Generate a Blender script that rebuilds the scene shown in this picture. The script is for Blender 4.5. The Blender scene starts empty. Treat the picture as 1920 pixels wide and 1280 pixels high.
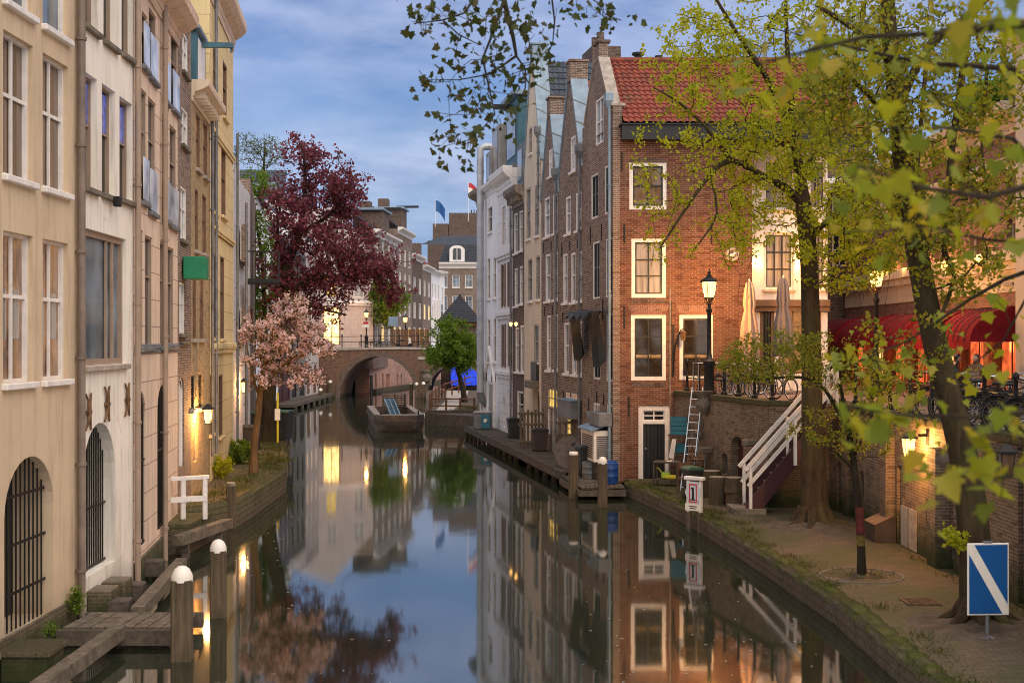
import bpy, bmesh, math, random
import numpy as np
from mathutils import Vector, Matrix
from mathutils.geometry import delaunay_2d_cdt
R = math.radians
S = bpy.context.scene
COL = S.collection
# ---------------------------------------------------------------- camera, sky, sun, exposure
F = 2400.0          # focal length in pixels of the 1920 px wide photograph
H = 5.24            # eye height above the canal water
cam_d = bpy.data.cameras.new("camera"); cam = bpy.data.objects.new("camera", cam_d); COL.objects.link(cam)
cam.location = (0, 0, H); cam.rotation_euler = (R(90), 0, 0)
cam_d.sensor_width = 36; cam_d.lens = 45.0; cam_d.clip_end = 3000; cam_d.clip_start = 0.1
cam_d.dof.use_dof = True; cam_d.dof.focus_distance = 42; cam_d.dof.aperture_fstop = 2.2
S.camera = cam
SUN_EL, SUN_AZ = R(52), R(140)      # azimuth measured clockwise from +Y: from behind, to the right
w = bpy.data.worlds.new("World"); S.world = w; w.use_nodes = True
nt = w.node_tree; nt.nodes.clear()
def N(nt, t, **k):
    n = nt.nodes.new(t)
    for a, b in k.items():
        if a.startswith('i_'): n.inputs[a[2:].replace('_', ' ')].default_value = b
        else: setattr(n, a, b)
    return n
def build_world():
    L = nt.links.new
    out = N(nt, 'ShaderNodeOutputWorld'); bg = N(nt, 'ShaderNodeBackground'); bg.inputs[1].default_value = 0.1
    sky = N(nt, 'ShaderNodeTexSky', sky_type='NISHITA', sun_disc=False, sun_elevation=SUN_EL, sun_rotation=SUN_AZ)
    sky.air_density = 1.0; sky.dust_density = 1.0
    tc = N(nt, 'ShaderNodeTexCoord'); sep = N(nt, 'ShaderNodeSeparateXYZ'); L(tc.outputs['Generated'], sep.inputs[0])
    # dusk tint of the clear sky by height; unseen zenith brightened as added fill
    ramp = N(nt, 'ShaderNodeValToRGB'); L(sep.outputs[2], ramp.inputs[0])
    e = ramp.color_ramp.elements
    e[0].position = 0.0; e[0].color = (.42, .62, .78, 1)
    e[1].position = 1.0; e[1].color = (1.7, 1.62, 1.65, 1)
    for q, c in ((.10, (.34, .52, .76)), (.19, (.17, .32, .64)), (.28, (.115, .235, .58)), (.45, (.40, .50, .72)), (.62, (1.2, 1.2, 1.3))):
        m = e.new(q); m.color = (*c, 1)
    # clouds: stretched noise in the direction of view over a flat cloud deck
    mp = N(nt, 'ShaderNodeMapping'); mp.inputs['Scale'].default_value = (1.0, .8, 3.0); mp.inputs['Location'].default_value = (.32, 0, .1)
    L(tc.outputs['Generated'], mp.inputs[0])
    nz = N(nt, 'ShaderNodeTexNoise', i_Scale=4.6, i_Detail=6.0, i_Roughness=.46, i_Distortion=.35); L(mp.outputs[0], nz.inputs['Vector'])
    cr = N(nt, 'ShaderNodeValToRGB'); L(nz.outputs[0], cr.inputs[0])
    cr.color_ramp.elements[0].position = .24; cr.color_ramp.elements[0].color = (0, 0, 0, 1)
    cr.color_ramp.elements[1].position = .60; cr.color_ramp.elements[1].color = (.92, .92, .92, 1)
    nz2 = N(nt, 'ShaderNodeTexNoise', i_Scale=8.0, i_Detail=6.0, i_Roughness=.58); L(mp.outputs[0], nz2.inputs['Vector'])
    cc = N(nt, 'ShaderNodeValToRGB'); L(nz2.outputs[0], cc.inputs[0])
    cc.color_ramp.elements[0].position = .36; cc.color_ramp.elements[0].color = (.20, .29, .52, 1)
    cc.color_ramp.elements[1].position = .62; cc.color_ramp.elements[1].color = (.52, .58, .80, 1)
    mix = N(nt, 'ShaderNodeMix', data_type='RGBA'); L(cr.outputs[0], mix.inputs[0]); L(ramp.outputs[0], mix.inputs[6]); L(cc.outputs[0], mix.inputs[7])
    # added warm glow in the unseen sky behind the viewer, fills the facades
    ny = N(nt, 'ShaderNodeMath', operation='MULTIPLY'); L(sep.outputs[1], ny.inputs[0]); ny.inputs[1].default_value = -1.0; ny.use_clamp = True
    glow = N(nt, 'ShaderNodeMix', data_type='RGBA', blend_type='ADD'); L(ny.outputs[0], glow.inputs[0]); L(mix.outputs[2], glow.inputs[6]); glow.inputs[7].default_value = (1.02, .86, .62, 1); mix = glow
    sc = N(nt, 'ShaderNodeVectorMath', operation='SCALE'); sc.inputs[3].default_value = 5.2; L(mix.outputs[2], sc.inputs[0])
    s2 = N(nt, 'ShaderNodeVectorMath', operation='SCALE'); s2.inputs[3].default_value = 0.05; L(sky.outputs[0], s2.inputs[0])
    add = N(nt, 'ShaderNodeVectorMath', operation='ADD'); L(sc.outputs[0], add.inputs[0]); L(s2.outputs[0], add.inputs[1])
    L(add.outputs[0], bg.inputs[0]); L(bg.outputs[0], out.inputs[0])
build_world()
sun_d = bpy.data.lights.new("sun", 'SUN'); sun_d.energy = 1.3; sun_d.angle = R(70); sun_d.color = (1, .87, .73)
sun = bpy.data.objects.new("sun", sun_d); COL.objects.link(sun)
_sd = Vector((math.sin(SUN_AZ)*math.cos(SUN_EL), math.cos(SUN_AZ)*math.cos(SUN_EL), math.sin(SUN_EL)))
sun.rotation_euler = _sd.to_track_quat('Z', 'Y').to_euler()
S.view_settings.view_transform = 'Standard'; S.view_settings.look = 'None'
S.view_settings.exposure = 0.95; S.view_settings.gamma = 1.0
S.cycles.filter_width = 0.95; S.cycles.max_bounces = 6; S.cycles.diffuse_bounces = 3; S.cycles.glossy_bounces = 3; S.cycles.transmission_bounces = 4
S.cycles.sample_clamp_indirect = 4.0
S.cycles.use_denoising = True

# ---------------------------------------------------------------- helpers
def P(x, y, d): return Vector(((x-960)*d/F, d, H-(y-640)*d/F))
def G(x, y, z=0.0): return P(x, y, F*(H-z)/(y-640))      # where a line of sight meets level z
def tag(o, label=None, cat=None, group=None, kind=None):
    if label: o['label'] = label
    if cat: o['category'] = cat
    if group: o['group'] = group
    if kind: o['kind'] = kind
    return o
def thing(name, label, cat, loc=(0, 0, 0), rz=0, group=None):
    o = bpy.data.objects.new(name, None); COL.objects.link(o); o.location = loc; o.rotation_euler = (0, 0, rz)
    o.empty_display_size = .1
    return tag(o, label, cat, group)
def dup(root, loc, rz=None, label=None, group=None, scale=None):
    r = root.copy(); COL.objects.link(r); r.location = loc
    if rz is not None: r.rotation_euler = (0, 0, rz)
    if scale is not None: r.scale = scale
    if label: r['label'] = label
    if group: r['group'] = group
    for ch in list(root.children):
        c = ch.copy(); COL.objects.link(c); c.parent = r
        for g in ch.children:
            q = g.copy(); COL.objects.link(q); q.parent = c
    return r
class MB:
    def __init__(s): s.v = []; s.f = []
    def add(s, vs, fs):
        n = len(s.v); s.v += [tuple(p) for p in vs]; s.f += [tuple(n+i for i in f) for f in fs]; return s
    def box(s, x0, x1, y0, y1, z0, z1):
        x0, x1 = min(x0, x1), max(x0, x1); y0, y1 = min(y0, y1), max(y0, y1); z0, z1 = min(z0, z1), max(z0, z1)
        return s.add([(x0,y0,z0),(x1,y0,z0),(x1,y1,z0),(x0,y1,z0),(x0,y0,z1),(x1,y0,z1),(x1,y1,z1),(x0,y1,z1)],
                     [(0,3,2,1),(4,5,6,7),(0,1,5,4),(1,2,6,5),(2,3,7,6),(3,0,4,7)])
    def cbox(s, x0, x1, y0, y1, z0, z1, c=.02):          # chamfered box
        x0, x1 = min(x0, x1), max(x0, x1); y0, y1 = min(y0, y1), max(y0, y1); z0, z1 = min(z0, z1), max(z0, z1)
        b = bmesh.new(); bmesh.ops.create_cube(b, size=1)
        for v in b.verts: v.co = Vector(((x0+x1)/2+v.co.x*(x1-x0), (y0+y1)/2+v.co.y*(y1-y0), (z0+z1)/2+v.co.z*(z1-z0)))
        bmesh.ops.bevel(b, geom=b.edges[:], offset=min(c, .45*min(x1-x0, y1-y0, z1-z0)), segments=1, affect='EDGES')
        b.verts.index_update(); s.add([v.co[:] for v in b.verts], [[v.index for v in f.verts] for f in b.faces]); b.free(); return s
    def beam(s, a, b, w, h, up=(0, 0, 1)):              # rectangular bar from a to b
        a, b = Vector(a), Vector(b); d = (b-a).normalized(); u = Vector(up)
        if abs(d.dot(u)) > .98: u = Vector((1, 0, 0))
        x = d.cross(u).normalized(); y = x.cross(d).normalized(); x = x*w/2; y = y*h/2
        return s.add([a-x-y, a+x-y, a+x+y, a-x+y, b-x-y, b+x-y, b+x+y, b-x+y], [(0,3,2,1),(4,5,6,7),(0,1,5,4),(1,2,6,5),(2,3,7,6),(3,0,4,7)])
    def tube(s, pts, rad, n=8, caps=True):
        pts = [Vector(p) for p in pts]; m = len(pts)
        rad = [rad]*m if not hasattr(rad, '__len__') else rad
        vs = []; fs = []; prev = None
        for i, p in enumerate(pts):
            t = (pts[min(i+1, m-1)]-pts[max(i-1, 0)])
            if t.length < 1e-9: t = Vector((0, 0, 1))
            t.normalize()
            if prev is None:
                a = t.cross(Vector((0, 0, 1)) if abs(t.z) < .9 else Vector((1, 0, 0))).normalized()
            else:
                a = (prev-t*prev.dot(t))
                a = a.normalized() if a.length > 1e-6 else t.orthogonal().normalized()
            prev = a; b = t.cross(a)
            for k in range(n):
                c = 2*math.pi*k/n; vs.append(p+(a*math.cos(c)+b*math.sin(c))*rad[i])
        for i in range(m-1):
            for k in range(n):
                k2 = (k+1) % n; fs.append((i*n+k, i*n+k2, (i+1)*n+k2, (i+1)*n+k))
        if caps: fs.append(tuple(range(n))[::-1]); fs.append(tuple((m-1)*n+k for k in range(n)))
        return s.add(vs, fs)
    def lathe(s, prof, c=(0, 0, 0), n=16, axis='z', sx=1, sy=1):
        vs = []; fs = []; m = len(prof)
        for r, z in prof:
            for k in range(n):
                a = 2*math.pi*(k+.5)/n; p = (r*math.cos(a)*sx, r*math.sin(a)*sy, z)
                if axis == 'y': p = (p[0], p[2], p[1])
                if axis == 'x': p = (p[2], p[0], p[1])
                vs.append((p[0]+c[0], p[1]+c[1], p[2]+c[2]))
        for i in range(m-1):
            for k in range(n):
                k2 = (k+1) % n; fs.append((i*n+k, i*n+k2, (i+1)*n+k2, (i+1)*n+k))
        fs.append(tuple(range(n))[::-1]); fs.append(tuple((m-1)*n+k for k in range(n)))
        return s.add(vs, fs)
    def torus(s, c, r, t, axis='y', n=20, m=6):
        vs = []; fs = []
        for i in range(n):
            a = 2*math.pi*i/n
            for k in range(m):
                b = 2*math.pi*k/m; q = r+t*math.cos(b); p = (q*math.cos(a), t*math.sin(b), q*math.sin(a))
                if axis == 'z': p = (p[0], p[2], p[1])
                if axis == 'x': p = (p[1], p[0], p[2])
                vs.append((c[0]+p[0], c[1]+p[1], c[2]+p[2]))
        for i in range(n):
            for k in range(m):
                i2 = (i+1) % n; k2 = (k+1) % m; fs.append((i*m+k, i2*m+k, i2*m+k2, i*m+k2))
        return s.add(vs, fs)
    def prism(s, poly, z0, z1, top=True, bottom=True):   # plan polygon extruded upwards
        n = len(poly); vs = [(p[0], p[1], z0) for p in poly]+[(p[0], p[1], z1) for p in poly]
        fs = [(i, (i+1) % n, n+(i+1) % n, n+i) for i in range(n)]
        if top: fs.append(tuple(range(n, 2*n)))
        if bottom: fs.append(tuple(range(n))[::-1])
        return s.add(vs, fs)
    def slab(s, poly, y0, y1):                          # x-z polygon extruded along y
        n = len(poly); vs = [(p[0], y0, p[1]) for p in poly]+[(p[0], y1, p[1]) for p in poly]
        fs = [(i, (i+1) % n, n+(i+1) % n, n+i) for i in range(n)]+[tuple(range(n))[::-1], tuple(range(n, 2*n))]
        return s.add(vs, fs)
    def ball(s, c, r, n=8, m=6, sz=1):
        return s.lathe([(r*math.sin(math.pi*i/m)+1e-4, -r*sz*math.cos(math.pi*i/m)) for i in range(m+1)], c, n)
    def xf(s, M): s.v = [tuple(M @ Vector(p)) for p in s.v]; return s
    def build(s, name, mat, parent=None, smooth=False, M=None):
        if M is not None: s.xf(M)
        me = bpy.data.meshes.new(name); me.from_pydata(s.v, [], s.f); me.update()
        b = bmesh.new(); b.from_mesh(me); bmesh.ops.recalc_face_normals(b, faces=b.faces[:]); b.to_mesh(me); b.free()
        if smooth:
            me.shade_smooth()
            try: me.set_sharp_from_angle(angle=R(40))
            except Exception: pass
        o = bpy.data.objects.new(name, me); COL.objects.link(o)
        if mat: me.materials.append(mat)
        if parent: o.parent = parent
        return o
def structure(o): o['kind'] = 'structure'; return o
def point_light(name, loc, power, color=(1, .46, .12), size=.08, parent=None):
    l = bpy.data.lights.new(name, 'POINT'); l.energy = power; l.color = color; l.shadow_soft_size = size
    o = bpy.data.objects.new(name, l); COL.objects.link(o); o.location = loc
    if parent: o.parent = parent
    return o
# ---------------------------------------------------------------- materials
MATS = {}
class Mat:
    def __init__(s, name):
        s.m = bpy.data.materials.new(name); s.m.use_nodes = True; s.t = s.m.node_tree; s.t.nodes.clear()
        s.out = N(s.t, 'ShaderNodeOutputMaterial'); s.b = N(s.t, 'ShaderNodeBsdfPrincipled'); s.t.links.new(s.b.outputs[0], s.out.inputs[0]); MATS[name] = s.m
        s.L = s.t.links.new
    def coord(s, kind='Object'):
        return N(s.t, 'ShaderNodeTexCoord').outputs[kind]
    def noise(s, vec, scale, detail=4, rough=.55, dist=0, mapscale=None):
        if mapscale:
            mp = N(s.t, 'ShaderNodeMapping'); mp.inputs['Scale'].default_value = mapscale; s.L(vec, mp.inputs[0]); vec = mp.outputs[0]
        n = N(s.t, 'ShaderNodeTexNoise', i_Scale=scale, i_Detail=detail, i_Roughness=rough, i_Distortion=dist); s.L(vec, n.inputs['Vector']); return n.outputs[0]
    def ramp(s, fac, stops):
        r = N(s.t, 'ShaderNodeValToRGB'); s.L(fac, r.inputs[0]); e = r.color_ramp.elements
        while len(e) < len(stops): e.new(.5)
        for q, (p, c) in zip(e, stops): q.position = p; q.color = (*c, 1) if len(c) == 3 else c
        return r.outputs[0]
    def mix(s, fac, a, b, mode='MIX'):
        m = N(s.t, 'ShaderNodeMix', data_type='RGBA', blend_type=mode)
        for i, q in ((0, fac), (6, a), (7, b)):
            if hasattr(q, 'is_linked') or hasattr(q, 'links'): s.L(q, m.inputs[i])
            elif i == 0: m.inputs[0].default_value = q
            else: m.inputs[i].default_value = (*q, 1)
        return m.outputs[2]
    def math(s, op, a, b=0.0):
        m = N(s.t, 'ShaderNodeMath', operation=op)
        for i, q in ((0, a), (1, b)):
            if hasattr(q, 'links'): s.L(q, m.inputs[i])
            else: m.inputs[i].default_value = q
        return m.outputs[0]
    def bump(s, h, strength=.3, dist=.02):
        b = N(s.t, 'ShaderNodeBump', i_Strength=strength, i_Distance=dist); s.L(h, b.inputs['Height']); s.L(b.outputs[0], s.b.inputs['Normal'])
    def set(s, color=None, rough=.8, metal=0, spec=.5):
        if color is not None:
            if hasattr(color, 'links'): s.L(color, s.b.inputs['Base Color'])
            else: s.b.inputs['Base Color'].default_value = (*color, 1)
        if hasattr(rough, 'links'): s.L(rough, s.b.inputs['Roughness'])
        else: s.b.inputs['Roughness'].default_value = rough
        s.b.inputs['Metallic'].default_value = metal; s.b.inputs['Specular IOR Level'].default_value = spec; return s.m
    def uz(s):                                          # wall coordinates: along the wall, up
        sp = N(s.t, 'ShaderNodeSeparateXYZ'); s.L(s.coord(), sp.inputs[0])
        u = s.math('ADD', sp.outputs[0], sp.outputs[1]); c = N(s.t, 'ShaderNodeCombineXYZ'); s.L(u, c.inputs[0]); s.L(sp.outputs[2], c.inputs[1])
        return c.outputs[0], sp.outputs[2]
def sc(c, k): return tuple(min(1, x*k) for x in c)
def m_plain(name, c, rough=.6, metal=0, var=.25, scale=3.0, spec=.5, bump=0):
    m = Mat(name); o = m.coord(); n = m.noise(o, scale, 5, .6)
    m.set(m.ramp(n, [(.3, sc(c, 1-var)), (.7, sc(c, 1+var))]), rough, metal, spec)
    if bump: m.bump(m.noise(o, scale*6, 4), bump, .02)
    return m.m
def m_brick(name, c1, c2, mortar, bw=.22, bh=.068, msize=.012, weather=.35, dirt=(.05, .045, .035), low_moss=0.0, tint=None, ground_z=0.0):
    m = Mat(name); v, z = m.uz()
    b = N(m.t, 'ShaderNodeTexBrick'); m.L(v, b.inputs['Vector'])
    b.inputs['Color1'].default_value = (*c1, 1); b.inputs['Color2'].default_value = (*c2, 1); b.inputs['Mortar'].default_value = (*mortar, 1)
    b.inputs['Scale'].default_value = 1; b.inputs['Mortar Size'].default_value = msize; b.inputs['Mortar Smooth'].default_value = .2
    b.inputs['Brick Width'].default_value = bw; b.inputs['Row Height'].default_value = bh; b.inputs['Bias'].default_value = -.1
    mp = N(m.t, 'ShaderNodeMapping'); mp.inputs['Scale'].default_value = (1/bw, 1/bh, 1); m.L(v, mp.inputs[0]); vo = N(m.t, 'ShaderNodeTexVoronoi', voronoi_dimensions='2D'); vo.inputs['Scale'].default_value = .9; vo.inputs['Randomness'].default_value = .5; m.L(mp.outputs[0], vo.inputs['Vector']); sp_ = N(m.t, 'ShaderNodeSeparateColor'); m.L(vo.outputs['Color'], sp_.inputs[0])
    odd = m.ramp(sp_.outputs[0], [(.62, (0, 0, 0)), (.95, (.6,)*3)])
    o = m.coord()
    blot = m.noise(o, .55, 6, .6); fine = m.noise(o, 9, 4, .7)
    col = m.mix(m.ramp(blot, [(.38, (0, 0, 0)), (.72, (weather,)*3)]), b.outputs[0], dirt)
    col = m.mix(odd, col, sc(c2, .5)); col = m.mix(m.ramp(fine, [(.35, (0, 0, 0)), (.8, (.45,)*3)]), col, sc(c1, .55))
    streak = m.noise(o, 1.0, 4, .6, 0, (5, 5, .25))
    col = m.mix(m.ramp(streak, [(.55, (0, 0, 0)), (.8, (.35,)*3)]), col, sc(mortar, 1.1))
    if low_moss:
        f = m.math('SUBTRACT', 1.0, m.math('MULTIPLY', m.math('SUBTRACT', z, ground_z), 1/low_moss)); nn = m.noise(o, 3, 5, .7)
        f = m.math('MULTIPLY', m.math('ADD', f, m.math('SUBTRACT', nn, .6)), 1.2); cl = N(m.t, 'ShaderNodeClamp'); m.L(f, cl.inputs[0])
        col = m.mix(cl.outputs[0], col, (.035, .042, .014))
    m.set(col, .88, 0, .25)
    m.bump(m.math('ADD', m.math('MULTIPLY', b.outputs[1], -1.0), m.math('MULTIPLY', fine, .5)), .5, .012)
    return m.m
def m_plaster(name, c, stain=(.12, .10, .08), joints=None, jc=(.2, .15, .12), var=.12, crack=False, damp=0.0):
    m = Mat(name); v, z = m.uz(); o = m.coord()
    n = m.noise(o, .8, 7, .62); f = m.noise(o, 14, 4, .6)
    col = m.ramp(n, [(.3, sc(c, 1-var)), (.55, c), (.75, sc(c, 1+var*.6))])
    st = m.noise(o, 1.2, 5, .65, .2, (4, 4, .35))
    col = m.mix(m.ramp(st, [(.50, (0, 0, 0)), (.78, (.6,)*3)]), col, stain)
    if crack:
        ch = m.noise(o, 1.6, 6, .7, .6)
        col = m.mix(m.ramp(ch, [(.62, (0, 0, 0)), (.70, (.55,)*3)]), col, sc(stain, 2.0))
    if joints:
        b = N(m.t, 'ShaderNodeTexBrick'); m.L(v, b.inputs['Vector']); b.offset = .5
        b.inputs['Scale'].default_value = 1; b.inputs['Mortar Size'].default_value = .012
        b.inputs['Brick Width'].default_value = joints[0]; b.inputs['Row Height'].default_value = joints[1]
        col = m.mix(m.math('MULTIPLY', b.outputs[1], .75), col, jc)
    if damp:
        g = m.math('SUBTRACT', damp, z); g = m.math('ADD', g, m.math('MULTIPLY', m.math('SUBTRACT', n, .5), 2.2)); cl = N(m.t, 'ShaderNodeClamp'); m.L(g, cl.inputs[0])
        col = m.mix(m.math('MULTIPLY', cl.outputs[0], .8), col, (.10, .085, .05))
    m.set(col, .9, 0, .2); m.bump(m.math('ADD', f, m.math('MULTIPLY', n, 2)), .25, .012)
    return m.m
def m_wood(name, c, c2=None, rough=.8, grain=(1, 1, 14), moss=0):
    m = Mat(name); o = m.coord(); c2 = c2 or sc(c, .5)
    mp = N(m.t, 'ShaderNodeMapping'); mp.inputs['Scale'].default_value = grain; m.L(o, mp.inputs[0])
    g = m.noise(mp.outputs[0], 2.2, 6, .7, .3); n = m.noise(o, 1.7, 5, .6)
    col = m.ramp(g, [(.3, c2), (.62, c), (.8, sc(c, 1.25))])
    col = m.mix(m.ramp(n, [(.45, (0, 0, 0)), (.75, (.6,)*3)]), col, sc(c2, .8))
    if moss: col = m.mix(m.ramp(m.noise(o, 3.5, 5, .7), [(.5, (0, 0, 0)), (.7, (moss,)*3)]), col, (.05, .06, .015))
    m.set(col, rough, 0, .25); m.bump(g, .4, .01); return m.m
def m_glass(name, tint=(.018, .02, .024), rough=.04, curtain=None):
    m = Mat(name); o = m.coord()
    n = m.noise(o, .9, 2, .5); c = m.ramp(n, [(.35, sc(tint, .5)), (.7, sc(tint, 1.8))])
    if curtain:
        f = m.noise(o, 1.0, 3, .5, 0, (9, 9, .5)); c = m.ramp(f, [(.3, sc(curtain, .45)), (.7, curtain)])
    m.set(c, rough, 0, .8)
    m.bump(m.noise(o, 1.3, 2), .06, .05); return m.m
def m_lit(name, col, strength, tex=True, scale=2.2):
    m = Mat(name); o = m.coord(); n = m.noise(o, scale, 4, .6, .4)
    c = m.ramp(n, [(.32, sc(col, .22)), (.62, col)]) if tex else None
    m.set((.05, .04, .03), .15)
    if c: m.L(c, m.b.inputs['Emission Color'])
    else: m.b.inputs['Emission Color'].default_value = (*col, 1)
    m.b.inputs['Emission Strength'].default_value = strength; return m.m
def m_leaf(name, cols, trans=.45, rough=.55):
    m = Mat(name); g = N(m.t, 'ShaderNodeNewGeometry')
    k = len(cols); c = m.ramp(g.outputs['Random Per Island'], [((i+.5)/k, q) for i, q in enumerate(cols)])
    m.set(c, rough, 0, .3)
    tr = N(m.t, 'ShaderNodeBsdfTranslucent'); m.L(m.mix(1.0, c, (1.0, 1.0, .55), 'MULTIPLY'), tr.inputs[0])
    ms = N(m.t, 'ShaderNodeMixShader'); ms.inputs[0].default_value = trans; m.L(m.b.outputs[0], ms.inputs[1]); m.L(tr.outputs[0], ms.inputs[2]); m.L(ms.outputs[0], m.out.inputs[0])
    return m.m
def m_bark(name, c, moss=0):
    m = Mat(name); o = m.coord(); f = m.noise(o, 7, 6, .7, .5, (1, 1, .22)); n = m.noise(o, 1.1, 5, .6)
    col = m.ramp(f, [(.32, sc(c, .35)), (.6, c), (.8, sc(c, 1.5))])
    if moss: col = m.mix(m.ramp(n, [(.42, (0, 0, 0)), (.68, (moss,)*3)]), col, (.075, .08, .02))
    m.set(col, .95, 0, .15); m.bump(f, .9, .035); return m.m
def m_tiles(name, c, c2, dark):
    m = Mat(name); o = m.coord(); g = N(m.t, 'ShaderNodeNewGeometry')
    n = m.noise(o, 2.3, 6, .7); f = m.noise(o, 12, 3, .6)
    col = m.ramp(f, [(.3, c), (.7, c2)]); col = m.mix(m.ramp(n, [(.45, (0, 0, 0)), (.75, (.8,)*3)]), col, dark)
    vo = N(m.t, 'ShaderNodeTexVoronoi'); vo.inputs['Scale'].default_value = 3.7; m.L(o, vo.inputs['Vector']); sp = N(m.t, 'ShaderNodeSeparateColor'); m.L(vo.outputs['Color'], sp.inputs[0])
    col = m.mix(m.ramp(sp.outputs[0], [(.45, (0, 0, 0)), (1.0, (.65,)*3)]), col, sc(dark, 1.4)); col = m.mix(m.ramp(m.noise(o, 1.1, 6, .7), [(.56, (0, 0, 0)), (.7, (.5,)*3)]), col, (.10, .10, .05))
    m.set(col, .8, 0, .25); return m.m
K = {}
K['brick_red'] = m_brick('brick_red', (.20, .058, .028), (.12, .038, .022), (.28, .20, .14), weather=.55)
K['brick_brown'] = m_brick('brick_brown', (.205, .125, .09), (.13, .082, .062), (.42, .345, .28), weather=.25)
K['brick_dark'] = m_brick('brick_dark', (.13, .075, .053), (.085, .054, .042), (.22, .18, .15), weather=.25)
K['brick_pink'] = m_brick('brick_pink', (.33, .16, .11), (.25, .11, .08), (.30, .23, .19), weather=.35)
K['brick_pink_lamplit'] = m_brick('brick_pink_lamplit', (.58, .29, .21), (.46, .21, .15), (.45, .34, .28), weather=.3)  # pink brick raised in tone, street-lamp light painted into its colour
K['brick_yellow'] = m_brick('brick_yellow', (.44, .31, .15), (.34, .235, .12), (.40, .31, .19), weather=.18)
K['brick_white'] = m_brick('brick_white', (.78, .75, .76), (.68, .66, .67), (.52, .5, .5), weather=.2)
K['brick_quay'] = m_brick('brick_quay', (.22, .145, .095), (.14, .092, .064), (.32, .25, .18), weather=.45, low_moss=1.0, ground_z=.1)
K['brick_bridge'] = m_brick('brick_bridge', (.20, .095, .056), (.14, .07, .045), (.23, .165, .115), weather=.4, low_moss=.6)
K['plaster_tan'] = m_plaster('plaster_tan', (.60, .455, .305), (.26, .18, .12), damp=1.0, var=.14, crack=True)
K['plaster_white'] = m_plaster('plaster_white', (.80, .735, .64), (.28, .18, .12), var=.1, crack=True, damp=.75)
K['plaster_pink'] = m_plaster('plaster_pink', (.68, .525, .40), (.28, .19, .15), joints=(.95, .62), jc=(.17, .11, .085), damp=.5)
K['plaster_cream'] = m_plaster('plaster_cream', (.68, .53, .28), (.28, .2, .11), joints=(1.3, .62), jc=(.25, .18, .09))
K['plaster_ivory'] = m_plaster('plaster_ivory', (.68, .555, .41), (.3, .24, .18))
K['plaster_pale'] = m_plaster('plaster_pale', (.82, .79, .78), (.34, .31, .29))
K['plaster_offwhite'] = m_plaster('plaster_offwhite', (.74, .70, .68), (.3, .28, .26), joints=(3.0, .5), jc=(.3, .29, .29))
K['plaster_mid'] = m_plaster('plaster_mid', (.46, .39, .36), (.2, .17, .15), joints=(3.0, .5), jc=(.22, .2, .18))
K['plaster_grey'] = m_plaster('plaster_grey', (.16, .15, .14), (.06, .06, .05), var=.3)
K['white_paint'] = m_plain('white_paint', (.72, .67, .62), .5, var=.12, scale=5)
K['grey_paint'] = m_plain('grey_paint', (.30, .28, .25), .5, var=.15)
K['taupe_paint'] = m_plain('taupe_paint', (.30, .215, .155), .6, var=.12)
K['taupe_dark'] = m_plain('taupe_dark', (.17, .125, .095), .55, var=.25)
K['brown_paint'] = m_plain('brown_paint', (.16, .085, .05), .5, var=.15)
K['black_paint'] = m_plain('black_paint', (.012, .011, .011), .4, var=.3)
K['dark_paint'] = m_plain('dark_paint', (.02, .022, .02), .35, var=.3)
K['maroon'] = m_plain('maroon', (.055, .014, .016), .45, var=.25)
K['stone'] = m_plain('stone', (.33, .28, .23), .85, var=.35, scale=4, bump=.3)
K['stone_dark'] = m_plain('stone_dark', (.14, .115, .085), .9, var=.5, scale=3, bump=.5)
K['zinc'] = m_plain('zinc', (.19, .26, .32), .6, .15, var=.25, scale=2)
K['duct_metal'] = m_plain('duct_metal', (.40, .41, .43), .5, .35, var=.2, scale=2)
K['zinc_dull'] = m_plain('zinc_dull', (.16, .165, .17), .6, .3, var=.35, scale=2.5)
K['steel'] = m_plain('steel', (.42, .43, .45), .38, .8, var=.2)
K['iron'] = m_plain('iron', (.016, .015, .015), .55, .4, var=.4, scale=8)
K['rusty'] = m_plain('rusty', (.16, .085, .04), .85, .2, var=.6, scale=7)
K['teal_paint'] = m_plain('teal_paint', (.03, .10, .135), .5, var=.25)
K['glass'] = m_glass('glass')
K['glass_curtain'] = m_glass('glass_curtain', curtain=(.42, .38, .35))
K['glass_amber'] = m_glass('glass_amber', curtain=(.20, .12, .075))
K['glass_pale'] = m_glass('glass_pale', (.12, .15, .18))
K['lit_warm'] = m_lit('lit_warm', (1.0, .52, .16), 1.1)
K['lit_dim'] = m_lit('lit_dim', (1.0, .40, .12), .28, scale=1.5)
def m_glow_win():
    m = Mat('glass_glow'); o = m.coord(); n = m.noise(o, 1.6, 4, .6, .5); f = m.noise(o, 1.0, 3, .5, 0, (8, 8, .4))
    c = m.ramp(f, [(.3, (.02, .013, .01)), (.7, (.15, .09, .06))]); m.set(c, .06, 0, .8); m.L(m.ramp(n, [(.35, (.10, .03, .012)), (.7, (1, .48, .2))]), m.b.inputs['Emission Color']); m.b.inputs['Emission Strength'].default_value = .16; return m.m
K['glass_glow'] = m_glow_win()
K['lit_bright'] = m_lit('lit_bright', (1.0, .60, .20), 2.6)
K['lit_red'] = m_lit('lit_red', (1.0, .15, .04), .65)
K['lit_blue'] = m_lit('lit_blue', (.02, .09, 1.0), 0.6, scale=5)
K['lit_yellow'] = m_lit('lit_yellow', (1.0, .62, .10), .75)
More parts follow.
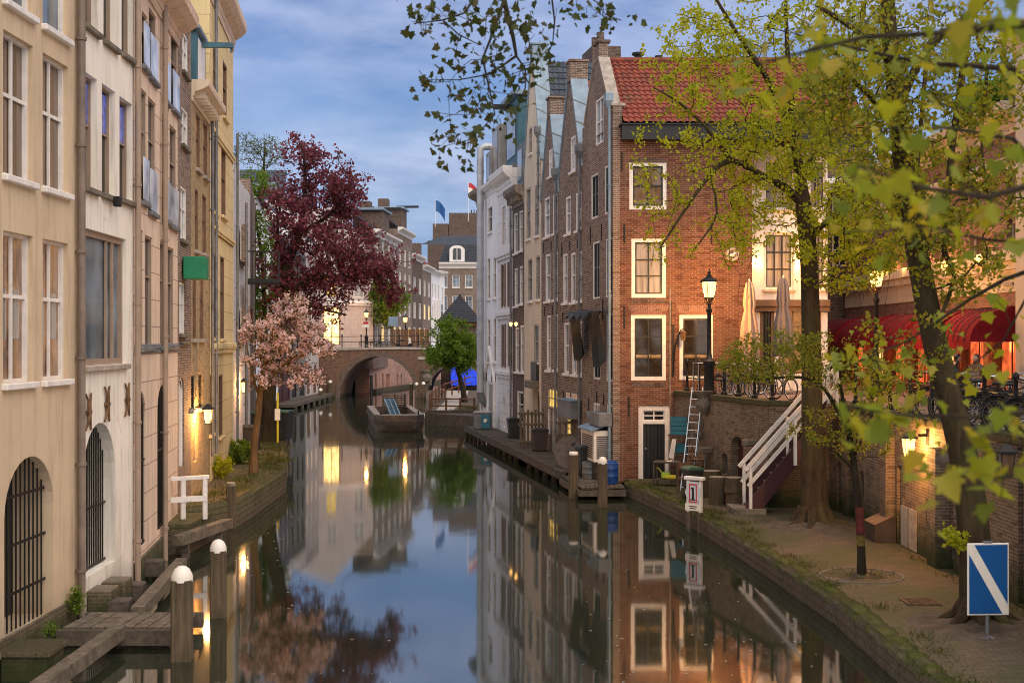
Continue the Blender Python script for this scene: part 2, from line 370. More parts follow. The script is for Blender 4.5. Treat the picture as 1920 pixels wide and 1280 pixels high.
def m_glow():
    m = Mat('lamp_glow'); m.t.nodes.remove(m.b); e = N(m.t, 'ShaderNodeEmission'); e.inputs[0].default_value = (1.0, .50, .13, 1); e.inputs[1].default_value = 3.6
    tr = N(m.t, 'ShaderNodeBsdfTransparent'); ms = N(m.t, 'ShaderNodeMixShader'); ms.inputs[0].default_value = .45; m.L(tr.outputs[0], ms.inputs[1]); m.L(e.outputs[0], ms.inputs[2]); m.L(ms.outputs[0], m.out.inputs[0]); return m.m
K['lamp_glow'] = m_glow()
K['tile_red'] = m_tiles('tile_red', (.31, .075, .042), (.19, .045, .03), (.09, .032, .025))
K['tile_blue'] = m_tiles('tile_blue', (.075, .09, .11), (.055, .066, .085), (.03, .035, .045))
K['slate'] = m_tiles('slate', (.045, .05, .06), (.03, .034, .042), (.02, .022, .03))
K['wood_grey'] = m_wood('wood_grey', (.17, .135, .10), (.06, .045, .034), grain=(3, 3, 3), moss=.35)
K['wood_dock'] = m_wood('wood_dock', (.115, .09, .068), (.045, .035, .027), grain=(3, 3, 3), moss=.3)
K['wood_post'] = m_wood('wood_post', (.125, .088, .052), (.04, .028, .018), grain=(9, 9, .5), moss=.25)
K['wood_brown'] = m_wood('wood_brown', (.20, .10, .05), (.09, .045, .025), grain=(4, 4, 1))
K['wood_pale'] = m_wood('wood_pale', (.30, .25, .20), (.12, .09, .07), grain=(4, 4, 1))
K['bin_black'] = m_plain('bin_black', (.022, .022, .022), .5, var=.4)
K['bin_green'] = m_plain('bin_green', (.05, .11, .06), .5, var=.3)
K['reel'] = m_plain('reel', (.12, .098, .085), .7, var=.35)
K['bin_brown'] = m_plain('bin_brown', (.045, .032, .026), .5, var=.3)
K['plastic_blue'] = m_plain('plastic_blue', (.012, .055, .22), .4, var=.2)
K['plastic_teal'] = m_plain('plastic_teal', (.012, .13, .18), .45, var=.2)
K['plastic_yellow'] = m_plain('plastic_yellow', (.60, .48, .03), .45, var=.1)
K['plastic_lime'] = m_plain('plastic_lime', (.35, .50, .04), .45, var=.1)
K['green_paint'] = m_plain('green_paint', (.008, .20, .085), .45, var=.15)
K['sign_blue'] = m_plain('sign_blue', (.004, .075, .25), .45, var=.08)
K['sign_white'] = m_plain('sign_white', (.72, .66, .58), .5, var=.08)
K['sign_cool'] = m_plain('sign_cool', (.50, .53, .58), .5, var=.15)
K['sign_red'] = m_plain('sign_red', (.45, .02, .02), .5, var=.1)
K['tarp'] = m_plain('tarp', (.012, .014, .015), .45, var=.4, bump=.3)
K['awning_red'] = m_plain('awning_red', (.17, .011, .016), .9, var=.3, scale=1.2, spec=.1)
K['parasol_beige'] = m_plain('parasol_beige', (.33, .22, .18), .9, var=.15)
K['parasol_grey'] = m_plain('parasol_grey', (.15, .13, .14), .9, var=.15)
K['rubber'] = m_plain('rubber', (.012, .012, .012), .7, var=.3)
K['chrome'] = m_plain('chrome', (.5, .5, .5), .3, .9, var=.1)
K['clear'] = m_glass('clear', (.52, .54, .56), .15)
K['barge'] = m_plain('barge', (.10, .065, .045), .75, var=.55, scale=2)
K['wood_red'] = m_wood('wood_red', (.20, .065, .035), (.10, .035, .02), grain=(3, 3, 3))
K['lit_pane_blue'] = m_lit('lit_pane_blue', (.09, .14, .60), .34, scale=6)
def m_pub():
    m = Mat('pub'); v, z = m.uz(); o = m.coord(); n = m.noise(o, 3.4, 5, .7, .5)
    def band(c, k): 
        q = m.math('SUBTRACT', 1.0, m.math('MULTIPLY', m.math('ABSOLUTE', m.math('SUBTRACT', z, c)), k)); cl = N(m.t, 'ShaderNodeClamp'); m.L(q, cl.inputs[0]); return cl.outputs[0]
    vo = N(m.t, 'ShaderNodeTexVoronoi'); vo.inputs['Scale'].default_value = 3.2; m.L(v, vo.inputs['Vector'])
    spot = m.math('MULTIPLY', m.math('LESS_THAN', vo.outputs['Distance'], .09), band(4.75, 2.5))
    e = m.math('ADD', m.math('MULTIPLY', m.math('MULTIPLY', band(4.38, 10), m.math('POWER', n, 2.0)), 1.1), m.math('MULTIPLY', spot, 3.0)); e = m.math('ADD', e, m.math('MULTIPLY', m.math('POWER', n, 3.0), .10))
    m.set((.016, .012, .010), .05, 0, .6); m.b.inputs['Emission Color'].default_value = (1, .42, .12, 1); m.L(e, m.b.inputs['Emission Strength']); return m.m
K['pub'] = m_pub()
# ---------------------------------------------------------------- facades with real openings
def arch_poly(u0, u1, z0, z1, rise, n=10, point=0):
    if not rise: return [(u0, z0), (u1, z0), (u1, z1), (u0, z1)]
    c = (u0+u1)/2; h = (u1-u0)/2; pts = [(u0, z0), (u1, z0)]
    for i in range(n+1):
        a = math.pi*i/n; pts.append((c+h*math.cos(a), z1-rise+rise*math.sin(a)**(1 if not point else .85)))
    return pts
def fill(outline, holes):
    vs = []; fs = []; hs = [h for h in holes]
    for pl in [outline]+hs:
        k = len(vs); vs += [Vector((p[0], p[1])) for p in pl]; fs.append(list(range(k, k+len(pl))))
    r = delaunay_2d_cdt(vs, [], fs, 1, 1e-5)
    ov, of, orig = r[0], r[2], r[5]
    return [tuple(p) for p in ov], [f for f, o in zip(of, orig) if o == [0] or (len(o) == 1 and o[0] == 0)]
class Bld:
    def __init__(s, name, label, cat, p0, p1, z0=0.0, wall='brick_brown', group=None, root=None, gap=.012, reveal=.14):
        p0 = Vector((p0[0], p0[1])); p1 = Vector((p1[0], p1[1])); u = (p1-p0).normalized(); p0 = p0+u*gap; p1 = p1-u*gap
        s.p0 = p0; s.u = u; s.W = (p1-p0).length; s.z0 = z0; s.wall = wall; s.holes = []; s.reveal = reveal
        rz = math.atan2(u.y, u.x); s.F = Matrix.Translation((p0.x, p0.y, z0)) @ Matrix.Rotation(rz, 4, 'Z')
        if root is None: s.root = thing(name, label, cat, (p0.x, p0.y, z0), rz, group); s.RF = s.F; s.M = None
        else: s.root = root.root; s.RF = root.RF; s.M = s.RF.inverted() @ s.F
    def at(s, x, y):
        r = (x-960)/F; t = (r*s.p0.y-s.p0.x)/(s.u.x-r*s.u.y); d = s.p0.y+t*s.u.y
        return t, H-(y-640)*d/F-s.z0
    def rect(s, xl, xr, yt, yb):
        u0, zt = s.at(xl, yt); _, zb = s.at(xl, yb); u1, _ = s.at(xr, yt)
        if u1 < u0: u0, u1 = u1, u0
        return u0, u1, zb, zt
    def part(s, mb, name, mat, parent=None, smooth=False):
        return mb.build(name, K[mat] if isinstance(mat, str) else mat, parent or s.root, smooth, s.M)
    def win(s, xl=None, xr=None, yt=None, yb=None, r=None, frame='white_paint', glass='glass', reveal=None, fw=.07, v=(.5,), h=(.55,), bw=.045,
            arch=0, sill=None, trim=None, name='window', sash=None, sfw=.05, out=0.0, panel=None):
        u0, u1, z0, z1 = r or s.rect(xl, xr, yt, yb)
        rv = s.reveal if reveal is None else reveal
        hole = arch_poly(u0, u1, z0, z1, arch); s.holes.append((hole, rv))
        c = Vector(((u0+u1)/2, (z0+z1)/2))
        def ring(mb, a, b, y0, y1):
            n = len(a); vs = []
            for pl, y in ((a, y0), (b, y0), (b, y1), (a, y1)): vs += [(p[0], y, p[1]) for p in pl]
            fs = []
            for q in range(3):
                for i in range(n):
                    j = (i+1) % n; fs.append((q*n+i, q*n+j, (q+1)*n+j, (q+1)*n+i))
            mb.add(vs, fs)
        def inset(pl, d):
            w, hh = (u1-u0)/2, (z1-z0)/2; kx, kz = max(.05, (w-d)/w), max(.05, (hh-d)/hh)
            return [(c.x+(p[0]-c.x)*kx, c.y+(p[1]-c.y)*kz) for p in pl]
        y0 = rv-.05+out
        f = MB(); inn = inset(hole, fw); ring(f, inset(hole, -.0), inn, y0, y0+.10)
        bars = MB()
        def addbars(mb, d, y):
            a0, a1, b0, b1 = u0+d, u1-d, z0+d, z1-d
            for q in v: x = a0+(a1-a0)*q; mb.box(x-bw/2, x+bw/2, y, y+.04, b0, b1-(arch*.6 if arch else 0))
            for q in h:
                z = b1-(b1-b0)*q; mb.box(a0, a1, y+.003, y+.043, z-bw/2, z+bw/2)
        if sash is None: addbars(f, fw, y0+.02)
        o = s.part(f, name, frame)
        if sash:
            b = MB(); ring(b, inn, inset(hole, fw+sfw), y0+.035, y0+.085); addbars(b, fw+sfw, y0+.04); s.part(b, 'sash', sash, o)
        g = MB(); pl = inset(hole, fw*.8); zoff = y0+.075
        g.add([(p[0], zoff, p[1]) for p in pl], [tuple(range(len(pl)))]); s.part(g, 'pane', glass, o)
        if panel:      # solid lower panel
            p = MB(); p.box(u0+fw, u1-fw, y0+.02, y0+.07, z0+fw, z0+(z1-z0)*panel[0]); s.part(p, 'panel', panel[1], o)
        if sill:
            q = MB(); q.cbox(u0-.06, u1+.06, -.10, rv-.052, z0-.11, z0-.004, .015); s.part(q, 'sill', sill, o)
        return o
    def grille(s, xl, xr, yt, yb, arch=.5, reveal=.3, n=9, name='barred_window', hb=(.3, .6), mat='iron', r=None, back='dark_paint', slat=False, point=0, sink=.22):
        u0, u1, z0, z1 = r or s.rect(xl, xr, yt, yb); hole = arch_poly(u0, u1, z0, z1, arch, 14, point); s.holes.append((hole, reveal+.25))
        m = MB(); y = sink
        def top(x):
            if not arch: return z1
            q = max(-1, min(1, (x-(u0+u1)/2)/((u1-u0)/2))); return z1-arch+arch*math.sqrt(max(0, 1-q*q))**(.85 if point else 1)
        for i in range(n):
            x = u0+.04+(u1-u0-.08)*(i+.5)/n; m.tube([(x, y, z0+.01), (x, y, top(x)-.01)], .016 if not slat else .022, 6)
        for q in hb: z = z0+(z1-z0)*q; m.box(u0+.01, u1-.01, y-.03, y-.022, z-.025, z+.025)
        o = s.part(m, name, mat)
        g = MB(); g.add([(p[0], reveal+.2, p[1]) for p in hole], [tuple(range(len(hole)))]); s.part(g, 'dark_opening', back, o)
        return o
    def door(s, xl=None, xr=None, yt=None, yb=None, r=None, frame='white_paint', leaf='black_paint', fw=.12, trans=0.0, arch=0, reveal=.12, planks=5, trim_out=.0):
        u0, u1, z0, z1 = r or s.rect(xl, xr, yt, yb); hole = arch_poly(u0, u1, z0, z1, arch); s.holes.append((hole, reveal))
        m = MB(); y0 = reveal-.08-trim_out; zt = z1-fw-trans
        m.box(u0, u0+fw, y0, reveal+.02, z0, z1-arch*.5); m.box(u1-fw, u1, y0, reveal+.02, z0, z1-arch*.5)
        if arch: 
            pl = [p for p in hole if p[1] > z1-arch-.01]; q = [((u0+u1)/2+(p[0]-(u0+u1)/2)*(1-2*fw/(u1-u0)), p[1]-fw*.8) for p in pl]
            for i in range(len(pl)-1): m.add([(pl[i][0], y0, pl[i][1]), (pl[i+1][0], y0, pl[i+1][1]), (q[i+1][0], y0, q[i+1][1]), (q[i][0], y0, q[i][1])], [(0, 1, 2, 3)])
        else: m.box(u0+fw, u1-fw, y0, reveal+.02, z1-fw, z1)
        if trans: m.box(u0+fw, u1-fw, y0, reveal+.02, zt-.05, zt+.05)
        o = s.part(m, 'door', frame)
        l = MB(); n = planks; ww = (u1-u0-2*fw)/n; top = zt-.05 if trans else z1-(fw if not arch else .02)
        for i in range(n): l.cbox(u0+fw+ww*i+.004, u0+fw+ww*(i+1)-.004, reveal-.04, reveal+.01, z0+.02, top-(arch*.35*abs(i-(n-1)/2)/n*2 if arch else 0), .006)
        l.box(u0+fw, u1-fw, reveal+.004, reveal+.03, z0+.02, top-arch*.3); s.part(l, 'leaf', leaf, o)
        k = MB(); k.ball((u0+fw+.09, reveal-.08, z0+1.05), .035); s.part(k, 'handle', 'chrome', o)
        if trans:
            t = MB(); a0, a1, b0, b1 = u0+fw, u1-fw, zt+.05, z1-fw
            t.box(a0, a1, reveal-.03, reveal+.0, b0, b0+.05); t.box(a0, a1, reveal-.03, reveal, b1-.05, b1)
            for q in (a0, (a0+a1)/2-.02, a1-.04): t.box(q, q+.04, reveal-.033, reveal-.002, b0+.05, b1-.05)
            t.box(a0+.04, a1-.04, reveal-.029, reveal-.006, (b0+b1)/2-.018, (b0+b1)/2+.018); f = s.part(t, 'transom_window', frame)
            g = MB(); g.add([(a0, reveal-.012, b0), (a1, reveal-.012, b0), (a1, reveal-.012, b1), (a0, reveal-.012, b1)], [(0, 1, 2, 3)]); s.part(g, 'pane', 'glass', f)
        return o
    def anchor(s, x, y0, y1, n=None):
        u, za = s.at(x, y0); _, zb = s.at(x, y1)
        m = MB(); m.box(u-.022, u+.022, -.035, .0, zb, za); return s.part(m, 'wall_anchor', 'iron')
    def pipe(s, x, y0, y1, r=.05, mat='zinc_dull', out=.11, rings=4, hopper=False, foot=False, u=None):
        uu, za = s.at(x, y0); _, zb = s.at(x, y1)
        if u is not None: uu = u
        m = MB(); pts = [(uu, -out, za), (uu, -out, zb)]
        if foot: pts = [(uu, -out, za), (uu, -out, zb+.15), (uu+.02, -out-.08, zb+.02), (uu+.06, -out-.22, zb-.05)]
        m.tube(pts, r, 10)
        for i in range(rings):
            z = zb+(za-zb)*(i+.5)/rings; m.tube([(uu, -out, z-.03), (uu, -out, z+.03)], r*1.3, 10); m.box(uu-.015, uu+.015, -out, .0, z-.015, z+.015)
        o = s.part(m, 'downpipe', mat, None, True)
        if hopper: q = MB(); q.lathe([(.06, -.1), (.17, .12), (.19, .16), (.19, .42), (.16, .44)], (uu, -out-.02, za), 4); s.part(q, 'rain_hopper', mat, o)
        return o
    def band(s, x0, x1, y, t, proud=.06, name='ledge', mat='plaster_offwhite', u=None, z=None):
        if u is None: u0, zz = s.at(x0, y); u1, _ = s.at(x1, y)
        else: u0, u1 = u; zz = z
        if z is not None: zz = z
        u0, u1 = sorted((u0, u1)); m = MB(); m.cbox(u0, u1, -proud, -.004, zz-t, zz, .02); m.box(u0, u1, -proud*.6, -.004, zz-t*1.7, zz-t-.004); return s.part(m, name, mat)
    def cornice(s, z, u=None, proud=.45, hgt=.7, mat='white_paint', brackets=0, name='cornice', y=-.004):
        u0, u1 = u or (0.0, s.W); m = MB()
        prof = [(0, 0), (-.08, 0), (-.08, .22), (-.16, .26), (-.18, .42), (-.62, .55), (-.95, .72), (-1, .9), (-1, 1), (0, 1)]
        pts = [(p[0]*proud+y, z+p[1]*hgt) for p in prof]; n = len(pts)
        m.add([(u0, a, b) for a, b in pts]+[(u1, a, b) for a, b in pts], [(i, (i+1) % n, n+(i+1) % n, n+i) for i in range(n)]+[tuple(range(n)), tuple(range(n, 2*n))[::-1]])
        for i in range(brackets):
            x = u0+.1+(u1-u0-.2)*(i+.5)/brackets; m.box(x-.06, x+.06, -proud*.7, y-.02, z+hgt*.2, z+hgt*.53)
        return s.part(m, name, mat)
    def finish(s, h, depth=7.0, outline=None, ext=None, skip=(), sides=True, back=True):
        W = s.W; ol = outline or [(0, 0), (W, 0), (W, h), (0, h)]; s.h = h; s.depth = depth
        ex = ext or (0.0, depth); m = MB()
        v2, fs = fill(ol, [q[0] for q in s.holes]); m.add([(p[0], 0, p[1]) for p in v2], fs)
        for pl, rv in s.holes:
            n = len(pl); m.add([(p[0], 0, p[1]) for p in pl]+[(p[0], rv, p[1]) for p in pl], [(i, (i+1) % n, n+(i+1) % n, n+i) for i in range(n)])
        if sides:
            n = len(ol); m.add([(p[0], 0, p[1]) for p in ol]+[(p[0]+ex[0], ex[1], p[1]) for p in ol], [(i, (i+1) % n, n+(i+1) % n, n+i) for i in range(n) if i not in skip and i != 0])
            if back: m.add([(p[0]+ex[0], ex[1], p[1]) for p in ol], [tuple(range(n))])
        # keep the faces as they are: outward side does not matter for opaque walls
        if s.M is not None: m.xf(s.M)
        me = bpy.data.meshes.new('wall'); me.from_pydata(m.v, [], m.f); me.update()
        o = bpy.data.objects.new('wall', me); COL.objects.link(o); me.materials.append(K[s.wall]); o.parent = s.root; return o
def tile_sheet(a, b, c, d, tw=.24, tl=.30, amp=.045, lift=.03, res=6):
    """pantiles over the quad a-b (eave) d-c (ridge)"""
    a, b, c, d = map(Vector, (a, b, c, d)); eu = ((b-a).length+(c-d).length)/2; ev = (d-a).length
    nrm = (b-a).cross(d-a).normalized()
    if nrm.z < 0: nrm = -nrm
    nu = max(2, round(eu/tw)); nv = max(2, round(ev/tl)); vs = []; fs = []
    cols = nu*res+1; rows = []
    for j in range(nv): rows += [(j/nv, 1.0), ((j+.97)/nv, .0)]
    for t, hh in rows:
        l = a.lerp(d, t); r_ = b.lerp(c, t)
        for i in range(cols):
            ph = (i % res)/res; wv = math.sin(2*math.pi*ph)*.5+.5*math.sin(4*math.pi*ph+.8)*.35
            vs.append(l.lerp(r_, i/(cols-1))+nrm*(lift+amp*wv+.04*hh))
    for j in range(len(rows)-1):
        for i in range(cols-1): fs.append((j*cols+i, j*cols+i+1, (j+1)*cols+i+1, (j+1)*cols+i))
    return MB().add(vs, fs)
def plate(a, b, c, d, t=.03):
    a, b, c, d = map(Vector, (a, b, c, d)); n = (b-a).cross(d-a).normalized()*t
    return MB().add([a, b, c, d, a+n, b+n, c+n, d+n], [(0, 3, 2, 1), (4, 5, 6, 7), (0, 1, 5, 4), (1, 2, 6, 5), (2, 3, 7, 6), (3, 0, 4, 7)])
# ================================================================ THE SETTING
def m_water():
    m = Mat('water'); o = m.coord(); n1 = m.noise(o, .30, 3, .5, .2, (1, .55, 1)); n2 = m.noise(o, 2.2, 3, .6, .3, (1, .6, 1))
    b = m.math('ADD', n1, m.math('MULTIPLY', n2, .10))
    m.set(m.ramp(m.noise(o, .12, 4), [(.3, (.010, .014, .008)), (.7, (.022, .028, .015))]), .045, 0, .5); m.b.inputs['IOR'].default_value = 4.0
    m.bump(b, .10, .05); return m.m
K['water'] = m_water()
def m_paving():
    m = Mat('clinker_paving'); o = m.coord(); b = N(m.t, 'ShaderNodeTexBrick'); mp = N(m.t, 'ShaderNodeMapping'); mp.inputs['Rotation'].default_value = (0, 0, .12); m.L(o, mp.inputs[0]); m.L(mp.outputs[0], b.inputs['Vector'])
    b.inputs['Scale'].default_value = 1; b.inputs['Brick Width'].default_value = .21; b.inputs['Row Height'].default_value = .075; b.inputs['Mortar Size'].default_value = .009
    b.inputs['Color1'].default_value = (.155, .104, .064, 1); b.inputs['Color2'].default_value = (.10, .07, .046, 1); b.inputs['Mortar'].default_value = (.04, .036, .02, 1)
    n = m.noise(o, .9, 6, .65); f = m.noise(o, 6, 5, .7); g = m.noise(o, .45, 6, .7)
    col = m.mix(m.ramp(n, [(.40, (0, 0, 0)), (.72, (.75,)*3)]), b.outputs[0], (.085, .076, .045))
    col = m.mix(m.ramp(g, [(.43, (0, 0, 0)), (.60, (.8,)*3)]), col, (.055, .062, .018))
    col = m.mix(m.ramp(f, [(.4, (0, 0, 0)), (.75, (.45,)*3)]), col, (.045, .036, .025))
    m.set(col, .85, 0, .3); m.bump(m.math('ADD', m.math('MULTIPLY', b.outputs[1], -1), m.math('MULTIPLY', n, 2.5)), .6, .02); return m.m
def m_mossy(name, moss=.9):
    m = Mat(name); o = m.coord(); v, z = m.uz(); n = m.noise(o, 2.6, 7, .7); f = m.noise(o, 14, 5, .7); n = m.math('ADD', n, m.math('MULTIPLY', m.math('SUBTRACT', z, .42), 1.1))
    col = m.ramp(f, [(.3, (.06, .048, .032)), (.7, (.15, .12, .085))])
    col = m.mix(m.ramp(n, [(.42, (0, 0, 0)), (.60, (moss,)*3)]), col, (.065, .078, .014))
    b = N(m.t, 'ShaderNodeTexBrick'); m.L(v, b.inputs['Vector']); b.inputs['Scale'].default_value = 1; b.inputs['Brick Width'].default_value = .62; b.inputs['Row Height'].default_value = .16; b.inputs['Mortar Size'].default_value = .016; col = m.mix(m.math('MULTIPLY', b.outputs[1], .4), col, (.025, .022, .014))
    m.set(col, .95, 0, .1); m.bump(m.math('SUBTRACT', m.math('ADD', f, n), m.math('MULTIPLY', b.outputs[1], .8)), .9, .03); return m.m
K['paving'] = m_paving(); K['mossy'] = m_mossy('mossy_stone'); K['mossy_low'] = m_mossy('mossy_brick', .35)
K['earth'] = m_plain('earth', (.075, .052, .032), .95, var=.5, scale=4, bump=.8)
K['street'] = m_plain('street', (.16, .105, .08), .85, var=.3, scale=1.5)
Q = 1   # one unit
structure(MB().add([(-400, -60, 0), (400, -60, 0), (400, 600, 0), (-400, 600, 0)], [(0, 1, 2, 3)]).build('water', K['water']))
# ---- right hand quay, low level z = .48
ZQ = .48
edge = [(5.75, -5), (5.85, 12), (5.92, 19.6), (5.98, 23.4), (5.72, 27.7), (5.45, 31.5), (5.17, 34.9), (4.7, 38.5), (4.1, 42), (3.8, 43.6)]
pav = [(x+.33, y) for x, y in edge]+[(3.9, 44.5), (8.5, 44.6), (11, 44.6), (11, -5)]
structure(MB().prism(pav, -.6, ZQ).build('quay_paving', K['paving']))
def quay_edge(pts, wid, z0, z1, name, mat, seed, side=1, rough=.02):
    rng = random.Random(seed); fine = []
    for a, b in zip(pts[:-1], pts[1:]):
        a, b = Vector(a), Vector(b); n = max(1, int((b-a).length/.22)); fine += [a.lerp(b, i/n) for i in range(n)]
    fine.append(Vector(pts[-1])); m = MB(); vs = []; fs = []
    for i, p in enumerate(fine):
        t = (fine[min(i+1, len(fine)-1)]-fine[max(i-1, 0)]).normalized(); nn = Vector((t.y, -t.x))*side
        j = lambda k=1: rng.uniform(-rough, rough)*k
        prof = [(0.02+j(.6), z0), (0.0+j(), z0+(z1-z0)*.45), (j(), z1-.05), (.07+j(), z1+.03+j(.7)), (wid*.55+j(), z1+.04+j(.8)), (wid+j(.6), z1+.012+j(.3)), (wid+.12, z1-.05)]
        for o, z in prof: vs.append((p.x+nn.x*o, p.y+nn.y*o, z))
    k = 7
    for i in range(len(fine)-1):
        for q in range(k-1): fs.append((i*k+q, i*k+q+1, (i+1)*k+q+1, (i+1)*k+q))
    return m.add(vs, fs).build(name, K[mat], None, True)
structure(quay_edge(edge, .45, -.5, .46, 'quay_edge', 'mossy', 3))
# ---- left hand wharf, z = .8
ZL = .80
ledge_ = [(-8.75, 33.6), (-7.75, 36.3), (-7.72, 38), (-7.85, 44.4), (-8.9, 50.7), (-10.1, 57), (-11.8, 66.6), (-15.2, 83), (-18.2, 100)]
wharf = [(x-.2, y) for x, y in ledge_]+[(-24, 100), (-24, 60), (-12, 48), (-9.6, 40.5), (-8.9, 34.0)]
structure(MB().prism(wharf, -.6, ZL).build('wharf_paving', K['paving']))
structure(quay_edge(ledge_, .40, -.5, .78, 'wharf_edge', 'mossy_low', 5, side=-1, rough=.022))
# ---- upper street on the right, z = 3.48, behind the quay walls
ZS = 3.48
street = [(9.30, -8), (9.30, 36.9), (7.35, 36.9), (5.75, 44.2), (8.4, 44.3), (8.4, 46), (11.5, 46), (11.5, 140), (120, 140), (120, -8)]
structure(MB().prism(street, 2.9, ZS).build('street', K['street']))
# ---- land behind the left and far houses
structure(MB().prism([(-200, 124), (-17.6, 124.5), (-14, 129), (-10.4, 188), (-3, 188), (60, 300), (60, 500), (-200, 500)], 2.5, 4.42).build('far_street', K['street']))
structure(MB().prism([(-5.5, 81), (-2.3, 77.5), (60, 77.5), (60, 180), (-2.0, 180), (-2.4, 119), (-7.85, 119), (-7.5, 111), (-6.7, 100)], -.5, .72).build('far_bank', K['earth']))
# ---- walls of the quay: real openings, brackets
def quay_wall(name, label, p0, p1, z0=ZQ):
    b = Bld(name, label, 'wall', p0, p1, z0, 'brick_quay', gap=0); return b
qa = quay_wall('quay_wall', 'brick quay wall under the lit street lamp, from the corner house to the stairs', (5.64, 44.35), (7.35, 36.72))
qa.door(1370, 1394, 816, 903, leaf='maroon', frame='brick_quay', fw=.03, arch=.35, reveal=.28, planks=3)
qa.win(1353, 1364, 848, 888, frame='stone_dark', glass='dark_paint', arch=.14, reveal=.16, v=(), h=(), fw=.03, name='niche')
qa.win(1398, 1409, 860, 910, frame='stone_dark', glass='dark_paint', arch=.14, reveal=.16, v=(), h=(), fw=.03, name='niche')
for x, y in ((1315, 815), (1334, 843), (1258, 798), (1418, 829)):
    u, z = qa.at(x, y); m = MB(); m.cbox(u-.16, u+.16, -.40, .0, z-.11, z+.09, .03); m.box(u+.2, u+.24, -.03, -.0, z+.1, z+.5); qa.part(m, 'corbel_stone', 'stone_dark')
u, z = qa.at(1327, 757); m = MB(); m.lathe([(.04, -.35), (.2, -.2), (.26, 0), (.2, .2), (.30, .32), (.34, .42)], (u, -.12, z), 8); m.ball((u, -.30, z-.02), .12); m.box(u-.1, u+.1, -.36, -.2, z-.2, z-.12); qa.part(m, 'carved_corbel', 'stone_dark', None, True)
qa.finish(2.98, .8, skip=(1,))
m = MB(); m.cbox(-.02, qa.W+.05, -.06, .45, 2.90, 3.06, .02); qa.part(m, 'coping', 'mossy_low')
qb = quay_wall('quay_wall', 'short brick quay wall facing the viewer behind the maroon stairs', (7.36, 36.70), (9.12, 36.70))
qb.finish(2.98, .8); m = MB(); m.cbox(.0, qb.W, -.04, .4, 2.92, 3.05, .02); qb.part(m, 'coping', 'mossy_low')
qc = quay_wall('quay_wall', 'long brick quay wall on the right, under the street with the parked bicycles', (9.10, 36.68), (9.10, 4))
qc.win(1650, 1665, 850, 955, frame='brown_paint', glass='glass', arch=.2, reveal=.25, v=(.5,), h=(.4,), fw=.06)
qc.win(1736, 1752, 935, 982, frame='brown_paint', glass='glass', reveal=.2, v=(), h=(.5,), fw=.05)
qc.win(1612, 1620, 880, 938, frame='brown_paint', glass='dark_paint', arch=.2, reveal=.25, v=(), h=(), fw=.05)
qc.win(1570, 1578, 862, 960, frame='brown_paint', glass='dark_paint', arch=.2, reveal=.25, v=(), h=(), fw=.05)
qc.door(1588, 1602, 850, 985, leaf='dark_paint', frame='brick_quay', fw=.03, reveal=.3, planks=3)
qc.door(1775, 1787, 860, 1068, leaf='black_paint', frame='brick_quay', fw=.03, reveal=.35, planks=4)
qc.door(1682, 1690, 872, 1012, leaf='dark_paint', frame='brick_quay', fw=.03, reveal=.2, planks=3)
qc.door(1908, 1919, 880, 1130, leaf='dark_paint', frame='brick_quay', fw=.03, reveal=.2, planks=3)
for x, w_ in ((1672, .5), (1765, .55)):
    u, _ = qc.at(x, 900); m = MB(); m.box(u-w_/2, u+w_/2, -.22, -.003, 0, 2.5); qc.part(m, 'pilaster', 'brick_quay')
u, z = qc.at(1712, 1035); m = MB(); m.box(u-.3, u+.28, -.03, -.003, 0.03, .95); qc.part(m, 'white_panel', 'stone')
u, z = qc.at(1698, 1025); m = MB(); m.box(u-.28, u+.3, -.03, -.003, .03, .95); qc.part(m, 'grey_panel', 'grey_paint')
u, z = qc.at(1835, 852); m = MB(); m.beam((u+.4, -.02, z+.18), (u-.1, -.75, z-.12), .22, .16); qc.part(m, 'stone_spout', 'stone_dark')
qc.finish(2.98, .9)
m = MB(); m.cbox(.0, qc.W, -.05, .5, 2.9, 3.07, .02); qc.part(m, 'coping', 'mossy_low')

# ================================================================ LEFT ROW OF HOUSES
A = (-8.05, 13.5); A1 = (-7.9, 23.3); A2 = (-8.0, 27.05); A3 = (-8.75, 33.5); A4 = (-9.05, 36.1); A5 = (-9.56, 40.5); A6 = (-10.43, 47.9)
# 1 tan plaster house
b = Bld('canal_house', 'tan plastered canal house nearest the viewer on the left, with an arched barred cellar window', 'house', A, A1, 0, 'plaster_tan', reveal=.14)
kw = dict(frame='white_paint', v=(.5,), h=(.42,), fw=.055, bw=.06, glass='glass_amber', sill='white_paint')
us = [b.rect(80, 128, 447, 713), b.rect(6, 57, 436, 716)]; du = us[0][0]-us[1][0]
cols = [(us[0][0]-du*k, us[0][1]-du*k) for k in range(4)]
for i, (c0, c1) in enumerate(cols):
    for j, (zb, zt) in enumerate(((us[0][2], us[0][3]), (7.86, 10.12), (10.6, 12.75))):
        o = b.win(r=(c0, c1, zb, zt), **{**kw, 'glass': ('glass_glow', 'glass_amber', 'glass_pale')[j], 'v': (.5,) if j != 2 else (), 'sill': 'white_paint'})
        if j == 0:
            m = MB(); uc = (c0+c1)/2
            for q in (-.25, .28): m.box(uc+q-.13, uc+q+.13, .158, .161, zb+.7, zb+1.5)
            b.part(m, 'curtain', 'glass_curtain', o)
ug = b.rect(8, 100, 873, 1222)
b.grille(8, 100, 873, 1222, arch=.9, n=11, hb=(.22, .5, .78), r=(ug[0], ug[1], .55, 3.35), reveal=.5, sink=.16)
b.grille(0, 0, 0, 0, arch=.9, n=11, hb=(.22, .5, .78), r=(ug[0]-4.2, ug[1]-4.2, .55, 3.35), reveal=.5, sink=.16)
b.pipe(147, -220, 1165, r=.075, mat='taupe_dark', rings=7, foot=True, u=b.W-.12)
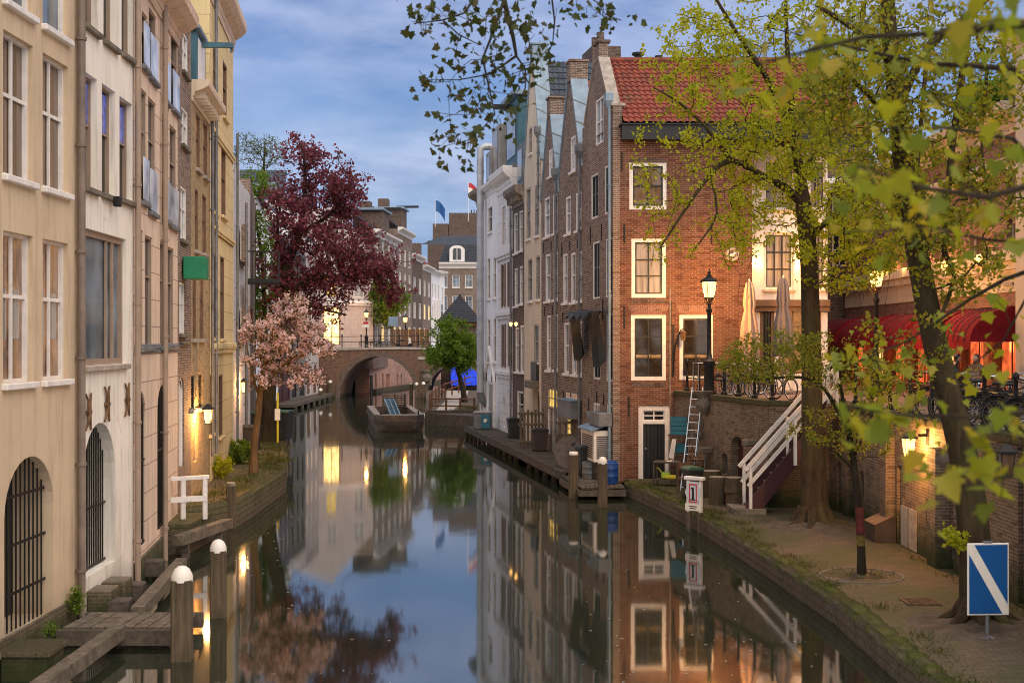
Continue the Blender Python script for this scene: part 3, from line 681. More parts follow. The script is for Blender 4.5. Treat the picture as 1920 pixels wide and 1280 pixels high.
b.finish(15.5, 9); m = MB(); m.box(0, b.W, -.05, -.004, 0, .62); b.part(m, 'brick_plinth', 'brick_quay')
# 2 white plaster house
b = Bld('canal_house', 'worn white plastered canal house with three curved iron wall anchors above a pointed barred arch', 'house', A1, A2, 0, 'plaster_white', reveal=.17)
k2 = dict(frame='taupe_paint', v=(), h=(.42,), fw=.05, sill='stone_dark', glass='glass')
for (x0, x1, yt, yb) in ((157, 182, 133, 348), (191, 216, 156, 361), (224, 248, 180, 370)):
    o = b.win(x0, x1, yt, yb, **k2)
    u0, u1, z0, z1 = b.rect(x0, x1, yt, yb); m = MB(); m.box(u0+.06, u1-.06, .165, .185, z1-.85, z1-.1); b.part(m, 'blue_pane', 'lit_pane_blue', o)
    m = MB(); m.box(u0+.06, u0+.2, .166, .186, z0+.1, z1-.9); b.part(m, 'lit_strip', 'lit_yellow', o)
for (x0, x1, yt, yb) in ((158, 183, -190, 43), (194, 218, -160, 73), (228, 250, -130, 97)): b.win(x0, x1, yt, yb, **k2)
b.win(160, 236, 427, 686, frame='taupe_paint', glass='glass_pale', v=(.62, .78), h=(), fw=.12, bw=.10, sill='stone', reveal=.12)
for x, y in ((163, 772), (198, 757), (236, 749)):
    u, z = b.at(x, y); m = MB()
    for sgn in (-1, 1): m.tube([(u+sgn*.16, -.03, z+.34), (u+sgn*.05, -.045, z+.18), (u+sgn*.015, -.05, z), (u+sgn*.05, -.045, z-.18), (u+sgn*.16, -.03, z-.34)], [.02, .028, .034, .028, .02], 6)
    m.box(u-.11, u+.11, -.07, -.002, z-.03, z+.03); b.part(m, 'wall_anchor', 'rusty', None, True)
ua = b.rect(155, 216, 808, 1115)
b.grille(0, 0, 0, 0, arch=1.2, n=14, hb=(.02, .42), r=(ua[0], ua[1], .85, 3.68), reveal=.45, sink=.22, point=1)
for i, (x, y) in enumerate(((172, 1115), (199, 1098))): u, z = b.at(x, y); m = MB(); m.cbox(u-.35, u+.25, -.45, -.005, -.3, z+.15, .03); b.part(m, 'brick_step', 'brick_quay')
b.pipe(255, -200, 1120, r=.065, mat='taupe_paint', rings=6, u=b.W-.05)
b.finish(14.8, 9)
# floodlight under the middle sill
u, z = b.at(205, 378); t = thing('floodlight', 'small dark floodlight under a window sill of the worn white house', 'light', b.F @ Vector((u, -.16, z)))
MB().cbox(-.07, .07, -.08, .08, -.1, .1, .02).build('housing', K['iron'], t); MB().box(-.12, .0, -.02, .02, .06, .1).build('bracket', K['iron'], t)
# 3 pink house
b = Bld('canal_house', 'pale pink block-jointed canal house with glass balustrades and two grey downpipes', 'house', A2, A3, 0, 'plaster_pink', reveal=.075)
k3 = dict(frame='taupe_paint', v=(), h=(.36,), fw=.05, glass='glass', sill='zinc_dull')
rows = [((266, 276, 19, 120), (279, 293, 12, 140), (305, 316, 29, 182), (321, 333, 57, 200)),
        ((265, 275, 165, 375), (278, 292, 180, 394), (304, 316, 212, 408), (318, 331, 232, 420)),
        ((260, 268, 429, 650), (272, 286, 440, 649), (300, 309, 452, 648), (313, 326, 461, 646))]
for j, rw in enumerate(rows):
    for (x0, x1, yt, yb) in rw:
        o = b.win(x0, x1, yt, yb, **k3)
        if j < 2:
            u0, u1, z0, z1 = b.rect(x0, x1, yt, yb); m = MB(); m.box(u0-.03, u1+.03, -.06, -.045, z0+.02, z0+.95); b.part(m, 'glass_balustrade', 'clear', o)
for (x0, x1, yt, yb) in ((254, 273, 766, 1035), (295, 315, 750, 1003)):
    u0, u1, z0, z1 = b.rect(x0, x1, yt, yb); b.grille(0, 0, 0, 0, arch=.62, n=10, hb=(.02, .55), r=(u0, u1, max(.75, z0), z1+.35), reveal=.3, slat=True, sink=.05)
b.pipe(301, 0, 1080, r=.065, mat='taupe_paint', rings=6); b.band(252, 333, 645, .12, .05, mat='zinc_dull')
b.cornice(12.95, hgt=.75, proud=.55, mat='plaster_pink'); b.finish(13.6, 9)
m = MB(); m.box(0, b.W, -.06, -.004, 0, .55); b.part(m, 'brick_plinth', 'brick_quay')
# 4 narrow brown brick
b = Bld('canal_house', 'narrow brown brick house with white windows and a green box sign on the left row', 'house', A3, A4, 0, 'brick_brown', reveal=.06)
k4 = dict(frame='white_paint', v=(.5,), h=(.4,), fw=.06, glass='glass_pale', sill='stone_dark')
for (x0, x1, yt, yb) in ((340, 352, 198, 268), (338, 349, 347, 447), (336, 346, 528, 625), (341, 352, 55, 130)): b.win(x0, x1, yt, yb, **k4)
b.door(335, 345, 708, 880, frame='white_paint', leaf='white_paint', arch=.3, fw=.1)
b.finish(14.0, 8); m = MB(); m.box(0, b.W, -.02, 8, 14.0, 14.12); b.part(m, 'roof', 'zinc_dull')
b.band(337, 352, 640, .07, .12, mat='stone_dark', name='stone_ledge')
u, z = b.at(344, 503); t = thing('box_sign', 'green box sign hanging out from the narrow brown brick house', 'sign', b.F @ Vector((u, -.32, z)), math.atan2(b.u.y, b.u.x))
MB().cbox(-.40, .40, -.30, .28, -.30, .30, .02).build('sign_box', K['green_paint'], t); MB().box(-.03, .03, .28, .32, -.05, .05).build('bracket', K['iron'], t)
# 5 yellow brick
b = Bld('canal_house', 'small yellow brick house with a teal dormer and hoist beam by the lit wall lantern', 'house', A4, A5, ZL-.1, 'brick_yellow', reveal=.065)
k5 = dict(frame='brown_paint', v=(), h=(.42,), fw=.05, glass='glass_glow', sill='stone')
for (x0, x1, yt, yb) in ((367, 375, 210, 314), (381, 389, 226, 328), (365, 372, 352, 468), (379, 387, 363, 473), (361, 368, 498, 635), (374, 382, 504, 635)): b.win(x0, x1, yt, yb, **k5)
for (x0, x1, yt, yb) in ((357, 364, 705, 768), (372, 379, 703, 765)): b.win(x0, x1, yt, yb, frame='black_paint', v=(.5,), h=(.33, .66), fw=.05, glass='glass', sill='stone')
b.door(363, 371, 785, 868, frame='stone', leaf='brown_paint'); 
_, ze = b.at(375, 180); b.cornice(ze-.5, hgt=.6, proud=.5, mat='plaster_ivory', brackets=8); b.pipe(392, 195, 855, r=.05, mat='zinc_dull', rings=5)
b.finish(ze, 8); W = b.W
m = tile_sheet((0, .1, ze+.1), (W, .1, ze+.1), (W, 3.8, ze+3.4), (0, 3.8, ze+3.4)); b.part(m, 'roof', 'tile_blue')
m = MB(); m.cbox(W*.25, W*.75, .0, 2.6, ze+.1, ze+1.75, .02); dm = b.part(m, 'dormer', 'teal_paint'); m = MB(); m.cbox(W*.2, W*.8, -.12, 2.7, ze+1.76, ze+1.9, .02); b.part(m, 'dormer_roof', 'zinc', dm)
m = MB(); m.box(W*.33, W*.67, -.02, -.002, ze+.4, ze+1.6); f = b.part(m, 'dormer_window', 'white_paint', dm)
m = MB(); m.box(W*.5-.07, W*.5+.07, -.95, 2.0, ze+1.50, ze+1.65); m.box(W*.5-.02, W*.5+.02, -.92, -.86, ze+1.36, ze+1.50); b.part(m, 'hoist_beam', 'teal_paint')
# party wall chimney
m = MB(); m.cbox(W-.3, W+.2-.25, .8, 4.5, ze, ze+5.2, .02); b.part(m, 'chimney_wall', 'plaster_grey')
# 6 cream house
b = Bld('canal_house', 'tall cream plastered house with a wide cornice in the left row', 'house', A5, A6, ZL-.1, 'plaster_cream', reveal=.07)
k6 = dict(frame='brown_paint', v=(), h=(.42,), fw=.06, glass='glass_amber', sill='plaster_cream')
for (x0, x1, yt, yb) in ((400, 409, 85, 175), (418, 426, 112, 216), (398, 406, 257, 395), (415, 424, 275, 402), (396, 404, 474, 633), (413, 421, 480, 635), (392, 399, 703, 815), (410, 418, 703, 820)):
    b.win(x0, x1, yt, yb, **k6)
b.band(395, 437, 643, .2, .14, mat='plaster_cream'); b.band(395, 437, 420, .12, .10, mat='plaster_cream'); b.band(395, 437, 235, .14, .1, mat='plaster_cream')
b.pipe(399, 0, 850, r=.055, mat='zinc_dull', rings=5)
_, ze = b.at(430, 55); ze = ze-.5; b.cornice(ze, hgt=1.0, proud=.5, mat='plaster_pink', brackets=0); b.finish(ze+.9, 9)
# houses 7.. beyond, seen very obliquely
A7 = (-11.35, 55.5); A8 = (-13.2, 66); A9 = (-15.2, 77)
b = Bld('canal_house', 'white painted brick house with a slim grey downpipe beyond the cream house', 'house', A6, A7, ZL-.1, 'brick_white', reveal=.06)
for y0_, y1_ in ((300, 372), (430, 520), (560, 640), (700, 770)): b.win(444, 449, y0_, y1_, frame='white_paint', fw=.06, v=(), h=(.4,), glass='glass_pale')
b.pipe(440, 250, 830, r=.05, mat='zinc_dull', rings=5); b.finish(10.9, 8)
m = MB(); m.box(.05, .9, .6, 2.2, 10.9, 12.7); b.part(m, 'chimney', 'brick_dark')
b = Bld('canal_house', 'brown brick house with an iron balcony beyond the white brick house, left row', 'house', A7, A8, ZL-.1, 'brick_brown')
for y0_, y1_ in ((420, 490), (575, 645)): b.win(460, 465, y0_, y1_, frame='white_paint', fw=.06, v=(), h=(.4,), glass='glass_amber')
b.win(468, 474, 690, 735, frame='brown_paint', fw=.06, v=(), h=(), glass='lit_red'); b.win(468, 474, 575, 640, frame='brown_paint', fw=.06, v=(), h=(), glass='lit_red')
b.pipe(456, 380, 800, r=.05, mat='zinc_dull', rings=5); b.finish(11.6, 8)
m = MB(); u, z = b.at(464, 520); m.box(u-1.1, u+1.1, -1.3, -.003, z-.25, z-.1); bl = b.part(m, 'balcony', 'iron'); m = MB()
for q in range(9): m.box(u-1.08+q*.26, u-1.05+q*.26, -1.29, -1.26, z-.1, z+.95)
m.box(u-1.1, u+1.1, -1.3, -1.25, z+.95, z+1.0)
for q in range(5): m.box(u-1.1, u-1.07, -1.25+q*.25, -1.22+q*.25, z-.1, z+.95)
m.box(u-1.1, u-1.05, -1.25, 0, z+.951, z+1.0); b.part(m, 'balcony_rail', 'iron', bl)
# far left bank: white gable, red door, grey
fl = [(-15.6, 78), (-17.0, 88), (-17.9, 98), (-18.1, 104.5), (-17.9, 111), (-17.75, 117.5)]
spec = [('white plastered house with a dark tiled roof and skylights above the left bank trees', 'plaster_pale', 13.8, 'white_paint'), ('white rendered house with a big arched cellar on the left bank', 'plaster_pale', 13.0, 'white_paint'),
        ('house with dark red cellar doors on the water by the bridge', 'maroon', 12.5, 'brown_paint'), ('dark grey house with arched black cellar doors beside the bridge', 'plaster_grey', 12.0, 'black_paint'), ('pale house with glowing yellow windows next to the bridge', 'plaster_mid', 13.5, 'white_paint')]
for i, (lb, wl, hh, fr) in enumerate(spec):
    b = Bld('canal_house', lb, 'house', fl[i], fl[i+1], .3, wl, reveal=.15); n = 3; W = b.W
    for k in range(n):
        u = W*(k+.5)/n
        for j, z in enumerate((4.2, 7.0, 9.6)):
            b.win(r=(u-.5, u+.5, z, z+1.9), frame=fr if fr != 'brown_paint' else 'white_paint', fw=.08, v=(.5,), h=(.4,), glass='lit_warm' if (i == 4 and j < 2) else ('glass_curtain' if (i+k+j) % 3 == 0 else 'glass'))
    for k in range(2):
        u = W*(k+.5)/2; b.door(r=(u-1.0, u+1.0, .3, 3.0), frame=fr if fr != 'brown_paint' else 'maroon', leaf=('black_paint', 'grey_paint', 'maroon', 'black_paint', 'brown_paint')[i], arch=.8)
    b.finish(hh, 8); m = tile_sheet((0, -.3, hh), (W, -.3, hh), (W, 4, hh+3.6), (0, 4, hh+3.6), tw=.4, tl=.4); b.part(m, 'roof', 'tile_blue')
    if i == 0:
        m = MB()
        for q in (2.5, 4.6): a = Vector((q, .9, hh+1.1)); m.add([a, a+Vector((1.1, 0, 0)), a+Vector((1.1, 1.1, .93)), a+Vector((0, 1.1, .93))], [(0, 1, 2, 3)])
        m.v = [(p[0], p[1]-.1, p[2]+.14) for p in m.v]; b.part(m, 'skylight', 'glass_pale')
m = MB().box(-18.0, -16.4, 96, 118, .28, .50); t = thing('jetty', 'low wooden jetty along the far left cellar doors', 'jetty', (0, 0, 0)); m.build('deck', K['wood_dock'], t)
for y in range(97, 118, 3): MB().box(-16.5, -16.3, y, y+.2, -.4, .277).build('pile', K['wood_dock'], t)

# ================================================================ THE BRIDGE at d = 120
br = thing('arch_bridge', 'brick bridge of two arches with an iron railing across the canal', 'bridge', (0, 0, 0))
def bridge():
    d = 119.0; z_top = 4.50; xl, xr = -18.3, -2.6; cx1, r1, c1 = -12.45, 3.55, 3.85; cx2, r2, c2 = -5.1, 2.85, 3.1
    def arc(cx, r, top, n=18): return [(cx+r*math.cos(math.pi*i/n), .0+(top)*math.sin(math.pi*i/n)) for i in range(n+1)]
    a1, a2 = arc(cx1, r1, c1), arc(cx2, r2, c2)
    pts = [(xl, -.5), (cx1-r1, -.5)]+a1[::-1]+[(cx1+r1, -.5), (cx2-r2, -.5)]+a2[::-1]+[(cx2+r2, -.5), (xr, -.5), (xr, z_top), ((xl+xr)/2, z_top+.12), (xl, z_top)]
    v, f = fill(pts, []); m = MB(); D = 9.0
    m.add([(p[0], d, p[1]) for p in v], f); m.add([(p[0], d+D, p[1]) for p in v], f)
    n = len(pts); m.add([(p[0], d, p[1]) for p in pts]+[(p[0], d+D, p[1]) for p in pts], [(i, (i+1) % n, n+(i+1) % n, n+i) for i in range(n)])
    me = bpy.data.meshes.new('arches'); me.from_pydata(m.v, [], m.f); o = bpy.data.objects.new('arches', me); COL.objects.link(o); me.materials.append(K['brick_bridge']); o.parent = br
    for cx, r, c in ((cx1, r1, c1), (cx2, r2, c2)):
        m = MB(); i_, o_ = arc(cx, r, c), arc(cx, r+.42, c+.40); k = len(i_)
        m.add([(p[0], d-.05, p[1]) for p in i_]+[(p[0], d-.05, p[1]) for p in o_]+[(p[0], d-.004, p[1]) for p in o_], [(i, i+1, k+i+1, k+i) for i in range(k-1)]+[(k+i, k+i+1, 2*k+i+1, 2*k+i) for i in range(k-1)]); m.build('arch_ring', K['brick_dark'], br)
    m = MB(); m.add([(xl, d-.12, z_top-.1), ((xl+xr)/2, d-.12, z_top+.02), (xr, d-.12, z_top-.1), (xr, d-.12, z_top+.12), ((xl+xr)/2, d-.12, z_top+.24), (xl, d-.12, z_top+.12)]+[(xl, d+.3, z_top+.12), ((xl+xr)/2, d+.3, z_top+.24), (xr, d+.3, z_top+.12)]+[(xl, d-.004, z_top-.1), ((xl+xr)/2, d-.004, z_top+.02), (xr, d-.004, z_top-.1)], [(0, 1, 4, 5), (1, 2, 3, 4), (5, 4, 7, 6), (4, 3, 8, 7), (0, 1, 10, 9), (1, 2, 11, 10)]); m.build('coping', K['stone'], br)
    m = MB(); m.box(-8.75, -6.5, d-.06, d-.004, 3.55, 3.85); m.build('stone_panel', K['stone'], br)
    m = MB(); m.lathe([(.1, -.5), (.35, -.35), (.45, 0), (.35, .4), (.5, .6)], (-7.95, d-.15, 1.9), 10); m.box(-8.45, -7.45, d-.1, d-.004, 1.2, 2.6); m.build('carved_stone', K['stone_dark'], br)
    m = MB(); p = MB()
    for i in range(9):
        x = -17.6+i*1.78; m.tube([(x, d+.15, z_top+.1), (x, d+.15, z_top+1.25)], .055, 6); m.ball((x, d+.15, z_top+1.3), .09)
    for z in (.65, 1.15): p.tube([(xl, d+.15, z_top+z), ((xl+xr)/2, d+.15, z_top+z+.1), (xr, d+.15, z_top+z)], .03, 6)
    o = p.build('railing', K['iron'], br); m.build('railing_post', K['iron'], o)
bridge()
# brick cellar wall of the canal beyond the bridge, seen through the arch
b = Bld('canal_wall', 'pink brick cellar wall with painted-in lamplight beyond the bridge, seen through the big arch', 'wall', (-14.6, 131), (-8.8, 168), .0, 'brick_pink_lamplit', gap=0)
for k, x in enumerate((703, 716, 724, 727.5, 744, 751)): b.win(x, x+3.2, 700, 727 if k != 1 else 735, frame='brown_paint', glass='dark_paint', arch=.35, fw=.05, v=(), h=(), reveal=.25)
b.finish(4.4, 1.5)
m = MB().prism([(-14.5, 130.9), (-8.7, 167.9), (-8.2, 167.9), (-13.9, 130.9)], -.3, .35); o = m.build('stone_footing', K['mossy_low']); tag(o, 'mossy footing along the pink cellar wall under the bridge', 'footing')
# ---- far houses beyond the bridge, left of the street
b = Bld('town_house', 'tall white house with a dark tiled roof and two skylights left of the copper beech', 'house', (-28.5, 121), (-21.6, 121.5), 4.42, 'plaster_pale'); W = b.W
for k in range(4):
    for z in (4.6, 7.6, 10.6): b.win(r=(W*(k+.5)/4-.5, W*(k+.5)/4+.5, z, z+1.9), frame='white_paint', fw=.1, glass='glass')
b.cornice(13.3, hgt=.8, proud=.6); b.finish(14.1, 7); b.part(tile_sheet((0, -.2, 14.15), (W, -.2, 14.15), (W, 2.6, 17.4), (0, 2.6, 17.4), tw=.4, tl=.4), 'roof', 'tile_blue')
for q in (3.6, 5.2): b.part(plate((q, .25, 14.85), (q+.9, .25, 14.85), (q+.9, 1.2, 15.95), (q, 1.2, 15.95), .1), 'skylight', 'glass_pale')
far_groups = 'houses on the street beyond the bridge'
b = Bld('town_house', 'white house with pilasters and big glowing yellow shop windows beyond the bridge', 'house', (-21.5, 123.5), (-14.0, 129), 4.42, 'plaster_mid')
W = b.W
for k in range(3):
    u = W*(k+.5)/3
    if k < 2: b.win(r=(u-.95, u+.95, .5, 4.2), frame='brown_paint', glass='lit_bright', v=(.5,), h=(.3,), fw=.08)
    for z in (5.2, 8.2): b.win(r=(u-.6, u+.6, z, z+2.1), frame='white_paint', glass='lit_yellow' if (k, z) == (1, 5.2) else 'glass_curtain', fw=.08)
b.band(0, 0, 0, .3, .25, u=(0, W), z=4.9); b.finish(11.2, 7, outline=[(0, 0), (W, 0), (W, 9.6), (W*.5, 14.2), (0, 11)])
def far_row():
    pts = [(-14.0, 129.3), (-12.95, 145), (-12.2, 156), (-11.6, 166), (-11.05, 175), (-10.4, 185)]
    sp = [('brick_brown', 12.0, 4, 'grey-brown brick house with a hoist dormer beyond the bridge', 'dormer'), ('brick_brown', 13.6, 3, 'mauve brick house with tall plain front, second beyond the bridge', 'hoist'), ('brick_dark', 11.4, 2, 'dark brick house with white upper windows beyond the bridge', 'white'),
          ('brick_brown', 10.6, 2, 'grey brick house with a white cornice and lit lower windows beyond the bridge', 'lit'), ('plaster_pale', 10.5, 3, 'white painted house with a red tiled roof and a bay at the street bend', 'red')]
    for i, (wl, hh, n, lb, k) in enumerate(sp):
        b = Bld('town_house', lb, 'house', pts[i], pts[i+1], 4.42, wl); W = b.W
        for j in range(n):
            u = W*(j+.5)/n
            for q, z in enumerate((.6, 3.7, 6.8, 9.6)):
                if z+2.0 > hh: continue
                b.win(r=(u-W/n*.24, u+W/n*.24, z, z+2.0), frame='white_paint', fw=.14, v=(.5,), h=(.4,), glass='lit_yellow' if ((k == 'lit' and q == 1) or (q == 0 and (i+j) % 2)) else ('glass_curtain' if (i+j+q) % 2 else 'glass_pale'), reveal=.1)
        b.cornice(hh-.5, hgt=.7, proud=.6, mat='white_paint'); b.finish(hh, 7)
        m = tile_sheet((0, .0, hh+.1), (W, .0, hh+.1), (W, 3.5, hh+2.9), (0, 3.5, hh+2.9), tw=.5, tl=.5); b.part(m, 'roof', 'tile_red' if k == 'red' else 'slate')
        m = MB(); m.cbox(W*.8, W*.8+1.4, 2.6, 3.8, hh+1.6, hh+4.4, .03); b.part(m, 'chimney', 'brick_dark')
        if k in ('dormer', 'hoist'):
            m = MB(); m.cbox(W*.35, W*.65, .05, 3.2, hh+.15, hh+2.6, .03); q = b.part(m, 'dormer', 'brick_dark'); m = MB(); m.cbox(W*.32, W*.68, -.2, 3.3, hh+2.62, hh+2.85, .03); b.part(m, 'dormer_roof', 'zinc', q); m = MB(); m.box(W*.5-.1, W*.5+.1, -1.6, 1, hh+2.9, hh+3.15); b.part(m, 'hoist_beam', 'iron', q)
        if k == 'red': m = MB(); m.cbox(W*.3, W*.62, -.9, -.01, 2.9, 6.6, .03); q = b.part(m, 'bay', 'plaster_offwhite'); m = MB(); m.box(W*.35, W*.57, -.93, -.905, 3.6, 6.0); b.part(m, 'bay_window', 'glass_pale', q)
    # white corner piece at the bend
    b = Bld('town_house', 'tall slim white house at the bend of the far street, lit at street level', 'house', (-10.9, 185.2), (-10.0, 190), 4.42, 'plaster_pale')
    for j in range(2):
        for z in (.6, 3.6, 6.6): b.win(r=(b.W*(j+.5)/2-.5, b.W*(j+.5)/2+.5, z, z+2.1), frame='white_paint', fw=.1, glass='lit_yellow' if z == .6 else 'glass_pale')
    b.cornice(10.3, hgt=.8, proud=.6); b.finish(11, 4)
far_row()
# brick hotel front at the end
b = Bld('town_house', 'brown brick building with a mansard roof and a round-topped dormer closing the far end', 'house', (-11.2, 196), (-3.0, 196), 4.42, 'brick_brown')
for j, x in enumerate((825, 848, 872, 894)):
    for q, (yt, yb) in enumerate(((515, 539), (554, 583), (592, 622))): b.win(x, x+14, yt, yb, frame='white_paint', fw=.12, glass='glass_pale', v=(.5,), h=(.35,), sill='white_paint')
_, ze = b.at(850, 503); b.cornice(ze, hgt=.9, proud=.6); b.finish(ze+.9, 8); W = b.W; zz = ze+.9
b.part(tile_sheet((0, -.1, zz), (W, -.1, zz), (W-.8, 2.6, zz+2.9), (.8, 2.6, zz+2.9), tw=.4, tl=.4), 'mansard_roof', 'slate')
b.part(tile_sheet((-3, 2.7, zz+2.9), (W+1, 2.7, zz+2.9), (W, 7, zz+4.6), (0, 7, zz+4.6), tw=.4, tl=.4), 'upper_roof', 'tile_blue')
u, z = b.at(857, 500); m = MB(); pl = arch_poly(u-1.15, u+1.15, zz+.1, zz+2.6, .7); m.slab(pl, -.25, 1.6); dm = b.part(m, 'dormer', 'white_paint'); m = MB(); m.slab(arch_poly(u-.62, u+.62, zz+.4, zz+2.2, .3), -.3, -.255); b.part(m, 'dormer_window', 'glass', dm)
m = MB(); m.box(u-.05, u+.05, -.33, -.303, zz+.4, zz+2.2); b.part(m, 'glazing_bar', 'white_paint', dm)
b = Bld('town_house', 'brick rooftops with chimney stacks rising behind the mansard roof', 'house', (-14, 212), (-2.5, 212), 4.42, 'brick_dark')
b.finish(17.5, 8); W = b.W
m = MB(); m.box(3.5, 9, 1, 4, 17.5, 22.2); m.box(.8, 3.4, 1, 4, 17.5, 20.4); b.part(m, 'chimney_stack', 'brick_dark'); m = MB()
for q in range(5): m.tube([(7.2+q*.45, 2, 22.2), (7.2+q*.45, 2, 22.8)], .1, 6)
b.part(m, 'chimney_pot', 'iron'); b.part(tile_sheet((5, -.2, 16.9), (W, -.2, 16.9), (W, 3, 19), (5, 3, 19), tw=.4, tl=.4), 'roof', 'tile_red')
m = MB(); m.box(8.6, W, 3, 9, 18.8, 20.9); b.part(m, 'attic', 'zinc')
# pyramid roofed pavilion behind the green tree
t = thing('pavilion', 'small pavilion with a dark pyramid roof behind the round green tree', 'pavilion', (-5.7, 140, 4.42)); t.scale = (1.35, 1.35, 1.0)
MB().box(-1.3, 1.3, -1.3, 1.3, 0, 2.5).build('wall', K['brick_dark'], t)
m = MB()
for s_ in range(4):
    c = [(-1.75, -1.75), (1.75, -1.75), (1.75, 1.75), (-1.75, 1.75)]; p, q = c[s_], c[(s_+1) % 4]; ts = tile_sheet((p[0], p[1], 2.9), (q[0], q[1], 2.9), (.02*(q[0]), .02*q[1], 5.8), (.02*p[0], .02*p[1], 5.8), tw=.3, tl=.3, amp=.02); m.add(ts.v, ts.f)
m.ball((0, 0, 5.9), .12); m.build('roof', K['slate'], t); MB().box(-1.6, 1.6, -1.6, 1.6, 2.5, 2.9).build('eaves', K['wood_brown'], t)
# purple lit cellar under the small arch
t = thing('light_screen', 'glowing blue lit cellar entrance under the small bridge arch', 'light', (-5.2, 129.5, .7)); MB().box(-1.0, 1.7, 0, .1, .1, 1.9).build('lit_panel', K['lit_blue'], t); MB().box(-2.0, 2.0, .12, .3, -.2, 2.6).build('surround', K['brick_dark'], t)

# ================================================================ RIGHT ROW along the canal
def RL(x):      # where the line of sight at picture column x meets the canal front
    r = (x-960)/F; t = (3.51-r*44.4)/(.175+r); return (3.51-.175*t, 44.4+t)
row_u = None
# corner house: front facing the viewer
ch = Bld('canal_house', 'red brick corner house with a red tiled roof and a black cellar door', 'house', (3.51, 44.4), (8.33, 44.4), ZQ-.12, 'brick_red', reveal=.12, gap=0)
kc = dict(frame='white_paint', sash='dark_paint', fw=.13, sfw=.05, v=(.5,), h=(.5,), reveal=.10, out=-.03)
ch.win(1180, 1250, 304, 393, glass='glass_amber', **kc)
ch.win(1184, 1249, 447, 558, glass='glass_curtain', **{**kc, 'h': (.33, .66)})
ch.win(1183, 1249, 590, 713, glass='pub', **{**kc, 'h': (.30, .62)}); ch.win(1274, 1337, 590, 712, glass='pub', **{**kc, 'h': (.30, .62)})
ch.door(1197, 1256, 760, 898, fw=.17, trans=.42, planks=6)
for x0, x1 in ((1179, 1254), (1270, 1341)):       # flat brick arches
    u0, z0 = ch.at(x0+5, 590); u1, _ = ch.at(x1-5, 590); _, z1 = ch.at(x0, 572); m = MB(); n = 17
    for i in range(n):
        a0, a1 = i/n, (i+.82)/n; e0, e1 = u0-.12, u1+.12
        m.add([(u0+(u1-u0)*a0, -.012, z0+.01), (u0+(u1-u0)*a1, -.012, z0+.01), (e0+(e1-e0)*a1, -.012, z1), (e0+(e1-e0)*a0, -.012, z1)]+[(u0+(u1-u0)*a0, -.001, z0+.01), (u0+(u1-u0)*a1, -.001, z0+.01), (e0+(e1-e0)*a1, -.001, z1), (e0+(e1-e0)*a0, -.001, z1)], [(0, 1, 2, 3), (0, 1, 5, 4), (1, 2, 6, 5), (2, 3, 7, 6), (3, 0, 4, 7)])
    ch.part(m, 'flat_arch', 'brick_pink')
for x0, x1, y in ((1182, 1250, 300), (1184, 1250, 563), (1184, 1249, 720)):
    u0, z0 = ch.at(x0, y); u1, _ = ch.at(x1, y); m = MB(); n = 20
    for i in range(n): m.box(u0+(u1-u0)*i/n, u0+(u1-u0)*(i+.8)/n, -.014, -.001, z0-.09, z0+.06)
    ch.part(m, 'soldier_course', 'brick_dark')
for x, ya, yb in ((1166, 285, 320), (1171, 420, 455), (1171, 575, 615), (1179, 742, 780), (1334, 425, 456), (1258, 565, 612), (1338, 290, 320)): ch.anchor(x, ya, yb)
u, z = ch.at(1373, 477); m = MB(); m.torus((u, -.03, z), .19, .055, 'y', 20, 6); o = ch.part(m, 'stone_medallion', 'stone', None, True); m = MB(); m.ball((u-.02, -.03, z-.03), .10, 8, 6, .6); m.ball((u+.07, -.04, z+.04), .05); ch.part(m, 'carved_animal', 'sign_white', o, True); m = MB(); m.lathe([(.18, -.02), (.18, -.004)], (u, 0, z), 16, 'y'); ch.part(m, 'medallion_back', 'stone_dark', o)
ch.pipe(1256, 538, 762, r=.018, mat='stone', out=.03, rings=3)
zc = 12.74-ch.z0; dep = RL(1092)[1]-44.45
cw = ch.finish(zc, ext=(-.175*dep, dep), skip=(3,))
m = MB(); m.box(.28, 8.0, -.35, -.004, zc-.55, zc-.06); m.box(.2, 8.0, -.42, -.0, zc-.055, zc+.0); ch.part(m, 'gutter_board', 'black_paint')
zr = 15.42-ch.z0; e0, e1, r0, r1 = Vector((.35, -.28, zc+.02)), Vector((8.0, -.28, zc+.02)), Vector((.35-.175*dep/2, dep/2, zr)), Vector((7.6, dep/2, zr))
ch.part(tile_sheet(e0, e1, r1, r0, tw=.21, tl=.27, amp=.05), 'roof', 'tile_red')
ch.part(tile_sheet(r0+Vector((0, .02, 0)), r1+Vector((0, .02, 0)), (7.2, dep+.2, zc), (.3-.175*dep, dep+.2, zc), tw=.3, tl=.3), 'rear_roof', 'tile_red')
m = MB(); m.tube([r0+Vector((0, 0, .06)), r1+Vector((0, 0, .06))], .12, 8); ch.part(m, 'ridge_tile', 'tile_red')
# its canal gable
p0 = RL(1092); cg = Bld('x', '', '', p0, (3.50, 44.36), ZQ-.12, 'brick_brown', root=ch, gap=.0, reveal=.06); cg.p0.x -= .012
W = cg.W; za = 15.75-cg.z0; sh = zc+.65
k7 = dict(frame='white_paint', fw=.06, v=(.5,), h=(.45,), sash='dark_paint', sfw=.03)
cg.win(1116, 1131, 190, 275, glass='glass_pale', frame='white_paint', fw=.07, v=(.5,), h=(.5,))
for q in ((1108, 1121, 330, 412), (1133, 1145, 313, 403), (1111, 1124, 455, 561), (1135, 1147, 448, 558), (1112, 1125, 594, 710), (1136, 1148, 588, 714)): cg.win(*q, glass='glass', **k7)
cg.win(1112, 1124, 754, 840, frame='white_paint', fw=.08, v=(.5,), h=(.3,), glass='glass_pale'); cg.win(1137, 1148, 757, 800, frame='white_paint', fw=.06, v=(), h=(), glass='glass')
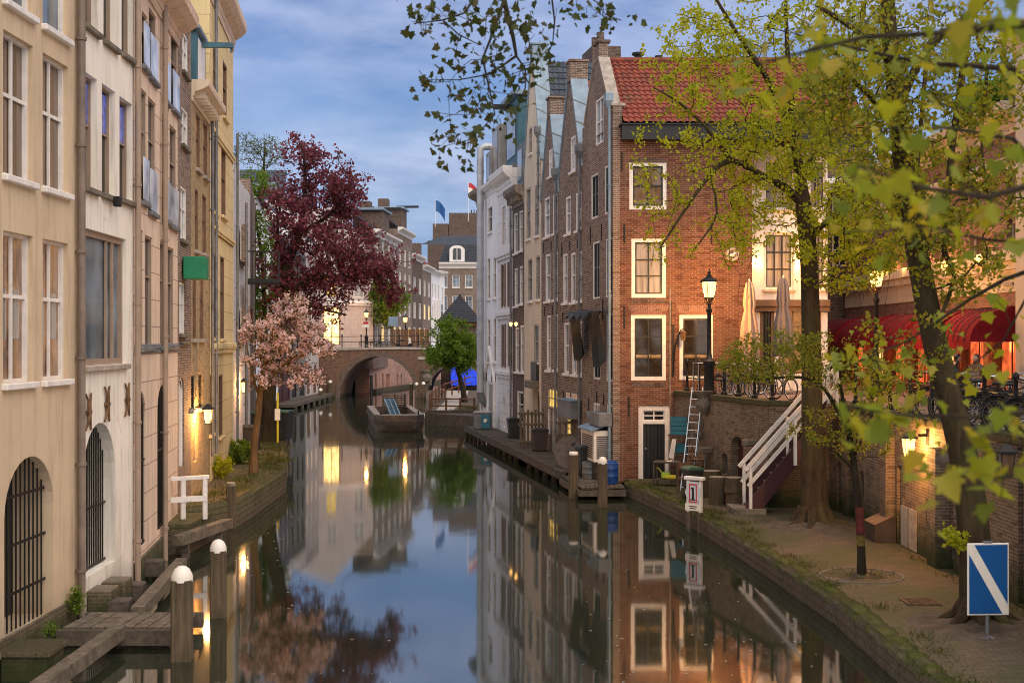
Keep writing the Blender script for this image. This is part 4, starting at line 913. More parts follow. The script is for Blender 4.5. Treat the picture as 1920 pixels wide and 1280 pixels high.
ol = [(0, 0), (W, 0), (W, sh), (W-.38, sh), (W*.5+.34, za-.3), (W*.5+.34, za+.3), (W*.5-.34, za+.3), (W*.5-.34, za-.3), (.38, sh), (0, sh)]
cg.finish(sh, .3, outline=ol, ext=(0, .33), back=True)
m = MB()
for s_ in (1, -1):
    a = Vector((W/2+s_*(W/2-.36), -.05, sh+.02)); c = Vector((W/2+s_*.36, -.05, za-.26)); dd = Vector((0, .42, 0)); up = Vector((0, 0, .07)); ts = plate(a, a+dd, c+dd, c, .07*s_); m.add(ts.v, ts.f)
cg.part(m, 'gable_coping', 'stone'); m = MB(); m.cbox(W/2-.4, W/2+.4, -.08, .42, za+.30, za+.42, .02); cg.part(m, 'gable_cap', 'brick_dark')
m = MB(); m.cbox(W-.42, W+.03, -.06, .45, sh+.003, sh+.12, .02); cg.part(m, 'shoulder_cap', 'stone')
cg.pipe(1152, 195, 896, r=.055, mat='zinc', out=.1, rings=7, hopper=True, u=W-.12)
for x, ya, yb in ((1104, 745, 775), (1119, 735, 755), (1132, 740, 760), (1107, 425, 455), (1128, 420, 450), (1130, 560, 600)): cg.anchor(x, ya, yb)
def right(x0, x1, label, wall, **k):
    return Bld('canal_house', label, 'house', RL(x0), RL(x1), .0, wall, reveal=.055, **k)
def gable_house(x0, x1, label, wall, wins, apex, eave_z, frame, roofmat, glass, z_extra=None, ground=None, pipes=(), anchors=(), zinc=True, cap=.28, capmat=None):
    b = right(x0, x1, label, wall); W = b.W
    for i, q in enumerate(wins): b.win(*q[:4], frame=frame, fw=.09, v=(.5,) if i < 1 else (), h=(.45,), glass=q[4] if len(q) > 4 else glass[i % len(glass)], sill='white_paint', reveal=.055, bw=.06)
    if ground: ground(b)
    b.finish(eave_z, 8, outline=[(0, 0), (W, 0), (W, eave_z), (W/2+cap, apex), (W/2-cap, apex), (0, eave_z)])
    n = 3
    for s_ in (1, -1):
        e = Vector((W/2+s_*(W/2), .0, eave_z)); r_ = Vector((W/2+s_*cap, .0, apex)); dy = Vector((0, .62, 0)); far = Vector((0, 8, 0))
        if s_ > 0: ts = tile_sheet(e+dy, e+far, r_+far, r_+dy, lift=.05)
        else: ts = tile_sheet(e+far, e+dy, r_+dy, r_+far, lift=.05)
        b.part(ts, 'roof', roofmat)
        ml = MB(); nrm = Vector(((r_-e).z, 0, -(r_-e).x)).normalized()*(.10)*s_
        vs = [e+Vector((0, -.06, 0)), e+dy, r_+dy, r_+Vector((0, -.06, 0))]; vs = [p+Vector((0, 0, .02)) for p in vs]; ts = MB().add(vs+[p+Vector((abs(nrm.x)*s_, 0, abs(nrm.z))) for p in vs], [(0, 1, 2, 3), (4, 5, 6, 7), (0, 1, 5, 4), (1, 2, 6, 5), (2, 3, 7, 6), (3, 0, 4, 7)])
        b.part(ts, 'gable_flashing', 'zinc' if zinc else 'stone')
        # standing seams
        for k in range(1, 4):
            sm = MB()
            p = vs[0].lerp(vs[3], k/4)+Vector((abs(nrm.x)*s_, 0, abs(nrm.z))); q = vs[1].lerp(vs[2], k/4-.08)+Vector((abs(nrm.x)*s_, 0, abs(nrm.z))); sm.beam(p, q, .03, .05); b.part(sm, 'seam', 'zinc_dull')
    m = MB(); m.cbox(W/2-cap-.03, W/2+cap+.03, -.07, .66, apex+.0, apex+.75, .02); m.cbox(W/2-cap-.09, W/2+cap+.09, -.12, .7, apex+.752, apex+.86, .02); b.part(m, 'gable_finial', capmat or wall)
    for x, y0_, y1_ in pipes: b.pipe(x, y0_, y1_, r=.055, mat='zinc_dull', hopper=True, rings=6, out=.12, u=min(b.W-.04, max(.04, b.at(x, y0_)[0])))
    for a in anchors: b.anchor(*a)
    return b
gl = ('glass', 'glass_pale')
def gB(b):
    b.win(1061, 1082, 735, 745, frame='white_paint', fw=.06, v=(.5,), h=(), glass='lit_dim'); b.win(1062, 1070, 782, 822, frame='white_paint', fw=.07, v=(), h=(.5,), glass='lit_yellow'); b.door(1073, 1081, 780, 850, leaf='brown_paint', frame='stone', arch=.2)
    b.win(1086, 1090, 795, 820, frame='white_paint', fw=.04, v=(), h=(), glass='lit_warm')
hB = gable_house(1048, 1092, 'tall brown brick house with a pointed gable edged in zinc, next to the corner house', 'brick_brown',
    [(1070, 1079, 259, 324, 'glass_pale'), (1061, 1070, 371, 440), (1080, 1090, 363, 433, 'glass_amber'), (1056, 1064, 477, 568), (1071, 1079, 475, 567), (1085, 1091.5, 472, 564), (1058, 1067, 605, 699), (1073, 1081, 605, 701), (1086, 1091.5, 602, 702)], 15.6, 11.9, 'white_paint', 'tile_red', gl, ground=gB,
    pipes=((1092, 292, 850),), anchors=((1054, 455, 480), (1069, 452, 470), (1083, 448, 466), (1056, 585, 605), (1070, 583, 603), (1084, 580, 602), (1057, 732, 752), (1071, 735, 745)), capmat='brick_brown')
def gC(b):
    b.win(1027, 1045, 727, 763, frame='stone', fw=.06, v=(.33, .66), h=(.5,), glass='lit_yellow'); b.win(1027, 1032, 766, 812, frame='white_paint', fw=.05, v=(), h=(.4,), glass='glass_pale'); b.door(1033, 1038, 766, 848, leaf='white_paint', frame='stone', fw=.05); b.win(1040, 1046, 766, 815, frame='white_paint', fw=.05, v=(), h=(.4,), glass='glass_pale')
hC = gable_house(1015, 1048, 'lower brown brick gabled house with a yellow lit cellar window, next to the cream gable', 'brick_brown',
    [(1029, 1036, 283, 333, 'glass_pale'), (1021, 1031, 373, 446), (1037, 1045, 366, 439), (1023, 1032, 478, 565), (1038, 1046, 474, 562), (1025, 1033, 592, 693, 'glass_amber'), (1039, 1046, 590, 693, 'glass_amber')], 14.9, 11.4, 'white_paint', 'tile_red', gl, ground=gC,
    pipes=((1046.5, 335, 850),), anchors=((1020, 455, 475), (1034, 452, 470), (1022, 575, 592), (1036, 572, 590)))
def gD(b):
    u0, u1, z0, z1 = b.rect(1000, 1010, 678, 712); m = MB(); m.box(u0-.05, u1+.05, -.12, -.003, z0, z1); b.part(m, 'black_panel', 'black_paint'); m = MB(); m.cbox(u0-.35, u1+.12, -.35, -.003, z0-.35, z0-.01, .03); b.part(m, 'stone_ledge', 'stone_dark')
    b.grille(0, 0, 0, 0, r=(b.at(998, 0)[0], b.at(1012, 0)[0], .5, 3.15), arch=.6, n=3, hb=(), back='dark_paint', name='arched_doorway')
hD = gable_house(983, 1015, 'cream plastered gabled house with a blue-grey tiled roof in the right row', 'plaster_ivory',
    [(992, 998, 242, 291, 'glass_pale'), (987, 995, 355, 450), (1003, 1011, 349, 444), (990, 998, 486, 565), (1005, 1012.5, 480, 562), (1001, 1010, 608, 678)], 18.1, 13.3, 'stone', 'tile_blue', ('glass_pale',), ground=gD, pipes=((1013.5, 255, 380),), cap=.3, capmat='zinc')
m = MB(); m.lathe([(.18, 0), (.18, .5), (.3, .5), (.3, .6)], (2.2, 5, 18.1), 8); m.tube([(2.2, 6, 17.6), (2.2, 6, 18.6)], .2, 8); hD.part(m, 'chimney_pot', 'iron')
# E dark narrow
b = right(961, 983, 'narrow dark brick house with a wooden cornice and grey dormer in the right row', 'brick_dark')
for q in ((964, 970.5, 402, 476), (974, 980, 397, 471), (965, 971, 504, 574), (974.5, 980.5, 500, 570), (966.5, 973, 614, 696), (976, 982, 610, 697), (970, 981, 732, 792)): b.win(*q, frame='white_paint', fw=.08, v=(), h=(.4,), glass='glass', sill='white_paint')
m = MB()
for x in (969, 979): u, z = b.at(x, 610); m.lathe([(.03, -.05), (.10, .1), (.02, .16)], (u, -.3, z), 8)
lampE = b.part(m, 'wall_light', 'lamp_glow')
_, ze = b.at(972, 388); b.cornice(ze, hgt=.9, proud=.5, mat='wood_pale', brackets=5); b.finish(ze+.8, 8); W = b.W; zz = ze+.8
b.part(tile_sheet((0, .2, zz), (W, .2, zz), (W, 3.4, zz+4), (0, 3.4, zz+4)), 'roof', 'tile_blue')
m = MB(); m.cbox(W*.25, W*.75, .1, 2.4, zz+.2, zz+2.3, .03); q = b.part(m, 'dormer', 'zinc_dull'); m = MB(); m.box(W*.32, W*.68, .06, .097, zz+.5, zz+2.0); b.part(m, 'dormer_window', 'glass_pale', q); b.pipe(961.8, 390, 790, r=.05, rings=6, u=.05)
# F white with ledges
b = right(933.5, 961, 'pale stucco house with moulded ledges and brown shutters in the right row', 'plaster_offwhite')
for i, q in enumerate(((941, 948, 387, 464), (953, 959, 382, 460), (941, 948, 496, 576), (953, 959, 492, 574), (942, 948.5, 608, 688), (954, 959.5, 606, 686))):
    o = b.win(*q, frame='white_paint', fw=.07, v=(.5,), h=(.4,), glass='glass')
    if i > 1:
        u0, u1, z0, z1 = b.rect(*q); m = MB()
        for e in (u0-.06, u1-.30): m.box(e, e+.36, -.05, -.004, z0, z1)
        b.part(m, 'shutter', 'brown_paint', o)
b.door(953, 958, 732, 783, leaf='dark_paint', fw=.1); b.win(943, 947, 742, 800, frame='plaster_offwhite', fw=.04, v=(), h=(), arch=.5, glass='grey_paint', reveal=.15)
for y in (478, 586, 693): b.band(933, 961, y, .22, .16, mat='plaster_offwhite')
_, ze = b.at(945, 362); b.cornice(ze, hgt=1.1, proud=.5, mat='white_paint'); b.finish(ze+1.0, 8); W = b.W; zz = ze+1
m = MB(); m.slab([(0, zz), (W, zz), (W, zz+.2), (0, zz+.2)], .0, 7); b.part(m, 'roof', 'zinc_dull')
m = MB(); m.cbox(W*.15, W*.9, .35, 4.5, zz+.2, zz+3.7, .04); q = b.part(m, 'dormer', 'teal_paint'); m = MB(); m.cbox(W*.1, W*.95, .05, 4.8, zz+3.72, zz+4.0, .04); b.part(m, 'dormer_roof', 'zinc', q)
m = MB(); m.box(W*.25, W*.8, .30, .345, zz+.8, zz+3.3); b.part(m, 'dormer_window', 'glass_pale', q); m = MB(); m.box(W*.5-.1, W*.5+.1, -.6, 2, zz+3.3, zz+3.55); b.part(m, 'hoist_beam', 'iron')
m = MB(); m.cbox(W*.6, W*1.1, 4, 5.5, zz+.2, zz+6.2, .03); m.tube([(W*.7, 4.6, zz+6.2), (W*.7, 4.6, zz+7.0)], .2, 8); m.tube([(W*.95, 4.6, zz+6.2), (W*.95, 4.6, zz+7.0)], .2, 8); b.part(m, 'chimney', 'brick_dark')
# G white
b = right(906.5, 933.5, 'bright white rendered house with dark window slots near the far end of the right row', 'plaster_pale')
for q in ((915, 923, 390, 438), (914, 919, 485, 561), (925, 930, 482, 559), (914, 919.5, 598, 678), (925, 930.5, 596, 678)): b.win(*q, frame='white_paint', fw=.06, v=(), h=(.4,), glass='glass', sill='white_paint')
m = MB(); u, _ = b.at(920, 780); m.slab([(u-2.2, .5), (u-1.9, .5), (u-1.9, 3.0), (u-.2, 4.6), (u+1.4, 3.0), (u+1.4, .5), (u+1.7, .5), (u+1.7, 3.1), (u-.2, 5.0), (u-2.2, 3.1)], -.12, -.004); b.part(m, 'gable_doorcase', 'white_paint'); b.door(r=(u-1.2, u+.8, .45, 3.0), leaf='grey_paint', fw=.15)
for x, ya, yb in ((913, 698, 715), (922, 700, 715), (930, 697, 715)): b.anchor(x, ya, yb)
_, ze = b.at(920, 365); b.cornice(ze, hgt=.6, proud=.35); b.finish(ze+.6, 8); W = b.W; zz = ze+.6
b.part(tile_sheet((0, .3, zz), (W, .3, zz), (W, 3, zz+3.4), (0, 3, zz+3.4)), 'roof', 'slate')
m = MB(); m.cbox(.3, W*.4, .1, 2.6, zz+.1, zz+2.0, .03); m.cbox(W*.48, W*.95, .1, 3, zz+.1, zz+3.0, .03); q = b.part(m, 'dormer', 'grey_paint'); m = MB(); m.box(.5, W*.36, .06, .097, zz+.4, zz+1.7); m.box(W*.53, W*.9, .06, .097, zz+.5, zz+2.7); b.part(m, 'dormer_window', 'glass_amber', q)
# H brown end
b = right(894.5, 906.5, 'slim brown brick house with a wooden cornice closing the right row', 'brick_brown')
for q in ((898.5, 903, 560, 640), (898.5, 903, 450, 530), (899, 904, 712, 770)): b.win(*q, frame='white_paint', fw=.07, v=(), h=(.4,), glass='glass')
_, ze = b.at(900, 385); b.cornice(ze, hgt=.8, proud=.55, mat='wood_pale'); b.finish(ze+.7, 8)
# the silver ventilation duct
q = RL(911); t = thing('ventilation_duct', 'tall silver ventilation duct climbing the end of the right row', 'duct', (q[0]-.32, q[1]-.1, 0)); m = MB()
def pz(y, d): return H-(y-640)*d/F
dz = q[1]; m.tube([(0, 0, pz(735, dz)), (0, 0, pz(290, dz)), (.02, 0, pz(280, dz)), (.25, .05, pz(275, dz)), (3.2, 1.0, pz(275, dz))], 0.205, 10)
for y in range(320, 730, 60): m.tube([(0, 0, pz(y, dz)), (0, 0, pz(y+4, dz))], .225, 10)
m.build('pipe', K['duct_metal'], t, True); m = MB(); m.tube([(-.0, 0, pz(735, dz)), (.12, .05, pz(750, dz)), (.4, .1, pz(760, dz))], .2, 8); m.build('elbow', K['zinc_dull'], t)
# ================================================================ STREET LEVEL, RIGHT
def face(b, *a, **k): return b.win(*a, **k)
# white lit house beside the corner house
b = Bld('town_house', 'cream plastered house with tall black barred windows and warm wall lights, behind the linden tree', 'house', (8.36, 46.2), (11.4, 46.2), ZS-.1, 'plaster_pale', reveal=.12)
kk = dict(frame='white_paint', sash='black_paint', fw=.08, sfw=.03, v=(.33, .66), h=(.33, .66), glass='glass_curtain', sill='plaster_ivory')
b.win(1433, 1490, 300, 392, **kk); b.win(1433, 1488, 436, 542, **kk); b.win(1518, 1548, 300, 392, **kk); b.win(1518, 1548, 436, 542, **kk)
b.door(1425, 1452, 572, 735, leaf='dark_paint', frame='brown_paint'); b.win(1460, 1540, 572, 700, frame='brown_paint', glass='lit_dim', v=(.33, .66), h=(.3,))
b.band(1412, 1554, 562, .25, .25, mat='brown_paint'); zt = 12.74-b.z0; m = MB(); m.box(0, b.W+1.5, -.35, -.004, zt-.5, zt-.05); b.part(m, 'gutter_board', 'black_paint'); b.finish(zt, 6)
b.part(tile_sheet((0, -.2, zt+.02), (b.W+1.5, -.2, zt+.02), (b.W+1, 1.6, zt+2.3), (0, 1.6, zt+2.3)), 'roof', 'tile_red')
for x in (1417, 1506):
    u, z = b.at(x, 503); m = MB(); m.lathe([(.05, -.1), (.09, .08), (.04, .1)], (u, -.16, z), 8); b.part(m, 'wall_light', 'lamp_glow'); point_light('wall_light_glow', b.F @ Vector((u, -.35, z+.15)), 26, parent=None)
# dark house at the back of the street
b = Bld('town_house', 'dark brick house at the back of the street, left of the red awnings', 'house', (11.45, 58), (16.2, 58), ZS-.1, 'brick_dark')
for x0, x1, ya, yb in ((1480, 1510, 430, 500), (1560, 1590, 430, 500), (1560, 1590, 330, 400), (1480, 1510, 330, 400)): b.win(x0, x1, ya, yb, frame='white_paint', glass='glass', fw=.1)
b.win(1592, 1640, 570, 690, frame='white_paint', fw=.12, glass='glass', v=(.5,), h=(.2,)); b.band(0, 0, 0, .3, .3, u=(0, b.W), z=9.2); b.finish(11.5, 6)
b.part(tile_sheet((0, .0, 11.5), (b.W, .0, 11.5), (b.W, 4, 14.6), (0, 4, 14.6)), 'roof', 'slate')
# restaurant with red awnings
rs = Bld('restaurant', 'brick restaurant with uplights and a glowing red ground floor on the right', 'restaurant', (15.0, 57.5), (15.0, 37.4), ZS-.1, 'brick_pink', reveal=.2)
for x0, x1, ya, yb in ((1652, 1666, 480, 528), (1693, 1707, 475, 522), (1752, 1772, 470, 520), (1818, 1840, 440, 520), (1888, 1903, 412, 530)): rs.win(x0, x1, ya, yb, frame='stone', sash='brown_paint', fw=.12, sfw=.05, glass='glass_amber', v=(.5,), h=(.3,), sill='stone')
for x0, x1 in ((1652, 1666), (1693, 1707), (1752, 1772), (1818, 1840), (1888, 1903)): rs.win(x0, x1, 330, 385, frame='stone', sash='brown_paint', fw=.12, sfw=.05, glass='glass_pale', v=(.5,), h=(.3,), sill='stone')
gz0, gz1 = .25, 2.75
for k in range(7):
    u = 1.0+k*2.75; rs.win(r=(u, u+2.0, gz0, gz1), frame='wood_brown', glass='lit_red' if k % 3 != 1 else 'lit_warm', v=(.5,), h=(.25,), fw=.1, reveal=.25)
u0, u1 = 0, rs.W
rs.band(0, 0, 0, .35, .35, u=(0, rs.W), z=4.6, mat='plaster_ivory'); rs.band(0, 0, 0, .25, .22, u=(0, rs.W), z=7.4, mat='plaster_ivory'); rs.cornice(8.1, hgt=.8, proud=.7, mat='plaster_ivory'); rs.finish(8.9, 8)
m = MB(); m.box(0, rs.W, -.05, -.006, 3.35, 4.2); rs.part(m, 'fascia', 'plaster_ivory'); rs.part(tile_sheet((0, .0, 9.0), (rs.W, .0, 9.0), (rs.W, 3, 10.6), (0, 3, 10.6), tw=.5, tl=.4), 'roof', 'slate')
for x, y in ((1742, 510), (1785, 505), (1798, 505), (1856, 495), (1680, 512), (1712, 510)):
    u, z = rs.at(x, y); m = MB(); m.lathe([(.05, -.12), (.1, .06), (.05, .1)], (u, -.17, z), 8); rs.part(m, 'uplight', 'lamp_glow'); point_light('uplight_glow', rs.F @ Vector((u, -.4, z+.25)), 20)
aw_grp = 'red awnings of the restaurant'
def awning(u0, u1, label):
    W = u1-u0; t = thing('awning', label, 'awning', rs.F @ Vector((u0, -.06, 0)), math.atan2(rs.u.y, rs.u.x), aw_grp)
    n = 9; prof = [(-1.5*math.sin(math.pi/2*i/n), 1.85+1.05*math.cos(math.pi/2*i/n)) for i in range(n+1)]; m = MB()
    k = n+1; seg = 8; vs = []
    for j in range(seg+1):
        q = j/seg; sag = .03*math.sin(q*math.pi*seg/2)
        vs += [(W*q, y, z+sag*(i/n)) for i, (y, z) in enumerate(prof)]
    m.add(vs, [(j*k+i, j*k+i+1, (j+1)*k+i+1, (j+1)*k+i) for j in range(seg) for i in range(n)])
    for x in (0.0, W): m.add([(x, y, z) for y, z in prof]+[(x, 0, 1.85)], [tuple(range(k+1))])
    m.build('canopy', K['awning_red'], t); v = MB(); s_ = 24
    v.add([(W*i/s_, -1.505, 1.85) for i in range(s_+1)]+[(W*i/s_, -1.515-.02*(i % 2), 1.6+.04*(i % 2)) for i in range(s_+1)], [(i, i+1, s_+2+i, s_+1+i) for i in range(s_)]); v.build('valance', K['awning_red'], t)
    r_ = MB()
    for i in range(1, 6): x = W*i/6; r_.tube([(x, y*1.004-.004, z+.012) for y, z in prof], .012, 4)
    r_.build('rib', K['maroon'], t)
for i, (ua, ub) in enumerate(((.2, 4.2), (4.6, 8.6), (9.2, 13.3), (13.9, 16.6), (17.0, 19.9))):
    awning(ua, ub, ('red awning at the far end of the restaurant, left of the plane tree trunk', 'red awning second from the far end, partly behind the plane tree trunk', 'red awning just right of the leaning plane tree trunk', 'red rounded awning between the plane trunk and the right edge', 'red rounded awning nearest the cream pillar at the right edge')[i])
for u, c in ((3, (1, .16, .05)), (7.5, (1, .16, .05)), (11, (1, .2, .06)), (14.5, (1, .3, .08)), (18, (1, .3, .08))): point_light('restaurant_glow', rs.F @ Vector((u, -1.2, 1.7)), 24, c, .2)
b = Bld('town_house', 'cream pillar and front of the house at the right edge beyond the bicycles', 'house', (14.55, 37.0), (14.55, 14), ZS-.1, 'plaster_ivory'); b.win(r=(3, 4.2, 4.5, 6.5), frame='white_paint'); b.cornice(9.8, hgt=.9, proud=.6); b.finish(10.6, 8)
b.part(tile_sheet((0, .0, 10.7), (b.W, .0, 10.7), (b.W, 2.5, 14.4), (0, 2.5, 14.4), tw=.5, tl=.4), 'roof', 'slate')
# seated guests
def person(name_label, loc, rz, shirt):
    t = thing('person', name_label, 'person', loc, rz)
    me = bpy.data.meshes.new('body'); J = [(0, 0, .52), (0, .02, .8), (0, .0, 1.02), (0, -.02, 1.14), (0, -.04, 1.30), (.2, .0, 1.0), (.26, -.1, .76), (.18, -.32, .74), (-.2, 0, 1.0), (-.26, -.1, .76), (-.18, -.32, .74), (.12, -.42, .5), (.12, -.45, .08), (.12, -.58, .05), (-.12, -.42, .5), (-.12, -.45, .08), (-.12, -.58, .05)]
    E = [(0, 1), (1, 2), (2, 3), (3, 4), (2, 5), (5, 6), (6, 7), (2, 8), (8, 9), (9, 10), (0, 11), (11, 12), (12, 13), (0, 14), (14, 15), (15, 16)]
    rad = [.15, .15, .15, .06, .11, .07, .055, .04, .07, .055, .04, .085, .06, .05, .085, .06, .05]
    me.from_pydata(J, E, []); o = bpy.data.objects.new('body', me); COL.objects.link(o); o.parent = t
    sk = o.modifiers.new('s', 'SKIN')
    if not me.skin_vertices: me.attributes  # created with the modifier
    for v, r in zip(me.skin_vertices[0].data, rad): v.radius = (r, r)
    me.skin_vertices[0].data[0].use_root = True; su = o.modifiers.new('d', 'SUBSURF'); su.levels = 1; su.render_levels = 1; me.materials.append(K[shirt])
    MB().ball((0, -.03, 1.29), .105, 10, 8, 1.1).build('hair', K['dark_paint'], t, True); MB().ball((0, -.075, 1.25), .092, 10, 8, 1.2).build('face', K['skin'], t, True)
K['skin'] = m_plain('skin', (.42, .25, .17), .6)
try:
    person('seated guest in dark clothes under the red awnings, left of the other guest', (13.4, 38.6, ZS+.0), R(60), 'dark_paint'); person('seated guest in dark clothes under the red awnings, nearer the cream pillar', (13.5, 37.2, ZS+.0), R(-40), 'brown_paint')
except Exception as e: print('person', e)
def terrace_table(label, loc):
    t = thing('terrace_table', label, 'table', loc); MB().lathe([(.36, .72), (.36, .75)], n=16).build('tabletop', K['wood_brown'], t); MB().lathe([(.22, 0), (.2, .03), (.03, .05), (.03, .72)], n=10).build('pedestal', K['iron'], t)
terrace_table('small round terrace table between the two seated guests', (13.0, 37.9, ZS))

# ---- street lamps
def street_lamp(label, loc, h, power, grp):
    t = thing('street_lamp', label, 'street lamp', loc, R(20), grp); m = MB()
    m.lathe([(.24, 0), (.24, .12), (.17, .16), (.17, .95), (.20, 1.0), (.20, 1.12), (.10, 1.22), (.075, 1.4), (.065, h-.95), (.10, h-.9), (.10, h-.82), (.06, h-.78), (.06, h-.62)], n=12); m.build('post', K['iron'], t, True)
    m = MB()
    for s_ in range(4): a = R(45+90*s_); m.tube([(.05*math.cos(a), .05*math.sin(a), h-.66), (.2*math.cos(a), .2*math.sin(a), h-.55), (.14*math.cos(a), .14*math.sin(a), h-.45)], .015, 5)
    m.lathe([(.05, h-.62), (.17, h-.46), (.17, h-.44)], n=4); m.build('bracket', K['rusty'], t)
    g = MB(); g.lathe([(.15, h-.43), (.24, h+.04)], n=4); g.build('lantern_glass', K['lamp_glow'], t)
    m = MB()
    for s_ in range(4): a = R(45+90*s_); m.tube([(.152*math.cos(a), .152*math.sin(a), h-.44), (.245*math.cos(a), .245*math.sin(a), h+.05)], .012, 5)
    m.lathe([(.29, h+.05), (.30, h+.09), (.2, h+.17), (.1, h+.22), (.09, h+.28), (.05, h+.30)], n=8); m.ball((0, 0, h+.36), .055); m.tube([(0, 0, h+.38), (0, 0, h+.5)], .012, 5); m.build('lantern_cap', K['iron'], t, True)
    point_light('lamp_light', Vector(loc)+Vector((0, 0, h-.2)), power, size=.17)
lg = 'street lamps along the canal street'
street_lamp('lit street lamp in front of the red brick corner house', (6.38, 41.4, ZS), 3.62, 950, lg)
street_lamp('lit street lamp seen through the linden leaves, left of the leaning plane tree trunk', P(1643, 735, 41)+Vector((0, 0, 0)), 3.95, 520, lg)
for o in list(COL.objects):
    if o.name.startswith('street_lamp'): o.location.z = ZS
street_lamp('lit street lamp on the bridge under the copper beech branches', P(687, 652, 125), 3.4, 110, lg); street_lamp('lit street lamp behind the brown hoarding on the far bridge', P(760, 652, 126.5), 2.95, 350, lg)
# ---- wall lanterns
def wall_lantern(label, loc, rz, power, lit=True):
    t = thing('wall_lantern', label, 'lantern', loc, rz); m = MB(); m.box(-.035, .035, .2, .42, .24, .30); m.box(-.1, .1, .40, .43, .05, .4); m.build('bracket', K['iron'], t)
    g = MB(); g.lathe([(.10, -.2), (.165, .2)], n=4); g.build('lantern_glass', K['lamp_glow' if lit else 'glass_amber'], t); m = MB()
    for s_ in range(4): a = R(45+90*s_); m.tube([(.104*math.cos(a), .104*math.sin(a), -.21), (.17*math.cos(a), .17*math.sin(a), .2)], .011, 5)
    m.lathe([(.22, .2), (.22, .23), (.08, .34), (.03, .36)], n=4); m.lathe([(.11, -.23), (.11, -.2)], n=4); m.build('lantern_cap', K['iron'], t)
    if lit: point_light('lantern_light', Vector(loc), power, size=.13)
wall_lantern('lit wall lantern between the yellow brick house and the cream house, left', (-8.79, 37.0, 3.08), R(97), 480)
wall_lantern('lit wall lantern on the white painted brick house beyond the cream house', (-10.45, 50.0, 3.45), R(97), 480)
wall_lantern('lit wall lantern on the long quay wall, among the plane leaves', (8.68, 28.0, 2.92), R(-90), 400)
wall_lantern('unlit lantern with a teal cap on the long quay wall at the right edge', (8.6, 22.3, 3.1), R(-90), 0, False)

# ---- railings
def railing(label, pts, z, hgt, step, rails=(.45, .95), mat='iron'):
    t = thing('railing', label, 'railing', (0, 0, 0)); fine = []
    for a, b in zip(pts[:-1], pts[1:]):
        a, b = Vector(a), Vector(b); n = max(1, round((b-a).length/step)); fine += [a.lerp(b, i/n) for i in range(n)]
    fine.append(Vector(pts[-1])); m = MB()
    for q in rails: m.tube([(p.x, p.y, z+hgt*q) for p in fine], .022, 6)
    m.build('rail', K[mat], t)
    for p in fine:
        o = MB(); o.lathe([(.09, 0), (.09, .08), (.05, .12), (.045, hgt*.5), (.06, hgt*.52), (.045, hgt*.55), (.04, hgt*.97), (.065, hgt), (.065, hgt+.06), (.02, hgt+.11)], (p.x, p.y, z), 8); o.build('railing_post', K[mat], t, True)
    return t
railing('black iron railing along the quay edge under the lit street lamp', [(6.02, 44.0), (7.0, 39.6), (7.55, 37.15)], ZS+.06, 1.0, 1.1)
railing('long black iron railing in front of the parked bicycles on the right', [(9.40, 35.0), (9.40, 8.0)], ZS+.06, 1.02, 1.6, rails=(.4, .7, .97))

# ---- bicycles
def make_bike(label, loc, rz, frame='iron', lean=0, group=None):
    t = thing('bicycle', label, 'bicycle', loc, rz, group); t.rotation_euler = (lean, 0, rz); r = .335; A_, B_ = (-.53, 0, r), (.55, 0, r); bb = (-.08, 0, .30); st = (-.23, 0, .82); hd = (.33, 0, .86); hb = (.36, 0, .68)
    m = MB(); m.tube([bb, st], .018, 6); m.tube([bb, hb], .02, 6); m.tube([(-.19, 0, .72), hd], .018, 6); m.tube([A_, bb], .012, 6); m.tube([A_, (-.2, 0, .72)], .01, 6); m.tube([hd, hb, (.42, 0, .5), B_], .016, 6)
    m.box(-.8, -.3, -.06, .06, .70, .715); m.tube([A_, (-.7, 0, .70)], .008, 5); m.build('frame', K[frame], t)
    for c in (A_, B_):
        w_ = MB().torus(c, r-.02, .02, 'y', 22, 5).build('wheel', K['rubber'], t); s_ = MB(); s_.torus(c, r-.045, .009, 'y', 22, 4)
        for k in range(9): a = math.pi*2*k/9; s_.tube([c, (c[0]+(r-.05)*math.cos(a), 0, c[2]+(r-.05)*math.sin(a))], .003, 3, False)
        s_.lathe([(.03, -.05), (.03, .05)], c, 8, 'y'); s_.build('rim', K['chrome'], w_)
        g = MB(); g.tube([(c[0]+(r+.03)*math.cos(a), 0, c[2]+(r+.03)*math.sin(a)) for a in [R(q) for q in range(10, 171, 20)]], .014, 4); g.build('mudguard', K[frame], t)
    m = MB(); m.tube([hd, (.31, 0, 1.0)], .014, 6); m.tube([(.12, -.28, 1.03), (.27, -.22, 1.05), (.33, 0, 1.02), (.27, .22, 1.05), (.12, .28, 1.03)], .012, 6); m.build('handlebar', K['chrome'], t)
    m = MB(); m.cbox(-.36, -.10, -.085, .085, .90, .96, .03); m.tube([st, (-.24, 0, .92)], .012, 6); m.build('saddle', K['rubber'], t)
    m = MB(); m.lathe([(.09, -.012), (.09, .012)], bb, 12, 'y'); m.box(-.1, .0, .05, .14, .12, .14); m.box(-.16, -.06, -.14, -.05, .46, .48); m.build('crank', K['steel'], t)
    m = MB(); m.lathe([(.03, -.03), (.055, .03)], (.43, 0, .80), 8, 'x'); m.build('headlight', K['chrome'], t)
    return t
rng = random.Random(11)
bg = 'bicycles parked along the right hand street railing'
b0 = make_bike('black city bicycle at the near right edge of the street railing', (9.95, 21.2, ZS+.0), R(8), 'iron', R(4), bg)
words = ['second', 'third', 'fourth', 'fifth', 'sixth', 'seventh', 'eighth', 'ninth', 'tenth', 'eleventh', 'twelfth', 'thirteenth', 'fourteenth', 'fifteenth', 'sixteenth']
